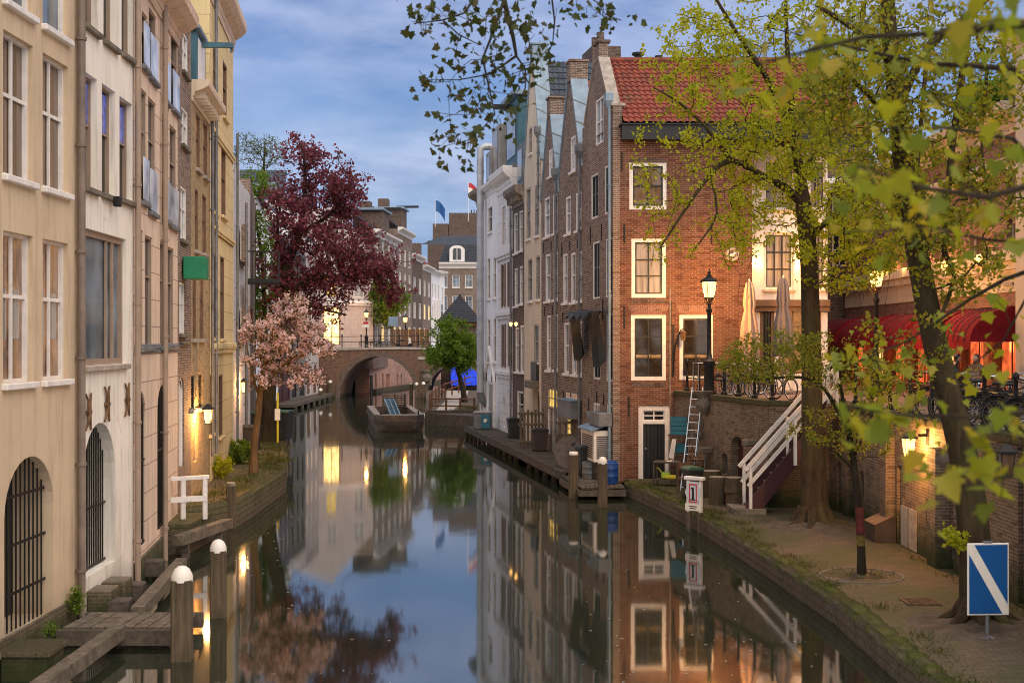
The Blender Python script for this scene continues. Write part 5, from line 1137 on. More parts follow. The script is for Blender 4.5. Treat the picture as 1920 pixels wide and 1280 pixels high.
for k, wd in enumerate(words):
    o = dup(b0, (9.98+rng.uniform(-.1, .16), 21.2+.62*(k+1)+rng.uniform(-.12, .12), ZS), R(rng.uniform(-14, 22)+180*(k % 3 == 1)), '%s dark bicycle from the right edge in the row behind the long railing' % wd)
    o.rotation_euler[0] = R(rng.uniform(-6, 6))
for k in range(6):
    o = dup(b0, (11.7+rng.uniform(-.15, .15), 24.2+.95*k, ZS), R(170+rng.uniform(-15, 15)), '%s bicycle from the right in the rear row, towards the restaurant' % (['first']+words)[k], 'bicycles in the rear row by the restaurant'); o.rotation_euler[0] = R(rng.uniform(-5, 5))
b1 = make_bike('silver grey bicycle nearest the street lamp post by the corner house', (6.95, 41.2, ZS), R(-62), 'zinc_dull', R(-5), 'bicycles by the lit street lamp')
for k, (x, y, a, lb) in enumerate(((7.35, 40.4, -70, 'second silver bicycle right of the lit street lamp post'), (7.75, 39.5, -58, 'third silver bicycle right of the lit street lamp, half behind bush leaves'), (8.1, 38.7, -66, 'fourth bicycle right of the lit street lamp, nearest the stairs'), (7.6, 41.9, 20, 'bicycle standing broadside behind the row by the lit street lamp'))):
    o = dup(b1, (x, y, ZS), R(a), lb)
for x, lb in ((690, 'bicycle under the lamp post on the far bridge'), (706, 'bicycle leaning beside another on the middle of the far bridge'), (722, 'dark bicycle left of the scooter on the far bridge'), (789, 'red bicycle at the right end of the far bridge railing')):
    dup(b0, P(x, 653.5, 120.6), R(rng.uniform(-10, 10)), lb, 'bicycles on the far bridge')
t = thing('scooter', 'parked black and white motor scooter on the far bridge', 'scooter', P(759, 653.5, 120.6)); t.location.z = 4.6
m = MB(); m.lathe([(.22, -.05), (.22, .05)], (-.6, 0, .22), 14, 'y'); m.build('wheel', K['rubber'], t); m = MB(); m.lathe([(.22, -.05), (.22, .05)], (.6, 0, .22), 14, 'y'); m.build('wheel', K['rubber'], t)
MB().slab([(-.85, .45), (-.3, .25), (.25, .22), (.4, .9), (.5, .9), (.42, .2), (.3, .12), (-.3, .15), (-.9, .4)], -.18, .18).build('body', K['black_paint'], t); MB().slab([(.35, .4), (.62, .5), (.5, 1.0), (.38, 1.0)], -.2, .2).build('front_shield', K['white_paint'], t); MB().cbox(-.75, .0, -.15, .15, .68, .80, .05).build('seat', K['rubber'], t); MB().tube([(.3, -.32, 1.05), (.4, 0, 1.0), (.3, .32, 1.05)], .02, 6).build('handlebar', K['iron'], t)
for x0, x1, y0, y1, mt, lb in ((733, 762, 613, 652, 'rusty', 'orange lit wooden hoarding on the bridge street'), (762, 804, 613, 650, 'wood_brown', 'long brown board hoarding on the bridge street behind the scooter')):
    p = P(x0, y1, 124); q = P(x1, y0, 124); t = thing('hoarding', lb, 'hoarding', (p.x, 124, 4.42)); m = MB(); n = 10; w_ = q.x-p.x
    for k in range(n): m.box(w_*k/n+.01, w_*(k+1)/n-.01, 0, .04, .1, 2.0)
    m.build('boards', K[mt], t); m = MB()
    for k in (0, .5, 1): m.box(w_*k-.05, w_*k+.05, .045, .14, 0, 2.1)
    m.build('post', K['wood_brown'], t)
t = thing('traffic_sign', 'grey back of a rectangular sign on a pole by the bridge lamps', 'sign', P(737, 652, 123)); m = MB(); m.box(-.45, .45, -.02, .0, 2.1, 3.0); m.build('panel', K['zinc'], t); MB().tube([(0, .03, 0), (0, .03, 3.1)], .03, 6).build('pole', K['zinc_dull'], t)
t = thing('street_sign', 'small red and white sign on the bridge lamp post', 'sign', P(686, 608, 124.6)); MB().box(-.32, .32, -.02, .0, -.3, .3).build('panel', K['sign_white'], t); MB().box(-.26, .26, -.026, -.021, .02, .26).build('red_field', K['sign_red'], t); MB().box(-.04, .04, .0, .3, -.05, .05).build('bracket', K['iron'], t)
# ---- closed parasols
def parasol(label, loc, h, mat, seed):
    t = thing('parasol', label, 'parasol', loc); rr = random.Random(seed); n = 40; prof = [(.03, h), (.10, h-.06), (.16, h-.35), (.19, h-.75), (.15, h-.95), (.24, h-1.4), (.29, h-2.0), (.31, h-2.5), (.27, h-2.62)]
    vs = []; ph = [rr.uniform(-.06, .06) for _ in range(n)]
    for r, z in prof:
        for k in range(n): a = 2*math.pi*k/n; q = r*(1+.22*math.sin(a*8+z*.7)+ph[k]); vs.append((q*math.cos(a), q*math.sin(a), z+(rr.uniform(-.06, .06) if z < h-2.4 else 0)))
    m = MB(); m.add(vs, [(i*n+k, i*n+(k+1) % n, (i+1)*n+(k+1) % n, (i+1)*n+k) for i in range(len(prof)-1) for k in range(n)]); m.build('folded_canopy', K[mat], t, True)
    MB().tube([(0, 0, 0), (0, 0, h+.08)], .035, 8).build('pole', K['steel'], t); MB().cbox(-.3, .3, -.3, .3, 0, .12, .03).build('base', K['stone_dark'], t)
parasol('closed beige parasol between the street lamp and the cream house', P(1405, 740, 42.5).xy.to_3d()+Vector((0, 0, ZS)), 3.75, 'parasol_beige', 1)
parasol('closed grey parasol in front of the cream house windows', P(1468, 740, 43).xy.to_3d()+Vector((0, 0, ZS)), 3.9, 'parasol_grey', 2)
# ---- stacked steel tables by the pub window
def steel_table(label, loc, rz, group):
    t = thing('folding_table', label, 'table', loc, rz, group); MB().cbox(-.36, .36, -.3, .3, 1.02, 1.06, .01).build('tabletop', K['steel'], t)
    for sx in (-1, 1):
        for sy in (-1, 1): MB().beam((sx*.33, sy*.27, 1.02), (sx*.33, sy*.27, 0), .035, .035).build('leg', K['steel'], t)
    m = MB(); m.beam((-.33, -.27, .5), (.33, -.27, .5), .02, .02); m.beam((-.33, .27, .5), (.33, .27, .5), .02, .02); m.build('stretcher', K['steel'], t); return t
s0_ = steel_table('tall steel table nearest the pub window by the lamp post', (6.45, 42.7, ZS), R(10), 'steel tables in front of the pub window'); dup(s0_, (6.95, 43.2, ZS), R(-14), 'tall steel table farther right in front of the pub window')
dup(s0_, (7.45, 42.9, ZS), R(25), 'tall steel table rightmost in front of the pub window')
t = thing('hanging_sign', 'iron bracket with a small brass lantern between the two pub windows', 'sign', ch.F @ Vector(((1262-1154)/54.05, -.02, 3.1+.3)), 0)
u, z = ch.at(1262, 700); t.location = ch.F @ Vector((u, -.02, z)); m = MB(); m.tube([(0, -.02, -.0), (.05, -.12, .9), (.22, -.3, 1.5), (.32, -.3, 1.55)], .022, 6); m.box(-.04, .04, -.03, .0, -.1, 1.7); m.build('bracket', K['iron'], t); m = MB(); m.lathe([(.08, -.16), (.12, .1), (.14, .11), (.03, .2)], (.3, -.3, 1.3), 6); m.build('lantern', K['rusty'], t)

# ================================================================ LOWER QUAY, RIGHT
t = thing('staircase', 'maroon wooden staircase with white handrails up to the street', 'stairs', (6.45, 35.3, ZQ)); n = 14; rise, run = 3.0/n, 2.55/n
m = MB()
for y in (0, .95): m.slab([(0, .02), (.35, .02), (2.75, 3.02), (2.75, 3.2), (2.45, 3.2), (0, .28)], y, y+.06)
m.build('stringer', K['maroon'], t); m = MB()
for i in range(n): m.box(.1+run*i, .1+run*i+.26, .062, .948, rise*(i+1)-.04, rise*(i+1))
m.build('tread', K['stone_dark'], t); m = MB(); m.cbox(-.35, .55, -.12, 1.1, -.02, .16, .02); m.build('base_stone', K['stone_dark'], t)
for y in (-.05, .96):
    for x, zb in ((.12, .02), (1.35, 1.35), (2.5, 2.75)): MB().beam((x, y, zb), (x, y, zb+1.28), .10, .08, (1, 0, 0)).build('rail_post', K['white_paint'], t)
    m = MB(); m.beam((-.02, y, 1.22), (2.6, y, 4.18), .10, .10); m.beam((.05, y, .78), (2.6, y, 3.68), .05, .10); m.build('handrail', K['white_paint'], t)
MB().beam((2.55, .4, 3.0), (2.55, .4, 4.1), .10, .08, (1, 0, 0)).build('newel', K['white_paint'], t); MB().beam((2.5, 1.3, 3.0), (2.5, 1.3, 4.1), .10, .08, (1, 0, 0)).build('newel', K['white_paint'], t)
# mooring sign with white posts
t = thing('mooring_sign', 'white framed water sign with a red and black mark, standing at the quay edge', 'sign', (5.02, 35.2, 0), R(-38))
m = MB()
for x in (-.19, .19): m.cbox(x-.042, x+.042, -.05, .05, .55, 1.42, .01)
m.build('post', K['white_paint'], t); m = MB()
for x in (-.17, .17): m.cbox(x-.06, x+.06, -.055, .055, -.6, .545, .01)
m.build('post_foot', K['wood_dock'], t)
m = MB(); m.cbox(-.30, .30, -.09, .09, 1.43, 1.53, .02); m.build('cap', K['white_paint'], t)
m = MB(); m.slab([(-.26, 1.10), (-.13, 1.40), (.13, 1.40), (.26, 1.10), (.13, .80), (-.13, .80)], -.085, -.055); hx = m.build('panel', K['sign_cool'], t)
m = MB()
for s_ in ((-.12, .12, 1.30, 1.335), (-.12, .12, .825, .86), (-.12, -.09, .86, 1.30), (.09, .12, .86, 1.30)): m.box(s_[0], s_[1], -.092, -.0855, s_[2], s_[3])
m.build('red_frame', K['sign_red'], hx); m = MB(); m.box(-.03, .03, -.092, -.0855, .92, 1.24); m.box(-.075, .075, -.092, -.0855, .885, .92); m.box(-.06, .03, -.0925, -.086, 1.19, 1.24); m.build('black_mark', K['black_paint'], hx)
m = MB(); m.box(-.25, .25, -.08, -.058, .60, .79); lp = m.build('lower_panel', K['sign_white'], t); m = MB(); m.box(-.12, .12, -.086, -.0805, .705, .73); m.box(-.1, .1, -.086, -.0805, .65, .675); m.build('lettering', K['black_paint'], lp)
# blue sign with a white diagonal
t = thing('water_sign', 'large blue board with a white border and diagonal stripe on a low stand', 'sign', (7.66, 20.6, ZQ), R(4))
x0, x1, z0, z1 = -.345, .345, .36, 1.52; m = MB(); m.cbox(x0, x1, -.015, .015, z0, z1, .01); bd = m.build('board', K['sign_white'], t); f_ = .028; w_ = .075
def inb(p): return p
dx, dz = x1-x0-2*f_, z1-z0-2*f_; L_ = math.hypot(dx, dz); ox, oz = w_*L_/dz, w_*L_/dx
a0, a1, c0, c1 = x0+f_, x1-f_, z0+f_, z1-f_
m = MB(); m.slab([(a0+ox, c1), (a1, c1), (a1, c0+oz)], -.019, -.0155); m.slab([(a0, c1-oz), (a0, c0), (a1-ox, c0)], -.019, -.0155); m.build('blue_field', K['sign_blue'], bd)
m = MB(); m.tube([(0, .03, 0), (0, .03, 1.5)], .03, 8); m.box(-.07, .07, -.02, .05, 1.525, 1.55); m.build('pole', K['zinc_dull'], t); m = MB(); m.beam((-.22, -.1, .02), (.22, -.1, .02), .04, .03); m.beam((0, -.16, .025), (0, .3, .025), .05, .03); m.build('foot', K['zinc_dull'], t)
# ladder
t = thing('ladder', 'long aluminium ladder leaning on the quay wall beside the black door', 'ladder', (0, 0, 0)); A_, B_ = Vector((5.36, 40.7, ZQ)), Vector((5.97, 42.35, 3.72)); sd = Vector((.34, -.08, 0))
m = MB(); m.beam(A_, B_, .03, .075); m.beam(A_+sd, B_+sd, .03, .075); m.build('side_rail', K['steel'], t)
for i in range(13): p = A_.lerp(B_, (i+.5)/13); MB().tube([p, p+sd], .017, 6).build('rung', K['steel'], t)
m = MB(); o_ = Vector((.42, .12, .0)); m.beam(A_+o_, A_.lerp(B_, .93)+o_, .03, .07); m.beam(A_+o_+sd*.8, A_.lerp(B_, .93)+o_+sd*.8, .03, .07); m.build('extension', K['zinc_dull'], t)
# wheelie bins
def wheelie(label, loc, rz, body, lid, group='wheelie bins on the quays', w=.56, h=.98):
    t = thing('wheelie_bin', label, 'bin', loc, rz, group); m = MB(); a, b_ = w*.40, w*.5
    m.add([(-a, -a, .06), (a, -a, .06), (a, a, .1), (-a, a, .1), (-b_, -b_, h-.08), (b_, -b_, h-.08), (b_, b_+.05, h-.08), (-b_, b_+.05, h-.08)], [(0, 3, 2, 1), (0, 1, 5, 4), (1, 2, 6, 5), (2, 3, 7, 6), (3, 0, 4, 7), (4, 5, 6, 7)]); m.cbox(-b_-.02, b_+.02, -b_-.02, b_+.06, h-.14, h-.075, .01); m.build('body', K[body], t)
    m = MB(); m.slab([(-b_-.03, h-.07), (b_+.03, h-.07), (b_+.02, h-.03), (b_*.6, h+.02), (-b_*.6, h+.02), (-b_-.02, h-.03)], -b_-.04, b_+.08); m.build('lid', K[lid], t)
    for s_ in (-1, 1): MB().lathe([(.1, -.03), (.1, .03)], (s_*(a-.02), a+.05, .1), 12, 'x').build('wheel', K['rubber'], t)
    MB().tube([(-b_+.05, b_+.12, h-.1), (b_-.05, b_+.12, h-.1)], .018, 6).build('handle', K['bin_black'], t); return t
wheelie('dark wheelie bin with a green lid beside the chair stack under the quay wall', (5.42, 38.4, ZQ), R(15), 'bin_black', 'bin_green', w=.47, h=1.0)
# work table with tools, shelf and crate
t = thing('work_table', 'old wooden work table with a lower shelf beside the black cellar door', 'table', (5.12, 42.3, ZQ), R(-20)); MB().cbox(-.42, .42, -.28, .28, .76, .81, .01).build('tabletop', K['wood_dock'], t); MB().box(-.38, .38, -.24, .24, .2, .23).build('shelf', K['wood_dock'], t)
for sx in (-1, 1):
    for sy in (-1, 1): MB().box(sx*.38-.025, sx*.38+.025, sy*.24-.025, sy*.24+.025, 0, .755).build('leg', K['wood_dock'], t)
t = thing('garden_tool', 'yellow and lime green power tool on the shelf of the work table', 'tool', (5.18, 42.2, ZQ+.235), R(-20)); MB().cbox(-.26, .05, -.1, .1, 0, .22, .05).build('housing', K['plastic_lime'], t); MB().cbox(-.14, .34, -.13, -.02, .0, .14, .04).build('cover', K['plastic_yellow'], t); MB().tube([(-.25, 0, .2), (-.35, 0, .34), (-.42, 0, .36)], .025, 6).build('handle', K['plastic_yellow'], t)
t = thing('magazine', 'open white booklet lying on the work table', 'booklet', (5.3, 42.2, ZQ+.815), R(15)); MB().add([(-.2, -.12, .0), (0, -.12, .03), (0, .12, .03), (-.2, .12, 0), (.2, -.12, .0), (.2, .12, 0)], [(0, 1, 2, 3), (1, 4, 5, 2)]).build('pages', K['sign_white'], t)
t = thing('shelf_rack', 'small wooden rack against the quay wall carrying the blue crate', 'rack', (5.62, 43.1, ZQ), R(-10))
for sx in (-.32, .32):
    for sy in (-.15, .15): MB().box(sx-.022, sx+.022, sy-.022, sy+.022, 0, 1.6).build('upright', K['wood_pale'], t)
MB().box(-.36, .36, -.19, .19, 1.601, 1.63).build('shelf', K['wood_dock'], t); MB().box(-.295, .295, -.17, .17, 1.0, 1.03).build('shelf', K['wood_dock'], t)
def crate(label, loc, rz, mat='plastic_teal', w=.52, h=.42):
    t = thing('crate', label, 'crate', loc, rz, None); m = MB()
    for k in range(4): z = h*k/4; m.box(-w/2, w/2, -.19, -.17, z+.01, z+h/4-.02); m.box(-w/2, w/2, .17, .19, z+.01, z+h/4-.02); m.box(-w/2, -w/2+.02, -.169, .169, z+.01, z+h/4-.02); m.box(w/2-.02, w/2, -.169, .169, z+.01, z+h/4-.02)
    for sx in (-1, 1):
        for sy in (-1, 1): m.box(sx*w/2-.012, sx*w/2+.012, sy*.19-.012, sy*.19+.012, 0, h)
    m.build('slatted_sides', K[mat], t); MB().box(-w/2+.02, w/2-.02, -.168, .168, .0, .02).build('bottom', K[mat], t)
crate('teal blue plastic crate on the rack beside the ladder', (5.62, 43.1, ZQ+1.632), R(-10), h=.6)
crate('lower teal plastic crate on the middle shelf of the rack', (5.62, 43.1, ZQ+1.032), R(-10), h=.3)
t = thing('cloth', 'white cloth hanging from the rack beside the ladder', 'cloth', (5.36, 42.85, ZQ+1.5)); MB().add([(0, 0, 0), (.14, 0, 0), (.10, -.03, -.3), (-.12, -.03, -.62), (.05, -.02, -.68)], [(0, 1, 2), (0, 2, 4, 3)]).build('fabric', K['sign_white'], t)
# stacked bentwood chairs
def chair(label, loc, rz, group):
    t = thing('bistro_chair', label, 'chair', loc, rz, group); MB().lathe([(.2, .44), (.21, .46), (.2, .47)], n=14).build('seat', K['wood_brown'], t)
    for a in (45, 135, 225, 315): c, s_ = math.cos(R(a)), math.sin(R(a)); MB().tube([(c*.17, s_*.17, .44), (c*.23, s_*.23, 0)], .015, 6).build('leg', K['wood_brown'], t)
    m = MB(); m.tube([(-.19, .12, .45), (-.2, .2, .75), (-.12, .24, .92), (.12, .24, .92), (.2, .2, .75), (.19, .12, .45)], .016, 6); m.tube([(-.1, .16, .46), (-.09, .22, .8), (.09, .22, .8), (.1, .16, .46)], .012, 6); m.tube([(-.2, .2, .66), (-.24, -.05, .66), (-.18, -.12, .46)], .012, 5); m.tube([(.2, .2, .66), (.24, -.05, .66), (.18, -.12, .46)], .012, 5); m.build('backrest', K['wood_brown'], t); return t
cg_ = 'bentwood chairs stacked under the quay wall'; c0_ = chair('bentwood chair at the bottom of the stack under the quay wall', (5.78, 40.3, ZQ), R(60), cg_)
for k, lb in enumerate(('bentwood chair second from the bottom of the stack', 'bentwood chair third in the stack under the quay wall', 'bentwood chair on top of the stack under the quay wall')): dup(c0_, (5.80+.02*k, 40.3-.03*k, ZQ+.2*(k+1)), R(58+4*k), lb)
t = thing('wooden_chair', 'straight backed wooden chair standing left of the bentwood stack', 'chair', (5.42, 40.3, ZQ), R(170)); MB().cbox(-.2, .2, -.2, .2, .43, .47, .01).build('seat', K['wood_brown'], t); m = MB(); m.box(-.2, -.165, .165, .2, .471, 1.0); m.box(.165, .2, .165, .2, .471, 1.0); m.box(-.165, .165, .17, .195, .75, .98); m.build('backrest', K['wood_brown'], t)
for sx in (-1, 1):
    for sy in (-1, 1): MB().box(sx*.18-.018, sx*.18+.018, sy*.18-.018, sy*.18+.018, 0, .429).build('leg', K['wood_brown'], t)
def log(label, loc, r, h, seed):
    rr = random.Random(seed); t = thing('log_stump', label, 'log', loc); n = 18; m = MB(); ph = [1+rr.uniform(-.06, .06) for _ in range(n)]; vs = []
    for z, q in ((0, 1.06), (h*.5, .98), (h-.01, 1.0), (h, .96)):
        for k in range(n): a = 2*math.pi*k/n; vs.append((r*q*ph[k]*math.cos(a), r*q*ph[k]*math.sin(a), z))
    m.add(vs, [(i*n+k, i*n+(k+1) % n, (i+1)*n+(k+1) % n, (i+1)*n+k) for i in range(3) for k in range(n)]); m.build('bark', K['wood_post'], t); MB().lathe([(r*.95, h-.012), (r*.94, h+.004)], n=18).build('cut_face', K['wood_pale'], t)
log('fat log stump standing behind the white water sign', (6.02, 37.5, ZQ), .27, .8, 1); log('lower log piece of the pair at the foot of the stairs', (6.42, 36.9, ZQ), .26, .42, 2); log('upper log piece of the pair at the foot of the stairs', (6.40, 36.9, ZQ+.43), .28, .42, 3); log('grey log block below the wall niche near the arched door', (6.1, 39.3, ZQ), .3, .8, 4)
# wall box, grate, tree rings
t = thing('wall_cabinet', 'brown sloped metal cabinet at the foot of the long quay wall', 'cabinet', (8.78, 30.7, ZQ)); MB().slab([(-.2, .0), (.3, .0), (.3, .62), (.22, .62), (-.2, .42)], -.45, .45).build('casing', K['bin_brown'], t); m = MB(); m.add([(-.215, -.47, .425), (.23, -.47, .635), (.23, .47, .635), (-.215, .47, .425)], [(0, 1, 2, 3)]); m.build('lid', K['brown_paint'], t)
t = thing('drain_grate', 'rusty iron drain grate set in the quay paving', 'grate', (7.46, 23.4, ZQ)); m = MB()
for k in range(11): m.box(-.27+k*.052, -.25+k*.052, -.25, .25, .004, .022)
m.box(-.3, .3, -.29, -.251, .003, .025); m.box(-.3, .3, .251, .29, .003, .025); m.box(-.3, -.271, -.25, .25, .003, .025); m.box(.285, .31, -.25, .25, .003, .025); m.build('grating', K['rusty'], t); MB().box(-.27, .285, -.25, .25, .001, .0035).build('pit', K['black_paint'], t)

# ---- dock along the right row
zd = .55
dk = thing('timber_dock', 'weathered plank dock running along the cellars of the right row', 'dock', (0, 0, 0))
outer = [(-2.62, 70.9), (.28, 54.6), (1.72, 46.2)]
def planks(a0, a1, b0, b1, z, step=.16, th=.06):
    a0, a1, b0, b1 = map(Vector, (a0, a1, b0, b1)); n = int((a1-a0).length/step); m = MB(); rr = random.Random(n)
    for i in range(n):
        p, q = a0.lerp(a1, (i+.04)/n), a0.lerp(a1, (i+.94)/n); r_, s_ = b0.lerp(b1, (i+.94)/n), b0.lerp(b1, (i+.04)/n); dzz = rr.uniform(-.008, .008); k = rr.uniform(-.02, .03); d_ = (r_-q).normalized()*k
        m.prism([p, q, r_+d_, s_+d_], z-th+dzz, z+dzz)
    return m
def wall_pt(y): return (3.51-.175*(y-44.4)-.02, y)
for i in range(2): planks(wall_pt(outer[i][1]+.2), wall_pt(outer[i+1][1]+.2), outer[i], outer[i+1], zd).build('deck', K['wood_dock'], dk)
m = MB()
for i in range(2): m.beam((outer[i][0], outer[i][1], zd-.17), (outer[i+1][0], outer[i+1][1], zd-.17), .08, .2)
m.build('edge_beam', K['wood_dock'], dk)
for i in range(2):
    a, c = Vector(outer[i]), Vector(outer[i+1]); n = int((c-a).length/1.5)
    for k in range(n+1): p = a.lerp(c, k/max(1, n)); MB().box(p.x+.05, p.x+.23, p.y, p.y+.18, -.4, zd-.07).build('pile', K['wood_dock'], dk)
planks((3.2, 46.1), (3.52, 43.75), (1.78, 46.1), (2.25, 42.6), zd-.13).build('lower_deck', K['wood_dock'], dk); planks((2.3, 43.7), (3.75, 43.7), (2.28, 42.35), (3.75, 42.5), zd-.14).build('end_deck', K['wood_dock'], dk)
m = MB(); m.beam((1.74, 46.1, .22), (2.23, 42.4, .22), .09, .2); m.beam((2.2, 42.32, .22), (3.78, 42.42, .22), .09, .2); m.build('edge_beam', K['wood_dock'], dk)
def on(x, y, z=zd): return G(x, y, z)
t = thing('container_bin', 'teal fronted grey plastic bin at the far end of the plank dock', 'bin', on(905, 804), R(-8)); MB().cbox(-.45, .45, -.3, .4, 0, .85, .03).build('body', K['zinc_dull'], t); MB().cbox(-.05, .43, -.33, -.301, .03, .78, .02).build('front_panel', K['plastic_teal'], t); MB().cbox(-.48, .48, -.34, .44, .855, .95, .03).build('lid', K['grey_paint'], t); MB().slab([(.1, .42), (.2, .36), (.27, .45), (.32, .55), (.12, .57)], -.336, -.331).build('sticker', K['sign_white'], t)
wheelie('black wheelie bin by the dark brick house on the plank dock', on(963, 821), R(10), 'bin_black', 'bin_black'); wheelie('brown wheelie bin in front of the grey picket screen on the dock', on(1012, 846), R(5), 'bin_brown', 'bin_black', w=.66); wheelie('black wheelie bin behind the grey milk churn on the dock', on(1099, 893, .42), R(12), 'bin_black', 'bin_black', w=.62, h=1.1); wheelie('black wheelie bin half hidden behind another, next to the cable reel', on(1088, 884, .42), R(-10), 'bin_black', 'bin_black', w=.55, h=1.1)
def picket(label, p, w, h, rz, n=7):
    t = thing('picket_screen', label, 'fence', p, rz); rr = random.Random(int(w*100)); m = MB()
    for k in range(n): x = w*(k+.5)/n; l = rr.uniform(-.12, .06); m.cbox(x-.05, x+.05, 0, .025, .05, h+l, .008)
    m.build('slat', K['wood_grey'], t)
    for z in (.28, h*.62, h*.9): MB().cbox(-.05, w+.05, -.05, -.003, z-.06, z+.05, .01).build('cross_bar', K['wood_grey'], t)
picket('grey weathered picket screen across the dock, in front of the cream arch', on(973, 840), 1.15, 1.7, R(8)); picket('old grey picket screen behind the round cable reel', on(1043, 868), 1.3, 1.75, R(6), 5)
t = thing('cable_reel', 'large dark round cable reel standing on the dock', 'reel', on(1073, 882, .45)+Vector((0, 0, .68)), R(-25)); m = MB(); m.lathe([(.60, -.30), (.60, -.25)], n=28, axis='y'); m.lathe([(.60, .2), (.60, .25)], n=28, axis='y'); m.build('disc', K['reel'], t); MB().lathe([(.35, -.248), (.35, .198)], n=20, axis='y').build('drum', K['wood_dock'], t); MB().lathe([(.06, -.33), (.06, -.302)], n=10, axis='y').build('hub', K['iron'], t)
def barrel(label, p, r, h, mat, lid):
    t = thing('barrel', label, 'barrel', p); MB().lathe([(r*.93, 0), (r, .06), (r, h*.3), (r*1.03, h*.32), (r*1.03, h*.35), (r, h*.37), (r, h*.64), (r*1.03, h*.66), (r*1.03, h*.69), (r, h*.71), (r, h*.92), (r*.85, h*.96)], n=18).build('body', K[mat], t, True); MB().lathe([(r*.8, h*.96), (r*.8, h), (r*.7, h*1.02)], n=18).build('lid', K[lid], t)
barrel('grey plastic milk churn in front of the black bins on the dock', on(1104, 897, .42), .24, .62, 'zinc_dull', 'bin_black'); barrel('blue plastic barrel against the corner of the brick house', on(1145, 906, .42), .26, .76, 'plastic_blue', 'plastic_blue'); barrel('brown barrel between the milk churn and the white topped post', on(1121, 898, .42), .2, .75, 'bin_brown', 'bin_brown')
# wall mounted boxes on the corner house gable
def wallbox(b_, x0, x1, y0, y1, depth, name, label, cat, kind):
    u0, z1 = b_.at(x0, y0); u1, _ = b_.at(x1, y0); _, z0 = b_.at(x0, y1); u0, u1 = sorted((u0, u1)); t = thing(name, label, cat, b_.F @ Vector(((u0+u1)/2, -.01, z0)), math.atan2(b_.u.y, b_.u.x)); w_, h_ = (u1-u0)/2, z1-z0
    return t, w_, h_
t, w_, h_ = wallbox(cg, 1121, 1146, 800, 856, .7, 'ventilation_cabinet', 'pale louvred cabinet with a grey sloping lid on the brick gable above the bins', 'cabinet', 0); D = .62
MB().slab([(-w_, 0), (w_, 0), (w_, h_), (-w_, h_)], -D, 0).build('casing', K['white_paint'], t); m = MB(); m.add([(-w_-.08, -D-.12, h_-.03), (w_+.08, -D-.12, h_-.03), (w_+.08, .0, h_+.22), (-w_-.08, 0, h_+.22), (-w_-.08, -D-.12, h_+.03), (w_+.08, -D-.12, h_+.03), (w_+.08, .0, h_+.28), (-w_-.08, 0, h_+.28)], [(0, 3, 2, 1), (4, 5, 6, 7), (0, 1, 5, 4), (1, 2, 6, 5), (2, 3, 7, 6), (3, 0, 4, 7)]); m.build('lid', K['zinc'], t)
m = MB()
for k in range(12): z = h_*.1+h_*.75*k/12; m.box(-w_*.8, w_*.8, -D-.012, -D-.002, z, z+h_*.035)
m.build('louvre', K['iron'], t)
m = MB()
for k in range(12): z = h_*.1+h_*.75*k/12; m.box(w_+.002, w_+.012, -D*.85, -D*.15, z, z+h_*.035)
m.build('louvre', K['iron'], t)
t, w_, h_ = wallbox(hB, 1066, 1090, 748, 780, .7, 'extractor_box', 'grey metal extractor box on two brackets on the brown brick gable house', 'box', 0); MB().cbox(-w_, w_, -.42, 0, 0, h_, .02).build('casing', K['zinc_dull'], t); MB().slab([(-w_-.2, h_*.75), (-w_-.003, h_*.4), (-w_-.003, h_*.98)], -.41, -.02).build('hood', K['zinc_dull'], t); MB().box(-w_-.02, w_+.02, -.45, 0, h_+.002, h_+.05).build('top_plate', K['zinc'], t)
t, w_, h_ = wallbox(cg, 1130, 1148, 770, 795, .5, 'extractor_box', 'small grey extractor with a tilted hood near the drainpipe of the corner house', 'box', 0); MB().cbox(-w_, w_, -.5, 0, 0, h_, .02).build('casing', K['zinc_dull'], t); MB().slab([(-w_-.3, h_*.9), (-w_-.003, h_*.5), (-w_-.003, h_*1.0)], -.52, -.02).build('hood', K['zinc'], t)
# black tarpaulin awning on the gable
t = thing('tarpaulin', 'torn black tarpaulin hanging from a frame over a window of the brick gable', 'tarpaulin', (0, 0, 0)); rr = random.Random(4)
def drape(x0, x1, y0, y1, out0, out1, seed):
    m = MB(); n, k = 10, 8; vs = []; r2 = random.Random(seed)
    for j in range(k+1):
        q = j/k
        for i in range(n+1):
            x = x0+(x1-x0)*i/n*(1-.25*q); u, zt = cg.at(x, y0); _, zb = cg.at(x, y1+(-14 if i % 3 else 0)); z = zt+(zb-zt)*q; vs.append(cg.F @ Vector((u, -(out0+(out1-out0)*q)-.10*math.sin(i*2.1+seed)*(.3+q), z)))
    m.add(vs, [(j*(n+1)+i, j*(n+1)+i+1, (j+1)*(n+1)+i+1, (j+1)*(n+1)+i) for j in range(k) for i in range(n)]); return m
drape(1093, 1108, 586, 678, .5, .25, 1).build('left_drape', K['tarp'], t, True); drape(1133, 1149, 584, 690, .55, .3, 2).build('right_drape', K['tarp'], t, True); drape(1094, 1149, 582, 600, .1, .75, 3).build('top_cover', K['tarp'], t, True)

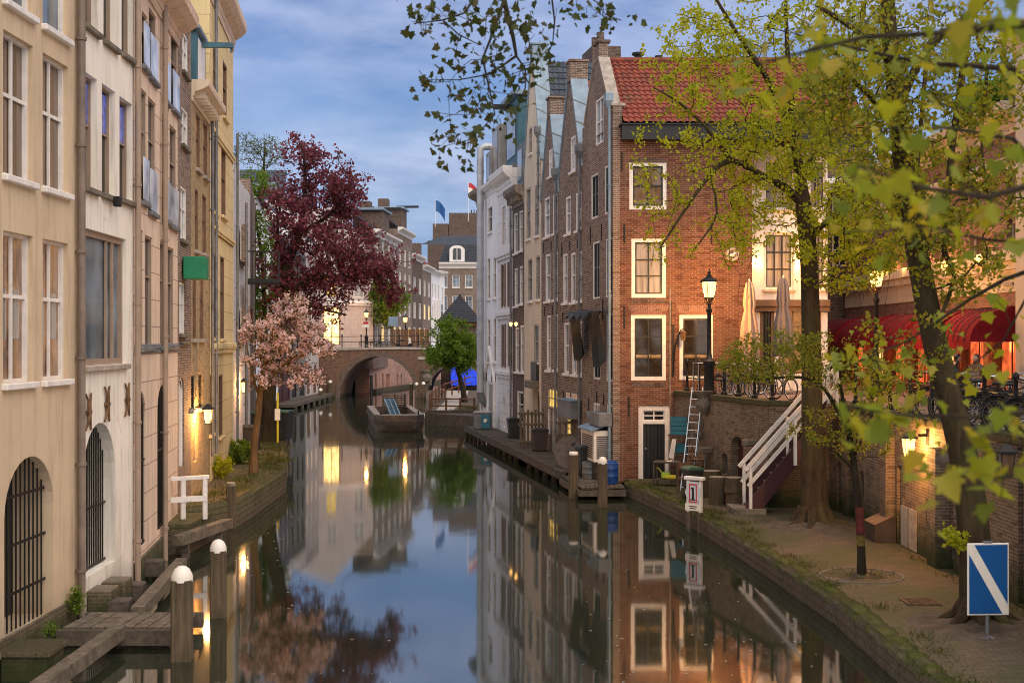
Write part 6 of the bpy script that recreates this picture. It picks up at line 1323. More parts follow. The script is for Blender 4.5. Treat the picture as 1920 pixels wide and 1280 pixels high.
# ---- mooring posts
def post(label, x, y, w_, top, dome=True, cap='sign_white', group='mooring posts', lean=0):
    t = thing('mooring_post', label, 'post', (x, y, 0), R(6), group); t.rotation_euler[1] = R(lean); h = w_/2
    m = MB(); c = h*.82; pl = [(-h, -c), (-c, -h), (c, -h), (h, -c), (h, c), (c, h), (-c, h), (-h, c)]; m.prism(pl, -.8, top-.10); m.build('shaft', K['wood_post'], t)
    m = MB(); m.lathe([(h*1.06, top-.13), (h*1.08, top-.05), (h*.98, top), (h*.75, top+h*.45), (h*.4, top+h*.72), (.01, top+h*.8)] if dome else [(h*1.05, top-.1), (h*1.05, top-.03), (h*.8, top)], n=18); m.build('cap', K[cap], t, True)
post('thick wooden mooring post with a white domed cap at the lower left', -5.44, 21.1, .33, 1.42); post('wooden mooring post with white domed cap, second from the viewer on the left', -5.60, 24.4, .29, 1.36)
post('slim round-topped mooring post at the corner of the left wharf', -7.88, 35.9, .24, 1.30, False, 'wood_pale'); post('dark mooring post with a square white top by the plank dock', 2.06, 42.9, .30, 1.55, False, 'sign_white'); post('mooring post with a white domed cap in front of the blue barrel', 2.87, 40.6, .28, 1.48)
for x, y0, y1, lb in ((619, 713, 746, 'far white topped mooring post nearest the bridge abutment, left'), (601, 728, 752, 'shorter white topped mooring post at the end of the far left jetty'), (771, 716, 745, 'white topped post leftmost of three beside the bridge pier'), (781, 717, 746, 'white topped post in the middle of three beside the bridge pier'), (794, 716, 748, 'white topped post rightmost of three beside the bridge pier')):
    g = G(x, y1, 0); post(lb, g.x, g.y, .34, (y1-y0)*g.y/F-.1)
g = G(696, 762, 0); t = thing('mooring_pole', 'tall dark iron mooring pole in front of the big bridge arch', 'post', (g.x, g.y, 0)); MB().lathe([(.13, -.5), (.13, 2.4), (.15, 2.41), (.15, 2.5), (.1, 2.52)], n=10).build('shaft', K['iron'], t)
# ---- barge
K['panel_blue'] = m_plain('panel_blue', (.014, .05, .08), .6, var=.5)
t = thing('barge', 'rusty open work barge moored before the bridge', 'boat', (-6.48, 74.2, 0), .152); W2, L_, zt = 1.42, 11.5, .95
m = MB(); pl = [(-W2+.5, 0), (W2-.5, 0), (W2, .9), (W2, L_), (-W2, L_), (-W2, .9)]; lo = [(p[0]*.92, p[1]+(.7 if i < 2 else 0)) for i, p in enumerate(pl)]; n = 6
m.add([(p[0], p[1], -.3) for p in lo]+[(p[0]*1.0, p[1], .45) for p in pl]+[(p[0]*1.03, p[1]-.03, zt-.12) for p in pl]+[(p[0]*1.03, p[1]-.03, zt) for p in pl], [(k*n+i, k*n+(i+1) % n, (k+1)*n+(i+1) % n, (k+1)*n+i) for k in range(3) for i in range(n)]+[tuple(range(n))]); inn = [(p[0]*.74, min(max(p[1], 1.15), L_-.6)) for p in pl]
m.add([(p[0]*1.03, p[1]-.03, zt) for p in pl]+[(p[0], p[1], zt) for p in inn]+[(p[0], p[1], .15) for p in inn], [(i, (i+1) % n, n+(i+1) % n, n+i) for i in range(n)]+[(n+i, n+(i+1) % n, 2*n+(i+1) % n, 2*n+i) for i in range(n)]+[tuple(range(2*n, 3*n))]); m.build('hull', K['barge'] if 'barge' in K else K['rusty'], t)
m = MB(); m.add([(p[0]*1.03, p[1]-.03, zt+.015) for p in pl]+[(p[0], p[1], zt+.015) for p in inn], [(i, (i+1) % n, n+(i+1) % n, n+i) for i in range(n)]); m.build('deck', K['wood_pale'], t)
m = MB()
for i in range(n): a, b_ = pl[i], pl[(i+1) % n]; m.beam((a[0]*1.05, a[1]-.04, zt-.34), (b_[0]*1.05, b_[1]-.04, zt-.34), .08, .10)
m.build('rubbing_strake', K['wood_dock'], t); m = MB()
for x in (-1.1, 1.1): m.tube([(x, .7, zt), (x, .7, zt+.22)], .05, 6)
m.build('bollard', K['iron'], t); m = MB(); m.slab([(-.7, zt-.33), (.7, zt-.33), (.7, zt-.2), (.15, zt-.2), (0, zt-.30), (-.15, zt-.2), (-.7, zt-.2)], -.06, -.031); m.build('bow_plate', K['rusty'], t)
t = thing('loading_board', 'blue metal ramp panel leaning on the barge', 'ramp', (-7.15, 76.8, .35), .15); m = MB(); m.beam((.35, 0, 0), (-.15, 1.6, 1.35), .52, .07, (0, 0, 1)); m.build('plate', K['panel_blue'], t); m = MB(); m.beam((.07, -.03, .0), (-.43, 1.57, 1.37), .05, .12); m.beam((.62, -.03, 0), (.12, 1.57, 1.37), .05, .12); m.beam((.35, -.06, 0.02), (-.15, 1.54, 1.37), .04, .10); m.build('side_rib', K['zinc'], t)
t = thing('pallet_stack', 'stack of wooden pallets at the far end of the barge', 'pallets', (-7.7, 83.8, .95), .15); m = MB(); rr = random.Random(3)
for k in range(6):
    z = k*.15
    for q in range(5): m.box(-.8, .8, -.5+q*.22, -.36+q*.22, z+.11, z+.135)
    for q in (-.75, 0, .65): m.box(q, q+.1, -.5, .52, z, z+.109)
m.build('slats', K['wood_grey'], t)
# ---- far bank fence and path
t = thing('ramp_fence', 'red brown wooden fence along the path to the small arch', 'fence', (0, 0, 0)); pts = [(-5.3, 82.5, .72), (-5.6, 90, .72), (-5.2, 99, 1.0), (-3.6, 112, 1.2)]; m = MB()
for z in (.45, .95): m.tube([(p[0], p[1], p[2]+z) for p in pts], .055, 6)
m.build('rail', K['wood_red'] if 'wood_red' in K else K['wood_brown'], t)
for a, b_ in zip(pts[:-1], pts[1:]):
    a, b_ = Vector(a), Vector(b_)
    for k in range(4): p = a.lerp(b_, k/4); MB().box(p.x-.06, p.x+.06, p.y-.06, p.y+.06, p.z-.1, p.z+1.1).build('fence_post', K['wood_brown'], t)
t = thing('bank_fence', 'low brown two-rail fence across the grass bank left of the dock', 'fence', (0, 0, 0)); m = MB()
for z in (.4, .85): m.tube([(-5.2, 82.2, .72+z), (-2.4, 81.5, .72+z)], .055, 6)
m.build('rail', K['wood_brown'], t)
for x in (-5.2, -4.2, -3.3, -2.4): MB().box(x-.07, x+.07, 81.6, 81.74, -.2, 1.65).build('fence_post', K['wood_brown'], t)
m = MB().box(-5.4, -2.2, 80.75, 80.95, -.4, .9); t = thing('bank_wall', 'dark timber retaining wall of the grass bank by the barge', 'wall', (0, 0, 0)); m.build('boards', K['wood_dock'], t)
structure(MB().prism([(-5.0, 83), (-3.9, 83), (-3.6, 100), (-4.0, 118), (-6.0, 118), (-5.1, 99)], .6, .725).build('bank_path', K['stone']))
# ---- flags
def flag(label, x, ytop, ybot, d, cols):
    t = thing('flag', label, 'flag', P(x, ybot, d)); h = (ybot-ytop)*d/F; MB().tube([(0, 0, 0), (0, 0, h)], .05, 6).build('pole', K['white_paint'], t)
    for i, c in enumerate(cols):
        m = MB(); n = 8; hh = .9 if len(cols) == 3 else 2.2; vs = []
        for k in range(n+1):
            q = k/n; x_ = .06+q*1.55; dz = -q*q*1.5; vs += [(x_, .18*math.sin(q*5), h-.2-i*hh*.8+dz), (x_*.96, .18*math.sin(q*5), h-.2-(i+1)*hh*.8+dz*1.1)]
        m.add(vs, [(2*k, 2*k+2, 2*k+3, 2*k+1) for k in range(n)]); m.build('cloth', K[c], t)
flag('red, white and blue flag on a white pole above the far roofs', 878, 340, 415, 190, ('sign_red', 'sign_white', 'sign_blue')); flag('plain dark blue flag on a white pole above the far roofs', 816, 373, 425, 205, ('sign_blue',))

# ================================================================ LEFT QUAY DETAILS
t = thing('landing_stage', 'small plank landing stage between the barred arch and the white capped post', 'dock', (0, 0, 0)); planks((-7.7, 21.9), (-5.75, 21.9), (-7.6, 23.1), (-5.7, 23.1), .36, .24).build('deck', K['wood_grey'], t); 
for y in (21.82, 23.2): MB().beam((-7.75, y, .2), (-5.6, y, .2), .1, .26).build('cross_beam', K['wood_dock'], t)
for x in (-7.2, -5.9): MB().box(x, x+.15, 21.9, 22.05, -.5, .25).build('pile', K['wood_dock'], t)
def timber(label, a, b_, w_, h): t = thing('timber_beam', label, 'beam', (0, 0, 0), 0, 'fender beams along the left house fronts'); MB().beam(a, b_, w_, h).build('beam', K['wood_grey'], t); a, b_ = Vector(a), Vector(b_); [MB().box(p.x-.08, p.x+.08, p.y-.08, p.y+.08, -.5, p.z-h/2-.003).build('pile', K['wood_dock'], t) for p in (a.lerp(b_, .15), a.lerp(b_, .8))]
timber('long grey fender beam in the bottom left corner of the photo', (-6.72, 12.0, .32), (-6.68, 21.75, .32), .24, .22); timber('grey fender beam beyond the landing stage along the pink house', (-6.82, 23.3, .30), (-7.38, 28.6, .30), .24, .22); timber('short grey beam lying at the wharf corner below the white fence', (-8.0, 30.6, .48), (-7.45, 33.6, .48), .26, .24)
for (x, y, z, lb) in ((-7.35, 24.0, .42, 'dark square fender block next to the landing stage'), (-7.55, 25.6, .42, 'dark square fender block in the middle by the pink house pipes'), (-7.9, 28.3, .42, 'dark square fender block farthest along the pink house')): t = thing('fender_block', lb, 'block', (x, y, 0), R(5), 'fender blocks'); MB().cbox(-.2, .2, -.2, .2, z-.35, z, .02).build('block', K['wood_dock'], t); MB().box(-.06, .06, -.06, .06, -.5, z-.352).build('pile', K['wood_dock'], t)
t = thing('stone_steps', 'mossy stone step on a brick base below the tan house', 'step', (-7.45, 20.1, 0)); MB().cbox(-.5, .35, -.45, .45, .38, .48, .02).build('slab', K['mossy_low'], t); MB().box(-.42, .28, -.38, .38, -.4, .378).build('brick_base', K['brick_quay'], t)
t = thing('brick_pier', 'low brick pier with a stone top beside the barred arch of the tan house', 'pier', (-7.75, 18.4, 0)); MB().box(-.3, .2, -.35, .35, -.4, .55).build('brick_base', K['brick_quay'], t); MB().cbox(-.35, .25, -.4, .4, .553, .7, .03).build('capstone', K['stone'], t)
structure(MB().prism([(-9.0, 31.2), (-7.95, 31.6), (-7.9, 33.7), (-9.0, 33.7)], -.5, .74).build('wharf_step', K['mossy_low']))
t = thing('white_fence', 'white painted wooden fence at the end of the left wharf', 'fence', (-8.72, 32.3, .74), R(30))
for x in (.42, .98): MB().cbox(x-.06, x+.06, -.05, .05, -.05, 1.0, .01).build('fence_post', K['white_paint'], t)
m = MB(); m.beam((-.0, 0, 1.03), (1.08, 0, 1.03), .12, .09); m.beam((.0, -.06, .5), (1.02, -.06, .5), .04, .14); m.build('rail', K['white_paint'], t)
wheelie('black wheelie bin at the foot of the blossom tree on the left wharf', (-10.55, 52.0, ZL), R(80), 'bin_black', 'bin_black', h=1.05); wheelie('large dark bin with a pale green lid left of the thick trunk', (-11.9, 56.2, ZL), R(60), 'bin_black', 'bin_green', w=.95, h=1.35); wheelie('large dark bin with a pale green lid right of the thick trunk', (-10.35, 57.6, ZL), R(80), 'bin_black', 'bin_green', w=.85, h=1.35)
t = thing('sign_pole', 'yellow striped pole beside the thick trunk on the left wharf', 'pole', (-10.25, 56.0, ZL)); MB().tube([(0, 0, 0), (0, 0, 2.2)], .05, 8).build('pole', K['plastic_yellow'], t); MB().box(-.12, .12, -.06, -.052, 1.0, 1.5).build('plate', K['sign_white'], t)
# ================================================================ TREES AND PLANTS
def mesh_np(name, verts, polys_flat, counts, mat, parent=None, smooth=False):
    me = bpy.data.meshes.new(name); nv = len(verts); me.vertices.add(nv); me.vertices.foreach_set('co', np.asarray(verts, np.float32).ravel())
    me.loops.add(len(polys_flat)); me.loops.foreach_set('vertex_index', np.asarray(polys_flat, np.int32))
    me.polygons.add(len(counts)); st = np.concatenate([[0], np.cumsum(counts)[:-1]]).astype(np.int32); me.polygons.foreach_set('loop_start', st); me.polygons.foreach_set('loop_total', np.asarray(counts, np.int32))
    if smooth: me.polygons.foreach_set('use_smooth', np.ones(len(counts), bool))
    me.update(calc_edges=True); me.validate(); o = bpy.data.objects.new(name, me); COL.objects.link(o); me.materials.append(mat)
    if parent: o.parent = parent
    return o
# leaf outlines: tip along +y, folded along the midrib
def leaf_shape(kind):
    if kind == 'oval': pts = [(0, 0, 0), (.30, .28, .06), (.34, .58, .05), (0, 1, -.06), (-.34, .58, .05), (-.30, .28, .06)]; return np.array(pts), [(0, 1, 2, 3), (0, 3, 4, 5)]
    if kind == 'blade': pts = [(-.05, 0, 0), (.05, 0, 0), (.04, .55, .06), (0, 1, .22), (-.04, .55, .06)]; return np.array(pts), [(0, 1, 2, 3, 4)]
    if kind == 'petal': pts = [(0, 0, 0), (.45, .5, .14), (0, 1, .05), (-.45, .5, .14)]; return np.array(pts), [(0, 1, 2, 3)]
    if kind == 'plane':
        half = [(.0, .0), (.22, -.10), (.52, .02), (.40, .20), (.62, .46), (.34, .50), (.30, .62), (.0, 1.0)]
        v = [(x, y, .22*abs(x)-.18*y*y) for x, y in half]+[(-x, y, .22*abs(x)-.18*y*y) for x, y in half[1:-1]]; n = len(half); v.append((0, .42, -.02)); c = len(v)-1
        f = [(c, i, i+1) for i in range(n-1)]; left = [0]+list(range(n, n+n-2))+[n-1]; f += [(c, left[i+1], left[i]) for i in range(len(left)-1)]; k = len(v); v += [(-.012, -.42, -.05), (.012, -.42, -.05)]; f.append((0, k, k+1)); return np.array(v), f
    raise ValueError
def leaves(name, pos, size, mat, parent, kind='oval', seed=0, droop=.3, var=.35, nrm_up=.3):
    rs_ = np.random.RandomState(seed); sh, fc = leaf_shape(kind); n = len(pos); pos = np.asarray(pos)
    d = rs_.normal(size=(n, 3)); d[:, 2] -= droop*1.4; d /= np.linalg.norm(d, axis=1)[:, None]
    u = rs_.normal(size=(n, 3)); u[:, 2] += nrm_up*3; x = np.cross(d, u); x /= np.linalg.norm(x, axis=1)[:, None]; z = np.cross(x, d)
    s_ = size*(1+var*rs_.uniform(-1, 1, n)); V = (sh[None, :, 0, None]*x[:, None]*rs_.uniform(.75, 1.15, n)[:, None, None]+sh[None, :, 1, None]*d[:, None]+(sh[None, :, 2, None]*rs_.uniform(-.6, 2.6, n)[:, None, None])*z[:, None])*s_[:, None, None]+pos[:, None]
    k = len(sh); fl = []; ct = []
    base = np.concatenate([np.array(f) for f in fc]); cnt = np.array([len(f) for f in fc]); F_ = (np.arange(n)[:, None]*k+base[None]).ravel(); C_ = np.tile(cnt, n)
    return mesh_np(name, V.reshape(-1, 3), F_, C_, mat, parent)
class Tree:
    def __init__(s, trunk, seed=0, step=.35):
        s.r = random.Random(seed); s.pos = []; s.par = []; s.min = []; s.plen = []; s.chains = []
        s.add_path(trunk, -1, step)
    def add_path(s, pts, parent, step):
        """pts: (x,y,z,minradius)"""
        ch = [parent] if parent >= 0 else []; last = parent
        P_ = [Vector(p[:3]) for p in pts]; R_ = [p[3] for p in pts]
        for i in range(len(P_)):
            if i == 0: segs = [(P_[0], R_[0])]
            else:
                n = max(1, int((P_[i]-P_[i-1]).length/step)); segs = []
                for k in range(1, n+1):
                    q = k/n; p = P_[i-1].lerp(P_[i], q)
                    if 0 < i < len(P_)-1 or True:       # catmull-rom for soft bends
                        a = P_[max(0, i-2)]; b_ = P_[i-1]; c = P_[i]; d = P_[min(len(P_)-1, i+1)]
                        p = .5*((2*b_)+(c-a)*q+(2*a-5*b_+4*c-d)*q*q+(-a+3*b_-3*c+d)*q**3)
                    segs.append((p, R_[i-1]*(1-q)+R_[i]*q))
            for p, r_ in segs:
                s.pos.append(p); s.par.append(last); s.min.append(r_); s.plen.append(0 if last < 0 else s.plen[last]+(p-s.pos[last]).length); last = len(s.pos)-1; ch.append(last)
        s.chains.append(ch); return last
    def reach(s, targets, tip=.006, bend=.35, wig=.10, grav=0.0, wlen=.22, lo=0, up=None):
        s.tips = getattr(s, 'tips', []); A_ = None
        tg = sorted(targets, key=lambda t: min((t-p).length for p in s.pos[lo::3]))
        for t in tg:
            arr = np.array([p[:] for p in s.pos[lo:]]); dv = np.linalg.norm(arr-np.array(t[:]), axis=1)+wlen*np.array(s.plen[lo:])
            if up is not None: dv += up*np.maximum(0, arr[:, 2]-t.z)
            i = int(np.argmin(dv))+lo; p0 = s.pos[i]; L_ = (t-p0).length
            if L_ < .02: continue
            dr = (p0-s.pos[s.par[i]]).normalized() if s.par[i] >= 0 else Vector((0, 0, 1)); p1 = p0+(dr*.5+(t-p0).normalized()*.5)*L_*bend; p2 = t+Vector((0, 0, grav*L_))-(t-p0)*.25
            n = max(2, min(9, int(L_/.22)+1)); ch = [i]; last = i
            for k in range(1, n+1):
                q = k/n; p = p0*(1-q)**3+p1*3*q*(1-q)**2+p2*3*q*q*(1-q)+t*q**3
                if k < n: p = p+Vector((s.r.gauss(0, 1), s.r.gauss(0, 1), s.r.gauss(0, 1)))*wig*L_/n
                s.pos.append(p); s.par.append(last); s.min.append(tip); s.plen.append(s.plen[last]+(p-s.pos[last]).length); last = len(s.pos)-1; ch.append(last)
            s.chains.append(ch); s.tips.append(ch)
    def wood(s, mat, parent, name='trunk', e=2.4, sides=6, maxr=9):
        n = len(s.pos); acc = [0.0]*n; rad = [0.0]*n
        for i in range(n-1, -1, -1):
            r_ = max(s.min[i], acc[i]**(1/e) if acc[i] > 0 else 0); rad[i] = min(r_, maxr)
            if s.par[i] >= 0: acc[s.par[i]] += rad[i]**e
        m = MB()
        for j, ch in enumerate(s.chains):
            pts = [s.pos[i] for i in ch]; rr = [rad[i] for i in ch]
            if j and len(ch) > 1: rr[0] = min(rr[0], rr[1]*1.25)
            m.tube(pts, rr, 14 if j == 0 else (sides if max(rr) > .02 else 4), caps=False)
        s.rad = rad; return m.build(name, mat, parent, True)
    def leafpos(s, per, spread, frac=.6, chains=None):
        out = []
        for ch in (chains or s.tips):
            k0 = max(1, int(len(ch)*(1-frac)))
            for _ in range(per):
                a = s.r.randint(k0, len(ch)-1); p = s.pos[ch[a]].lerp(s.pos[ch[a-1]], s.r.random()); out.append((p.x+s.r.gauss(0, spread), p.y+s.r.gauss(0, spread), p.z+s.r.gauss(0, spread)))
        return out
    def tufts(s, nt, per, rad_, frac=.8):
        out = []
        for ch in s.tips:
            k0 = max(1, int(len(ch)*(1-frac)))
            for _ in range(nt):
                a = s.r.randint(k0, len(ch)-1); p = s.pos[ch[a]].lerp(s.pos[ch[a-1]], s.r.random())
                for _ in range(per): out.append((p.x+s.r.gauss(0, rad_), p.y+s.r.gauss(0, rad_), p.z+s.r.gauss(0, rad_)))
        return out
def blob(rr, c, rad_, n, shell=.0):
    out = []
    while len(out) < n:
        v = Vector((rr.uniform(-1, 1), rr.uniform(-1, 1), rr.uniform(-1, 1)))
        if shell < v.length < 1: out.append(Vector((c[0]+v.x*rad_[0], c[1]+v.y*rad_[1], c[2]+v.z*rad_[2])))
    return out
def pblob(rr, x, y, d, rx, ry, rd, n, shell=0): k = d/F; return blob(rr, P(x, y, d), (rx*k, rd, ry*k), n, shell)
K['bark'] = m_bark('bark', (.065, .042, .026), .4); K['bark_dark'] = m_bark('bark_dark', (.04, .028, .02), .25); K['bark_warm'] = m_bark('bark_warm', (.17, .10, .05), .3); K['twig'] = m_plain('twig', (.035, .024, .016), .9)
K['leaf_lime'] = m_leaf('leaf_lime', [(.38, .42, .018), (.46, .47, .022), (.28, .33, .018), (.52, .48, .025), (.40, .42, .02)], .6)
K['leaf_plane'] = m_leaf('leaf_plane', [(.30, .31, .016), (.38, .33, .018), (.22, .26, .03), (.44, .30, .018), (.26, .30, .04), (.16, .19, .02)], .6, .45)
K['leaf_small'] = m_leaf('leaf_small', [(.21, .24, .02), (.28, .28, .02), (.16, .20, .018), (.32, .28, .03)], .55)
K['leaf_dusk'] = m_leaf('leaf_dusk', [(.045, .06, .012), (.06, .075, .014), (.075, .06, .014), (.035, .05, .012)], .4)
K['leaf_copper'] = m_leaf('leaf_copper', [(.27, .07, .115), (.17, .04, .07), (.33, .10, .145), (.20, .045, .05), (.11, .025, .045)], .5)
K['leaf_green'] = m_leaf('leaf_green', [(.11, .19, .014), (.15, .23, .02), (.085, .155, .014), (.18, .25, .025)], .5)
K['leaf_pale'] = m_leaf('leaf_pale', [(.12, .16, .04), (.09, .13, .03), (.15, .18, .05)], .5)
K['blossom'] = m_leaf('blossom', [(.82, .55, .64), (.86, .68, .73), (.74, .44, .55), (.88, .78, .79)], .45)
K['leaf_bronze'] = m_leaf('leaf_bronze', [(.13, .06, .018), (.09, .075, .016), (.07, .085, .014), (.15, .08, .02)], .4)
K['seed'] = m_plain('seed', (.03, .025, .012), .9)
K['grass'] = m_leaf('grass', [(.07, .10, .012), (.10, .12, .015), (.055, .075, .012), (.12, .11, .02)], .35)
def V4(v, r_): return (v.x, v.y, v.z, r_)
# ---- linden on the quay
def linden():
    d = 33.1; base = G(1526, 985, ZQ); t = thing('linden_tree', 'tall linden with fresh yellow green leaves on the quay beside the maroon stairs', 'tree', base); rr = random.Random(21)
    tr = [V4(P(x+2, y, d)-base, r_*.86) for x, y, r_ in ((1526, 992, .56), (1526, 960, .45), (1524, 900, .37), (1521, 800, .32), (1519, 640, .285), (1514, 480, .25), (1505, 390, .21), (1494, 300, .15), (1482, 200, .11), (1474, 90, .07), (1470, -60, .03))]
    T = Tree(tr, 5)
    def limb(pts, near): 
        q = [P(x, y, dd)-base for x, y, dd, r_ in pts]; i = min(range(len(T.pos)), key=lambda k: (T.pos[k]-q[0]).length); T.add_path([V4(a, p[3]) for a, p in zip(q, pts)], i, .35)
    limb([(1506, 385, d, .13), (1470, 350, 32.8, .11), (1420, 325, 32.4, .095), (1370, 300, 32, .075), (1330, 330, 31.6, .05), (1280, 400, 31.3, .035), (1238, 465, 31, .02)], 0)
    limb([(1370, 300, 32, .06), (1320, 235, 31.5, .045), (1270, 190, 31.2, .03), (1225, 165, 31, .018)], 0)
    limb([(1500, 350, d, .11), (1540, 260, 33.8, .085), (1590, 150, 34.4, .06), (1620, 20, 35, .04), (1640, -100, 35, .02)], 0)
    limb([(1488, 250, d, .10), (1440, 150, 32.4, .075), (1380, 60, 32, .05), (1320, -40, 31.8, .03)], 0)
    limb([(1512, 450, d, .10), (1570, 400, 32.6, .07), (1640, 360, 32.2, .05), (1710, 370, 32, .03)], 0)
    limb([(1330, 330, 31.6, .04), (1345, 400, 31.3, .03), (1300, 470, 31.1, .018)], 0)
    B_ = lambda x, y, dd, rx, ry, rd, n: [p-base for p in pblob(rr, x, y, dd, rx, ry, rd, n)]
    tg = B_(1540, 320, 33, 200, 150, 3.2, 400)+B_(1430, 240, 32.4, 150, 110, 2.4, 230)+B_(1590, 455, 32.6, 120, 100, 2.4, 190)+B_(1480, 60, 33, 250, 120, 3, 330)+B_(1270, 330, 31.2, 95, 190, 1.3, 85)+B_(1310, 100, 31.6, 110, 100, 1.6, 90)+B_(1660, 420, 32.4, 100, 120, 2, 120)+B_(1390, 420, 31.6, 70, 90, 1.2, 70)
    tg = [p for p in tg if not (p.z+base.z < 6.1)]
    T.reach(tg, tip=.0055, bend=.4, wig=.16, grav=-.10, wlen=.14)
    T.wood(K['bark'], t); pos = T.tufts(3, 6, .075, .75); print('linden leaves', len(pos)); leaves('crown', pos, .09, K['leaf_lime'], t, 'oval', 3, .25)
    # long hanging bare twigs
    nch = len(T.chains)
    for k in range(46):
        i = rr.randrange(len(T.pos)//6, len(T.pos)); p = T.pos[i]
        if p.z < 6: continue
        L_ = rr.uniform(.6, 2.2); q = p+Vector((rr.uniform(-.5, .3), rr.uniform(-.3, .3), -L_)); T.add_path([V4(p, .006), V4(p.lerp(q, .5)+Vector((rr.uniform(-.2, .2), 0, .1)), .005), V4(q, .004)], i, .3)
    for ch in T.chains[nch:]: MB().tube([T.pos[i] for i in ch], .006, 4, False).build('hanging_twig', K['twig'], t)
    m = MB(); 
    for k in range(9): a = R(40*k+10); c, s_ = math.cos(a), math.sin(a); l = rr.uniform(.6, 1.0); m.tube([(c*.25, s_*.25, .45), (c*.48, s_*.48, .12), (c*l, s_*l, .02), (c*(l+.3), s_*(l+.3), -.08)], [.16, .13, .09, .04], 8)
    m.build('root_flare', K['bark'], t, True)
linden()
def mound(name, label, c, r_, h, seed):
    rr = random.Random(seed); n, k = 28, 6; vs = [(c[0], c[1], c[2]+h)]; fs = []
    for j in range(1, k+1):
        q = j/k
        for i in range(n): a = 2*math.pi*i/n; w_ = r_*q*(1+.13*math.sin(3*a+seed)+rr.uniform(-.05, .05)); vs.append((c[0]+w_*math.cos(a), c[1]+w_*.8*math.sin(a), c[2]+(h*(1-q)**1.2+rr.uniform(-.02, .03) if j < k else -.03)))
    fs = [(0, 1+i, 1+(i+1) % n) for i in range(n)]+[(1+(j-1)*n+i, 1+j*n+i, 1+j*n+(i+1) % n, 1+(j-1)*n+(i+1) % n) for j in range(1, k) for i in range(n)]
    return structure(MB().add(vs, fs).build('soil', K['earth'], None, True))
mound('soil', '', (7.8, 32.9, ZQ), 1.5, .2, 1); mound('soil', '', (7.9, 21.4, ZQ), 1.5, .12, 2); mound('soil', '', (7.1, 26, ZQ), .55, .05, 3)
structure(MB().torus((7.1, 26, ZQ), .82, .03, 'z', 36, 6).build('paving_ring', K['stone_dark']))
# ---- leaning plane on the right
def plane_tree():
    d = 21.7; base = G(1838, 1168, ZQ); t = thing('plane_tree', 'old plane tree with a leaning mossy trunk behind the blue board, right', 'tree', base); rr = random.Random(8)
    tr = [V4(P(x, y, d)-base, r_*.86) for x, y, r_ in ((1838, 1180, .46), (1835, 1130, .37), (1828, 1020, .31), (1815, 900, .285), (1792, 790, .265), (1762, 680, .245), (1736, 560, .225), (1712, 430, .205), (1694, 300, .19), (1680, 180, .175), (1668, 60, .15), (1660, -80, .11), (1650, -260, .05))]
    T = Tree(tr, 9)
    def limb(pts):
        q = [P(x, y, dd)-base for x, y, dd, r_ in pts]; i = min(range(len(T.pos)), key=lambda k: (T.pos[k]-q[0]).length); T.add_path([V4(a, p[3]) for a, p in zip(q, pts)], i, .3)
    limb([(1690, 260, d, .07), (1640, 190, 21.2, .05), (1570, 130, 20.8, .035), (1500, 110, 20.5, .02)])
    limb([(1684, 200, d, .08), (1740, 90, 22, .06), (1820, 30, 22.2, .045), (1880, -30, 22.4, .03)])
    limb([(1675, 120, d, .07), (1610, 60, 21.2, .05), (1530, 10, 21, .03)])
    limb([(1820, 30, 22.2, .05), (1800, 170, 21.8, .06), (1785, 280, 21.6, .055), (1778, 360, 21.5, .05), (1770, 470, 21.4, .045), (1790, 520, 21.3, .035), (1762, 600, 21.3, .03), (1748, 690, 21.2, .02)])
    limb([(1740, 90, 22, .04), (1728, 220, 21.3, .035), (1722, 330, 21.2, .03), (1745, 430, 21.1, .025), (1715, 560, 21, .015)])
    limb([(1820, 30, 22.2, .03), (1850, 140, 22, .025), (1840, 260, 21.8, .02), (1855, 380, 21.7, .012)])
    B_ = lambda x, y, dd, rx, ry, rd, n: [p-base for p in pblob(rr, x, y, dd, rx, ry, rd, n)]
    tg = B_(1690, 90, 21.6, 230, 130, 2, 340)+B_(1730, 330, 21.3, 120, 180, 1.1, 200)+B_(1830, 220, 22, 90, 170, 1.2, 150)+B_(1590, 190, 20.9, 130, 120, 1.2, 170)+B_(1800, 470, 21.2, 100, 110, .9, 110)+B_(1700, 640, 21, 90, 90, .6, 35)+B_(1880, 380, 21.7, 70, 60, .8, 40)
    T.reach(tg, tip=.0045, bend=.45, wig=.2, grav=-.12, wlen=.1)
    T.wood(K['bark'], t); leaves('crown', T.tufts(2, 6, .08, .7), .062, K['leaf_plane'], t, 'plane', 4, .5)
    m = MB()
    for k in range(7): a = R(51*k); c, s_ = math.cos(a), math.sin(a); m.tube([(c*.2, s_*.2, .4), (c*.40, s_*.40, .12), (c*.7, s_*.7, -.02)], [.13, .11, .05], 8)
    m.build('root_flare', K['bark'], t, True)
plane_tree()
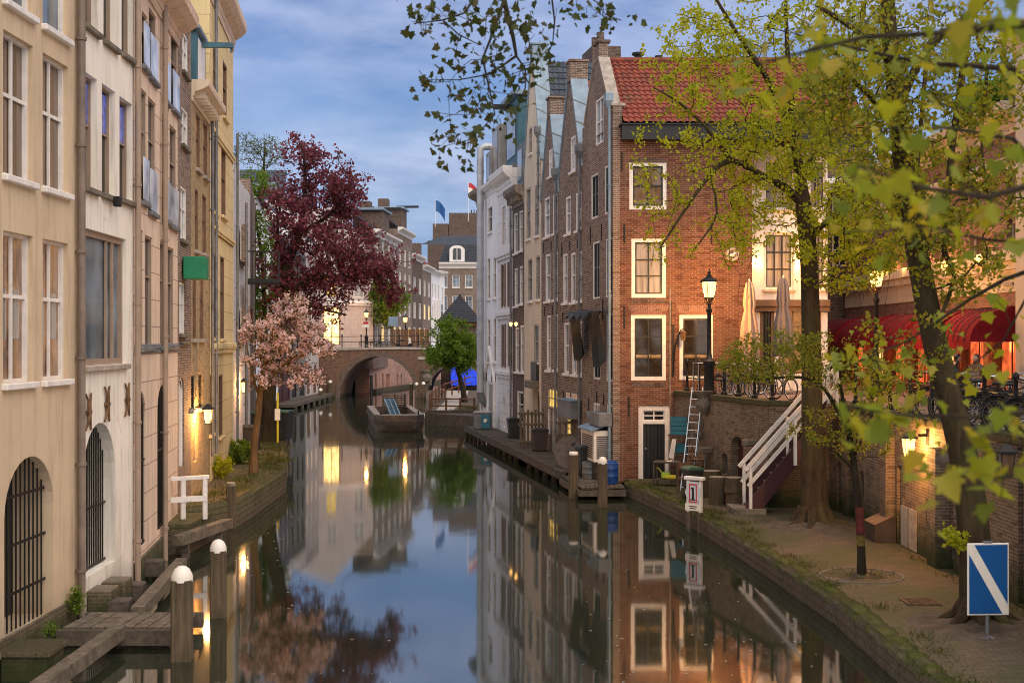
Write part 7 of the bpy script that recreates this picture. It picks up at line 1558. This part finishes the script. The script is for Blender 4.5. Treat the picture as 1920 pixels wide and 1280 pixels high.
# ---- slim young tree on the quay
def young():
    d = 26.0; base = G(1616, 1082, ZQ); t = thing('young_tree', 'slim young tree with a red and yellow painted band on its trunk', 'tree', base); rr = random.Random(33)
    tr = [V4(P(x, y, d)-base, r_) for x, y, r_ in ((1616, 1086, .105), (1615, 1040, .085), (1612, 960, .075), (1604, 890, .07), (1597, 840, .065), (1588, 790, .05), (1575, 720, .03))]; T = Tree(tr, 3, .25)
    def limb(pts):
        q = [P(x, y, dd)-base for x, y, dd, r_ in pts]; i = min(range(len(T.pos)), key=lambda k: (T.pos[k]-q[0]).length); T.add_path([V4(a, p[3]) for a, p in zip(q, pts)], i, .25)
    limb([(1592, 815, d, .045), (1560, 750, 25.8, .04), (1530, 715, 25.7, .035), (1480, 706, 25.6, .028), (1420, 712, 25.5, .02), (1380, 700, 25.4, .012)]); limb([(1600, 860, d, .035), (1625, 800, 26.2, .028), (1650, 740, 26.3, .02), (1680, 690, 26.4, .012)]); limb([(1603, 885, d, .03), (1570, 850, 25.8, .022), (1530, 830, 25.6, .014)])
    B_ = lambda x, y, dd, rx, ry, rd, n: [p-base for p in pblob(rr, x, y, dd, rx, ry, rd, n)]
    tg = B_(1450, 668, 25.5, 105, 55, .9, 200)+B_(1570, 680, 25.8, 100, 65, 1.0, 120)+B_(1545, 800, 25.7, 75, 45, .8, 60)+B_(1650, 740, 26.2, 75, 75, .9, 90)+B_(1620, 820, 26, 60, 45, .6, 60)+B_(1385, 690, 25.4, 45, 35, .5, 45)
    T.reach(tg, tip=.0035, bend=.4, wig=.18, wlen=.2); T.wood(K['bark_dark'], t); leaves('crown', T.tufts(3, 5, .045, .8), .052, K['leaf_small'], t, 'oval', 6, .0)
    a, b_, c = (P(x, y, d)-base for x, y in ((1611.5, 950), (1613.4, 1002), (1614, 1022))); MB().tube([a, b_], [.082, .089], 12).build('red_band', K['sign_red_dark'], t, True); MB().tube([b_, c], [.0905, .093], 12).build('yellow_band', K['band_yellow'], t, True)
K['sign_red_dark'] = m_plain('sign_red_dark', (.10, .012, .01), .8, var=.7, scale=6); K['band_yellow'] = m_plain('band_yellow', (.13, .095, .015), .8, var=.6, scale=6)
young()
# ---- copper beech and neighbours, left
def simple(name, label, base, trunk, blobs, tip, leafmat, size, nt, per, spread, bark, seed, kind='oval', extra=None, droop=.2, wlen=.2, grav=0, limbs=(), wig=.16, fr=.8, cl=1, cr_=.3):
    base = Vector(base); t = thing(name, label, 'tree', base); rr = random.Random(seed); T = Tree([V4(Vector(p[:3])-base, p[3]) for p in trunk], seed)
    for lp in limbs:
        q = [Vector(p[:3])-base for p in lp]; i = min(range(len(T.pos)), key=lambda k: (T.pos[k]-q[0]).length); T.add_path([V4(a, p[3]) for a, p in zip(q, lp)], i, .4)
    tg = []
    for b_ in blobs:
        nc = max(2, b_[6]//cl) if cl > 1 else 0
        if not nc: tg += [p-base for p in pblob(rr, *b_)]; continue
        for c in pblob(rr, *b_[:6], nc):
            s_ = rr.uniform(.5, 1.2)*cr_; tg += [c-base+Vector((rr.gauss(0, s_), rr.gauss(0, s_), rr.gauss(0, s_*.7))) for _ in range(cl)]
    T.reach(tg, tip=tip, bend=.4, wig=wig, wlen=wlen, grav=grav); T.wood(K[bark], t)
    if leafmat: leaves('crown', T.tufts(nt, per, spread, fr), size, K[leafmat], t, kind, seed+1, droop)
    if extra: nm, mt, sz, a, b_, sp, kd = extra; leaves(nm, T.tufts(a, b_, sp, .5), sz, K[mt], t, kd, seed+2, -.1)
    return t, T
def pp(x, y, d, r_): v = P(x, y, d); return (v.x, v.y, v.z, r_)
simple('copper_beech', 'dark purple copper beech towering over the left wharf', (-10.95, 57, ZL), [(-10.95, 57, ZL-.1, .50), pp(501, 790, 57, .38), pp(504, 722, 57, .34), pp(520, 640, 57, .30), pp(538, 560, 57, .27), pp(535, 510, 57, .2), pp(560, 440, 57, .15), pp(572, 350, 57, .09), pp(568, 270, 57, .03)],
    [(565, 310, 57, 48, 60, 1.5, 130), (590, 380, 57, 86, 76, 2.0, 270), (615, 450, 57, 112, 72, 2.4, 330), (670, 500, 57, 92, 52, 2.0, 240), (600, 550, 57, 90, 42, 1.8, 150), (722, 545, 56.6, 36, 36, 1.2, 50), (640, 350, 57, 40, 45, 1.2, 60), (540, 480, 57, 40, 60, 1.2, 60), (560, 595, 56.8, 60, 30, 1.4, 40), (735, 500, 56.7, 22, 45, .8, 22), (522, 560, 57, 30, 50, 1.2, 50), (520, 400, 57, 22, 50, 1, 40)], .012, 'leaf_copper', .14, 2, 7, .13, 'bark_dark', 41, cl=7, cr_=.42, fr=.45, 
    limbs=[[pp(540, 545, 57, .16), pp(600, 520, 56.6, .12), pp(650, 515, 56.3, .08), pp(700, 500, 56, .04)], [pp(535, 520, 57, .14), pp(520, 450, 57.4, .08), pp(525, 390, 57.6, .04)], [pp(560, 440, 57, .1), pp(620, 400, 56.8, .07), pp(650, 350, 56.6, .03)], [pp(545, 550, 57, .1), pp(590, 575, 56.2, .07), pp(650, 590, 55.9, .03)]])
simple('blossom_tree', 'slender ornamental tree covered in pink blossom on the left wharf', (-8.69, 43, ZL), [(-8.69, 43, ZL-.05, .17), pp(477, 840, 43, .12), pp(485, 770, 43, .10), pp(490, 710, 43, .09), pp(505, 650, 43, .05), pp(520, 590, 43, .02)],
    [(530, 620, 43, 74, 62, 1.3, 120), (572, 645, 42.7, 58, 50, 1.1, 75), (492, 655, 43, 44, 58, .9, 60), (545, 585, 43, 30, 35, .6, 30), (600, 640, 42.6, 28, 20, .5, 22), (465, 622, 43, 16, 16, .3, 14), (530, 700, 42.9, 55, 24, .9, 60), (592, 705, 42.6, 16, 12, .3, 12), (515, 575, 43, 22, 18, .4, 20)], .006, 'leaf_bronze', .08, 2, 6, .10, 'bark_warm', 51, cl=6, cr_=.17, fr=.5,  extra=('blossom', 'blossom', .08, 3, 13, .055, 'petal'), limbs=[[pp(488, 735, 43, .06), pp(525, 690, 42.8, .05), pp(565, 660, 42.6, .03)], [pp(486, 745, 43, .05), pp(470, 690, 43.2, .035), pp(462, 640, 43.2, .015)]])
simple('birch_tree', 'thin pale green tree behind the white brick house, left of the copper beech', (-12.6, 65, ZL), [(-12.6, 65, ZL-.1, .2), pp(497, 640, 65, .14), pp(495, 560, 65, .12), pp(490, 480, 65, .08), pp(478, 400, 65, .05), pp(470, 330, 65, .02)],
    [(490, 470, 65, 40, 80, 1.4, 130), (500, 570, 65, 48, 55, 1.6, 170), (475, 350, 65, 28, 40, 1, 45), (500, 345, 65, 18, 25, .6, 20), (480, 620, 65, 30, 40, 1.2, 60)], .009, 'leaf_green', .15, 3, 4, .13, 'bark_dark', 61)
simple('bare_tree', 'thin bare tree just in leaf behind the dark tiled roof, far left', (-22, 112, 4.4), [(-22, 112, 4.3, .3), pp(490, 450, 112, .24), pp(492, 370, 112, .18), pp(495, 310, 112, .1), pp(497, 265, 112, .03)],
    [(500, 285, 112, 42, 32, 2.2, 210), (460, 280, 112, 30, 34, 1.6, 120)], .012, 'leaf_pale', .12, 2, 3, .2, 'bark', 71, wig=.2)
simple('round_tree', 'round bright green tree on the grass bank by the small bridge arch', (-3.5, 95, .7), [(-3.5, 95, .6, .25), pp(868, 730, 95, .2), pp(858, 690, 95, .16), pp(850, 640, 95, .08), pp(845, 600, 95, .03)],
    [(848, 648, 95, 46, 50, 2.0, 420), (825, 672, 94.5, 24, 26, 1.0, 110), (872, 665, 95, 28, 38, 1.3, 130), (845, 612, 95, 28, 18, 1, 60)], .010, 'leaf_green', .17, 3, 5, .13, 'bark_dark', 81, cl=7, cr_=.35)
simple('street_tree', 'dark green tree on the bridge street beside the lit bridge lamp', (-12.0, 129, 4.42), [(-12.0, 129, 4.4, .25), pp(737, 640, 129, .2), pp(733, 590, 129, .12), pp(730, 550, 129, .04)],
    [(730, 560, 129, 38, 32, 2.0, 200), (722, 590, 129, 22, 26, 1.3, 80), (712, 545, 129, 22, 26, 1.2, 70)], .012, 'leaf_green', .24, 3, 4, .2, 'bark_dark', 91)
simple('garden_tree', 'deep green tree rising behind the restaurant roof at the upper right', (23.5, 62, ZS), [(23.5, 62, ZS-.1, .35), pp(1868, 420, 62, .3), pp(1866, 260, 62, .18), pp(1862, 170, 62, .05)],
    [(1862, 210, 62, 60, 60, 2.4, 330), (1830, 260, 62, 40, 45, 1.6, 130), (1895, 190, 62, 40, 50, 1.8, 130)], .01, 'leaf_green', .19, 4, 5, .2, 'bark_dark', 101)
# ---- near plane tree: trunk outside the picture, its boughs hang into it
def near_plane():
    base = Vector((6.9, 6.5, ZQ)); t = thing('plane_tree', 'near plane tree with boughs hanging in from the top and right edges', 'tree', base); rr = random.Random(77)
    T = Tree([V4(Vector(p)-base, r_) for p, r_ in (((6.9, 6.5, .3), .5), ((6.9, 6.5, 2), .4), ((6.85, 6.6, 4.5), .36), ((6.7, 6.8, 7), .32), ((6.5, 7, 9.2), .25), ((6.2, 7.4, 11.5), .15), ((6, 7.5, 13.5), .05))], 4, .5)
    def limb(pts, from_trunk=None):
        q = [P(x, y, dd)-base for x, y, dd, r_ in pts]; rs2 = [p[3] for p in pts]
        if from_trunk is not None: f = Vector(from_trunk)-base; i = min(range(len(T.pos)), key=lambda k: (T.pos[k]-f).length); q = [T.pos[i]]+q; rs2 = [rs2[0]*1.2]+rs2
        else: i = min(range(len(T.pos)), key=lambda k: (T.pos[k]-q[0]).length)
        T.add_path([V4(a, r_) for a, r_ in zip(q, rs2)], i, .25); return len(T.chains)-1
    n0 = len(T.pos)
    # bough over the top middle, about 14 m away
    limb([(1700, -420, 9, .10), (1350, -330, 11.5, .08), (1120, -200, 13.5, .06), (980, -90, 14, .045), (945, 0, 14, .028), (962, 70, 14, .022), (968, 105, 14, .016)], (6.5, 7, 9.2))
    limb([(945, 0, 14, .02), (925, 60, 13.8, .016), (905, 110, 13.7, .012), (918, 170, 13.6, .010), (928, 215, 13.6, .008), (905, 240, 13.6, .006)]); limb([(968, 105, 14, .013), (940, 125, 13.9, .011), (915, 140, 13.8, .009), (860, 150, 13.6, .007), (800, 150, 13.5, .005), (785, 132, 13.5, .004)]); limb([(968, 105, 14, .012), (985, 130, 14.1, .010), (985, 165, 14.1, .008), (975, 190, 14, .006)])
    limb([(980, -90, 14, .02), (900, -20, 13.6, .014), (870, 25, 13.5, .010), (830, 38, 13.4, .007), (775, 45, 13.4, .004)]); limb([(830, 38, 13.4, .008), (860, 65, 13.4, .007), (900, 85, 13.5, .005)]); limb([(1120, -200, 13.5, .02), (1030, -40, 14.3, .012), (1040, 40, 14.4, .009), (1036, 85, 14.4, .006), (1010, 110, 14.4, .004)]); limb([(1120, -200, 13.5, .012), (1080, -20, 13.8, .008), (1120, 5, 13.8, .006), (1135, 28, 13.8, .004), (1165, 38, 13.8, .003)]); limb([(918, 170, 13.6, .007), (880, 215, 13.5, .005), (845, 215, 13.5, .004), (825, 212, 13.5, .003)]); limb([(905, 240, 13.6, .005), (880, 262, 13.5, .004), (830, 275, 13.5, .003)])
    px = [(775, 45), (800, 42), (830, 36), (850, 12), (880, 8), (915, 14), (945, 30), (790, 150), (812, 148), (845, 150), (880, 142), (905, 70), (935, 70), (955, 45), (878, 112), (848, 105), (930, 130), (958, 165), (975, 120), (985, 95), (1018, 112), (1030, 60), (1040, 22), (985, 40), (1000, 15), (828, 215), (850, 222), (872, 205), (900, 190), (880, 262), (832, 278), (845, 268), (870, 280), (888, 268), (950, 205), (965, 185), (935, 225), (905, 245), (925, 225), (860, 60), (1010, 90), (1022, 130), (968, 140), (915, 100), (1075, 8), (1105, 4), (1128, 30), (1145, 36), (1164, 38), (870, 170), (893, 160), (940, 100), (1005, 60), (790, 30), (815, 20), (960, 10), (1030, -5), (900, 40), (925, 155)]
    k0 = n0; tg = []
    for x, y in px: dd = rr.uniform(13.3, 14.5); tg.append(P(x+rr.uniform(-8, 8), y+rr.uniform(-8, 8), dd)-base)
    T.tips = []; T.reach(tg, tip=.003, bend=.35, wig=.12, wlen=.1, lo=k0); top_tips = list(T.tips); T.tips = []
    # boughs at the right edge, near the lens
    L_ = [[(2150, 250, 5, .03), (2000, 330, 5, .02), (1850, 370, 5, .012), (1720, 350, 4.8, .008), (1610, 310, 4.6, .004)], [(2150, 60, 5, .03), (1960, 40, 5, .02), (1800, 60, 5, .014), (1620, 70, 5.2, .01), (1500, 100, 5.3, .006), (1420, 120, 5.3, .004)], [(2150, 700, 5, .02), (2000, 760, 5, .014), (1850, 782, 5, .01), (1700, 778, 5.1, .006), (1590, 765, 5.2, .003)],
          [(2100, 520, 9, .03), (1950, 500, 9.3, .02), (1820, 560, 9.6, .014), (1700, 640, 10, .009), (1570, 690, 10, .004)], [(2120, 860, 4.8, .016), (1960, 880, 5, .01), (1880, 895, 5, .007), (1770, 890, 5.2, .003)], [(2100, 180, 8, .03), (1900, 130, 8, .02), (1750, 120, 8.3, .014), (1600, 90, 8.6, .009), (1480, 60, 9, .004)], [(2150, 430, 6, .02), (1950, 455, 6, .012), (1850, 450, 6, .008), (1720, 420, 6, .003)], [(2100, 300, 7, .02), (1900, 260, 7, .012), (1780, 240, 7, .008), (1680, 240, 7, .003)], [(1950, 500, 9.3, .012), (1880, 640, 9.6, .008), (1800, 700, 9.8, .005), (1700, 770, 10, .003)]]
    for i, l in enumerate(L_): limb(l, (6.7, 6.8, max(3.5, min(9, P(*l[0][:3]).z+.6))) if i < 8 else None)
    near = [(1640, 320, 4.6), (1600, 330, 4.6), (1690, 345, 4.8), (1730, 375, 4.9), (1655, 365, 4.6), (1790, 355, 5), (1480, 120, 5.3), (1440, 115, 5.3), (1418, 108, 5.3), (1520, 95, 5.3), (1560, 80, 5.3), (1800, 22, 5), (1850, 40, 5), (1905, 30, 4.8), (1760, 60, 5), (1590, 760, 5.2), (1625, 800, 5.1), (1650, 765, 5.1), (1700, 770, 5.1), (1690, 870, 5.2), (1735, 860, 5.1), (1775, 905, 5.1), (1810, 890, 5.1), (1850, 880, 5), (1875, 930, 5), (1900, 860, 4.9), (1830, 770, 5), (1880, 790, 5), (1905, 760, 5), (1760, 745, 5.1), (1850, 840, 4.9), (1590, 445, 6.5), (1720, 425, 6), (1770, 440, 6), (1830, 455, 6), (1890, 440, 6), (1900, 380, 5)]
    mid = [(1640, 690, 10), (1680, 680, 10), (1600, 685, 10), (1720, 720, 9.9), (1565, 692, 10), (1660, 725, 10), (1700, 760, 10), (1740, 680, 9.8), (1830, 690, 9.6), (1650, 650, 10), (1690, 640, 10), (1760, 620, 9.8), (1800, 580, 9.6), (1860, 560, 9.4), (1780, 700, 9.8), (1720, 790, 10), (1650, 770, 10), (1610, 730, 10), (1860, 650, 9.6), (1900, 600, 9.4), (1890, 520, 9.3), (1500, 60, 9), (1540, 75, 8.8), (1600, 92, 8.6), (1660, 110, 8.5), (1720, 120, 8.3), (1780, 115, 8.2), (1850, 130, 8), (1900, 160, 8), (1690, 240, 7), (1740, 240, 7), (1800, 250, 7), (1860, 260, 7), (1900, 300, 7), (1570, 60, 8.8), (1750, 180, 8), (1820, 190, 7.6), (1640, 250, 7.2), (1880, 90, 8)]
    k1 = n0; tn = [P(x+rr.uniform(-12, 12), y+rr.uniform(-12, 12), dd+rr.uniform(-.2, .2))-base for x, y, dd in near+mid]
    T.reach(tn, tip=.0028, bend=.35, wig=.12, wlen=.05, lo=k1); edge_tips = list(T.tips)
    T.wood(K['bark_dark'], t)
    def lp(chains, per, sp):
        out = []
        for ch in chains:
            for _ in range(per): a = len(ch)-1 if rr.random() < .6 else rr.randint(1, len(ch)-1); p = T.pos[ch[a]]; out.append((p.x+rr.gauss(0, sp), p.y+rr.gauss(0, sp), p.z+rr.gauss(0, sp)-.02))
        return out
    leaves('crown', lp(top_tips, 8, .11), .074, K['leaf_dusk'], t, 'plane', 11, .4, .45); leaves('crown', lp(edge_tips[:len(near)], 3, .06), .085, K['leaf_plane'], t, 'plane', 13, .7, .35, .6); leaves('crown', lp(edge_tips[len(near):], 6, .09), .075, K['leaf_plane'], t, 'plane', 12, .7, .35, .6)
    bm = bpy.data.meshes.new('seed_ball'); q = MB().ball((0, 0, 0), .019, 8, 6); q.tube([(0, 0, .015), (.004, 0, .12)], .0025, 4); bm.from_pydata(q.v, [], q.f); bm.materials.append(K['seed'])
    for k in range(48):
        ch = rr.choice(top_tips); p = T.pos[rr.choice(ch[1:])]; o = bpy.data.objects.new('seed_ball', bm); COL.objects.link(o); o.parent = t; o.location = p+Vector((rr.uniform(-.05, .05), rr.uniform(-.05, .05), -.13))
near_plane()
# ---- shrubs and grass
def shrub(label, c, r_, h, n, mat, size, seed, name='shrub'):
    c = Vector(c); t = thing(name, label, 'plant', c); rr = random.Random(seed); T = Tree([(0, 0, -.05, .03), (0, 0, h*.3, .02)], seed, .1); T.reach(blob(rr, (0, 0, h*.55), (r_, r_, h*.5), n), tip=.004, wig=.1); T.wood(K['twig'], t, 'stem'); leaves('foliage', T.tufts(3, 5, .05, .8), size, K[mat], t, 'oval', seed, 0)
shrub('low dark green shrub against the cream house on the left wharf', (-10.05, 46.6, ZL), .75, .8, 160, 'leaf_green', .09, 1); shrub('yellow green weeds at the foot of the lit lantern pipe, left wharf', (-9.45, 41.6, ZL), .45, .75, 70, 'leaf_lime', .08, 2)
shrub('small ivy tuft on the wall between the two barred arches', (-7.75, 22.7, .45), .14, .4, 26, 'leaf_green', .05, 3, 'ivy_tuft'); shrub('tiny green tuft beside the mossy step below the tan house', (-7.6, 21.0, .45), .12, .2, 14, 'leaf_green', .04, 4, 'ivy_tuft'); shrub('leafy twigs sprouting at the foot of the leaning plane trunk', (7.35, 21.3, ZQ+1.2), .16, .5, 14, 'leaf_lime', .08, 5, 'sprout')
def grass(name, spots, seed, h=.065):
    rr = random.Random(seed); pos = []
    for x, y, z, sx, sy, n in spots:
        for _ in range(n*4): pos.append((x+rr.gauss(0, sx), y+rr.gauss(0, sy), z))
    o = leaves(name, pos, h, K['grass'], None, 'blade', seed, -1.3, .6, 0); o.scale = (1, 1, 1); return tag(o, kind='stuff')
sp = []; rr = random.Random(9)
for a, b_ in zip(edge[1:-1], edge[2:]):
    n = int(math.hypot(b_[0]-a[0], b_[1]-a[1])/.5)
    for k in range(n): q = k/n; dd = a[1]+(b_[1]-a[1])*q; sp.append((a[0]+(b_[0]-a[0])*q+rr.uniform(.25, .7), dd, ZQ+.01, .16, .25, rr.choice((0, 6, 16, 34, 50)) if dd < 33 else rr.choice((20, 45, 60))))
sp += [(8.85, y, ZQ, .12, .4, rr.choice((5, 25))) for y in range(18, 36, 1)]+[(7.1, 26, ZQ+.02, .4, .3, 130), (7.4, 33.8, ZQ, .8, .3, 150), (6.0, 19, ZQ, .3, .8, 60), (6.6, 35.6, ZQ, .6, .2, 40), (5.2, 41.4, ZQ, .5, .5, 60)]
grass('grass', sp, 1)
sp = []
for a, b_ in zip(ledge_[:-3], ledge_[1:-2]):
    n = max(1, int(math.hypot(b_[0]-a[0], b_[1]-a[1])/.5))
    for k in range(n): q = k/n; sp.append((a[0]+(b_[0]-a[0])*q-rr.uniform(.2, 1.0), a[1]+(b_[1]-a[1])*q, ZL+.01, .3, .3, rr.choice((10, 30, 50))))
grass('wharf_grass', sp+[(-3.2, 82, .73, .8, .6, 500), (-2.6, 86, .73, .6, 2, 500)], 2, .1)

# ---- petals and scum drifting on the water
def drift():
    rr = random.Random(5); m = MB(); n = 0
    while n < 900:
        y = 14+106*rr.random()**1.6; x = rr.uniform(-12, 6); u = (x, y)
        if x < -7.2-max(0, y-36)*.12 or x > 5.6-max(0, y-22)*.09: continue
        if math.sin(x*.9+y*.21)+math.sin(y*.13-x*.4)+rr.gauss(0, .5) < .3: continue
        s_ = rr.uniform(.012, .04); a = rr.uniform(0, 6.28); c, q = math.cos(a)*s_, math.sin(a)*s_
        m.add([(x-c, y-q, .004), (x+q*.6, y-c*.6, .006), (x+c, y+q, .004), (x-q*.6, y+c*.6, .006)], [(0, 1, 2, 3)]); n += 1
    o = m.build('floating_petals', K['petal_grey']); tag(o, kind='stuff')
K['petal_grey'] = m_plain('petal_grey', (.36, .34, .28), .8, var=.5, scale=.7)
drift()
def litter():
    rr = random.Random(15); m = MB(); n = 0
    while n < 800:
        y = rr.uniform(17, 43); x = rr.uniform(5.6, 9)
        if x < 6.2-max(0, y-26)*.10 or (y > 36 and x > 7.2-(y-36)*.15): continue
        s_ = rr.uniform(.008, .028); a = rr.uniform(0, 6.28); c, q = math.cos(a)*s_, math.sin(a)*s_
        m.add([(x-c, y-q, ZQ+.006), (x+q*.6, y-c*.6, ZQ+.014), (x+c, y+q, ZQ+.006), (x-q*.6, y+c*.6, ZQ+.012)], [(0, 1, 2, 3)]); n += 1
    o = m.build('leaf_litter', K['litter']); tag(o, kind='stuff')
K['litter'] = m_leaf('litter', [(.12, .09, .04), (.30, .26, .18), (.07, .05, .03), (.16, .13, .05)], .1)
litter()
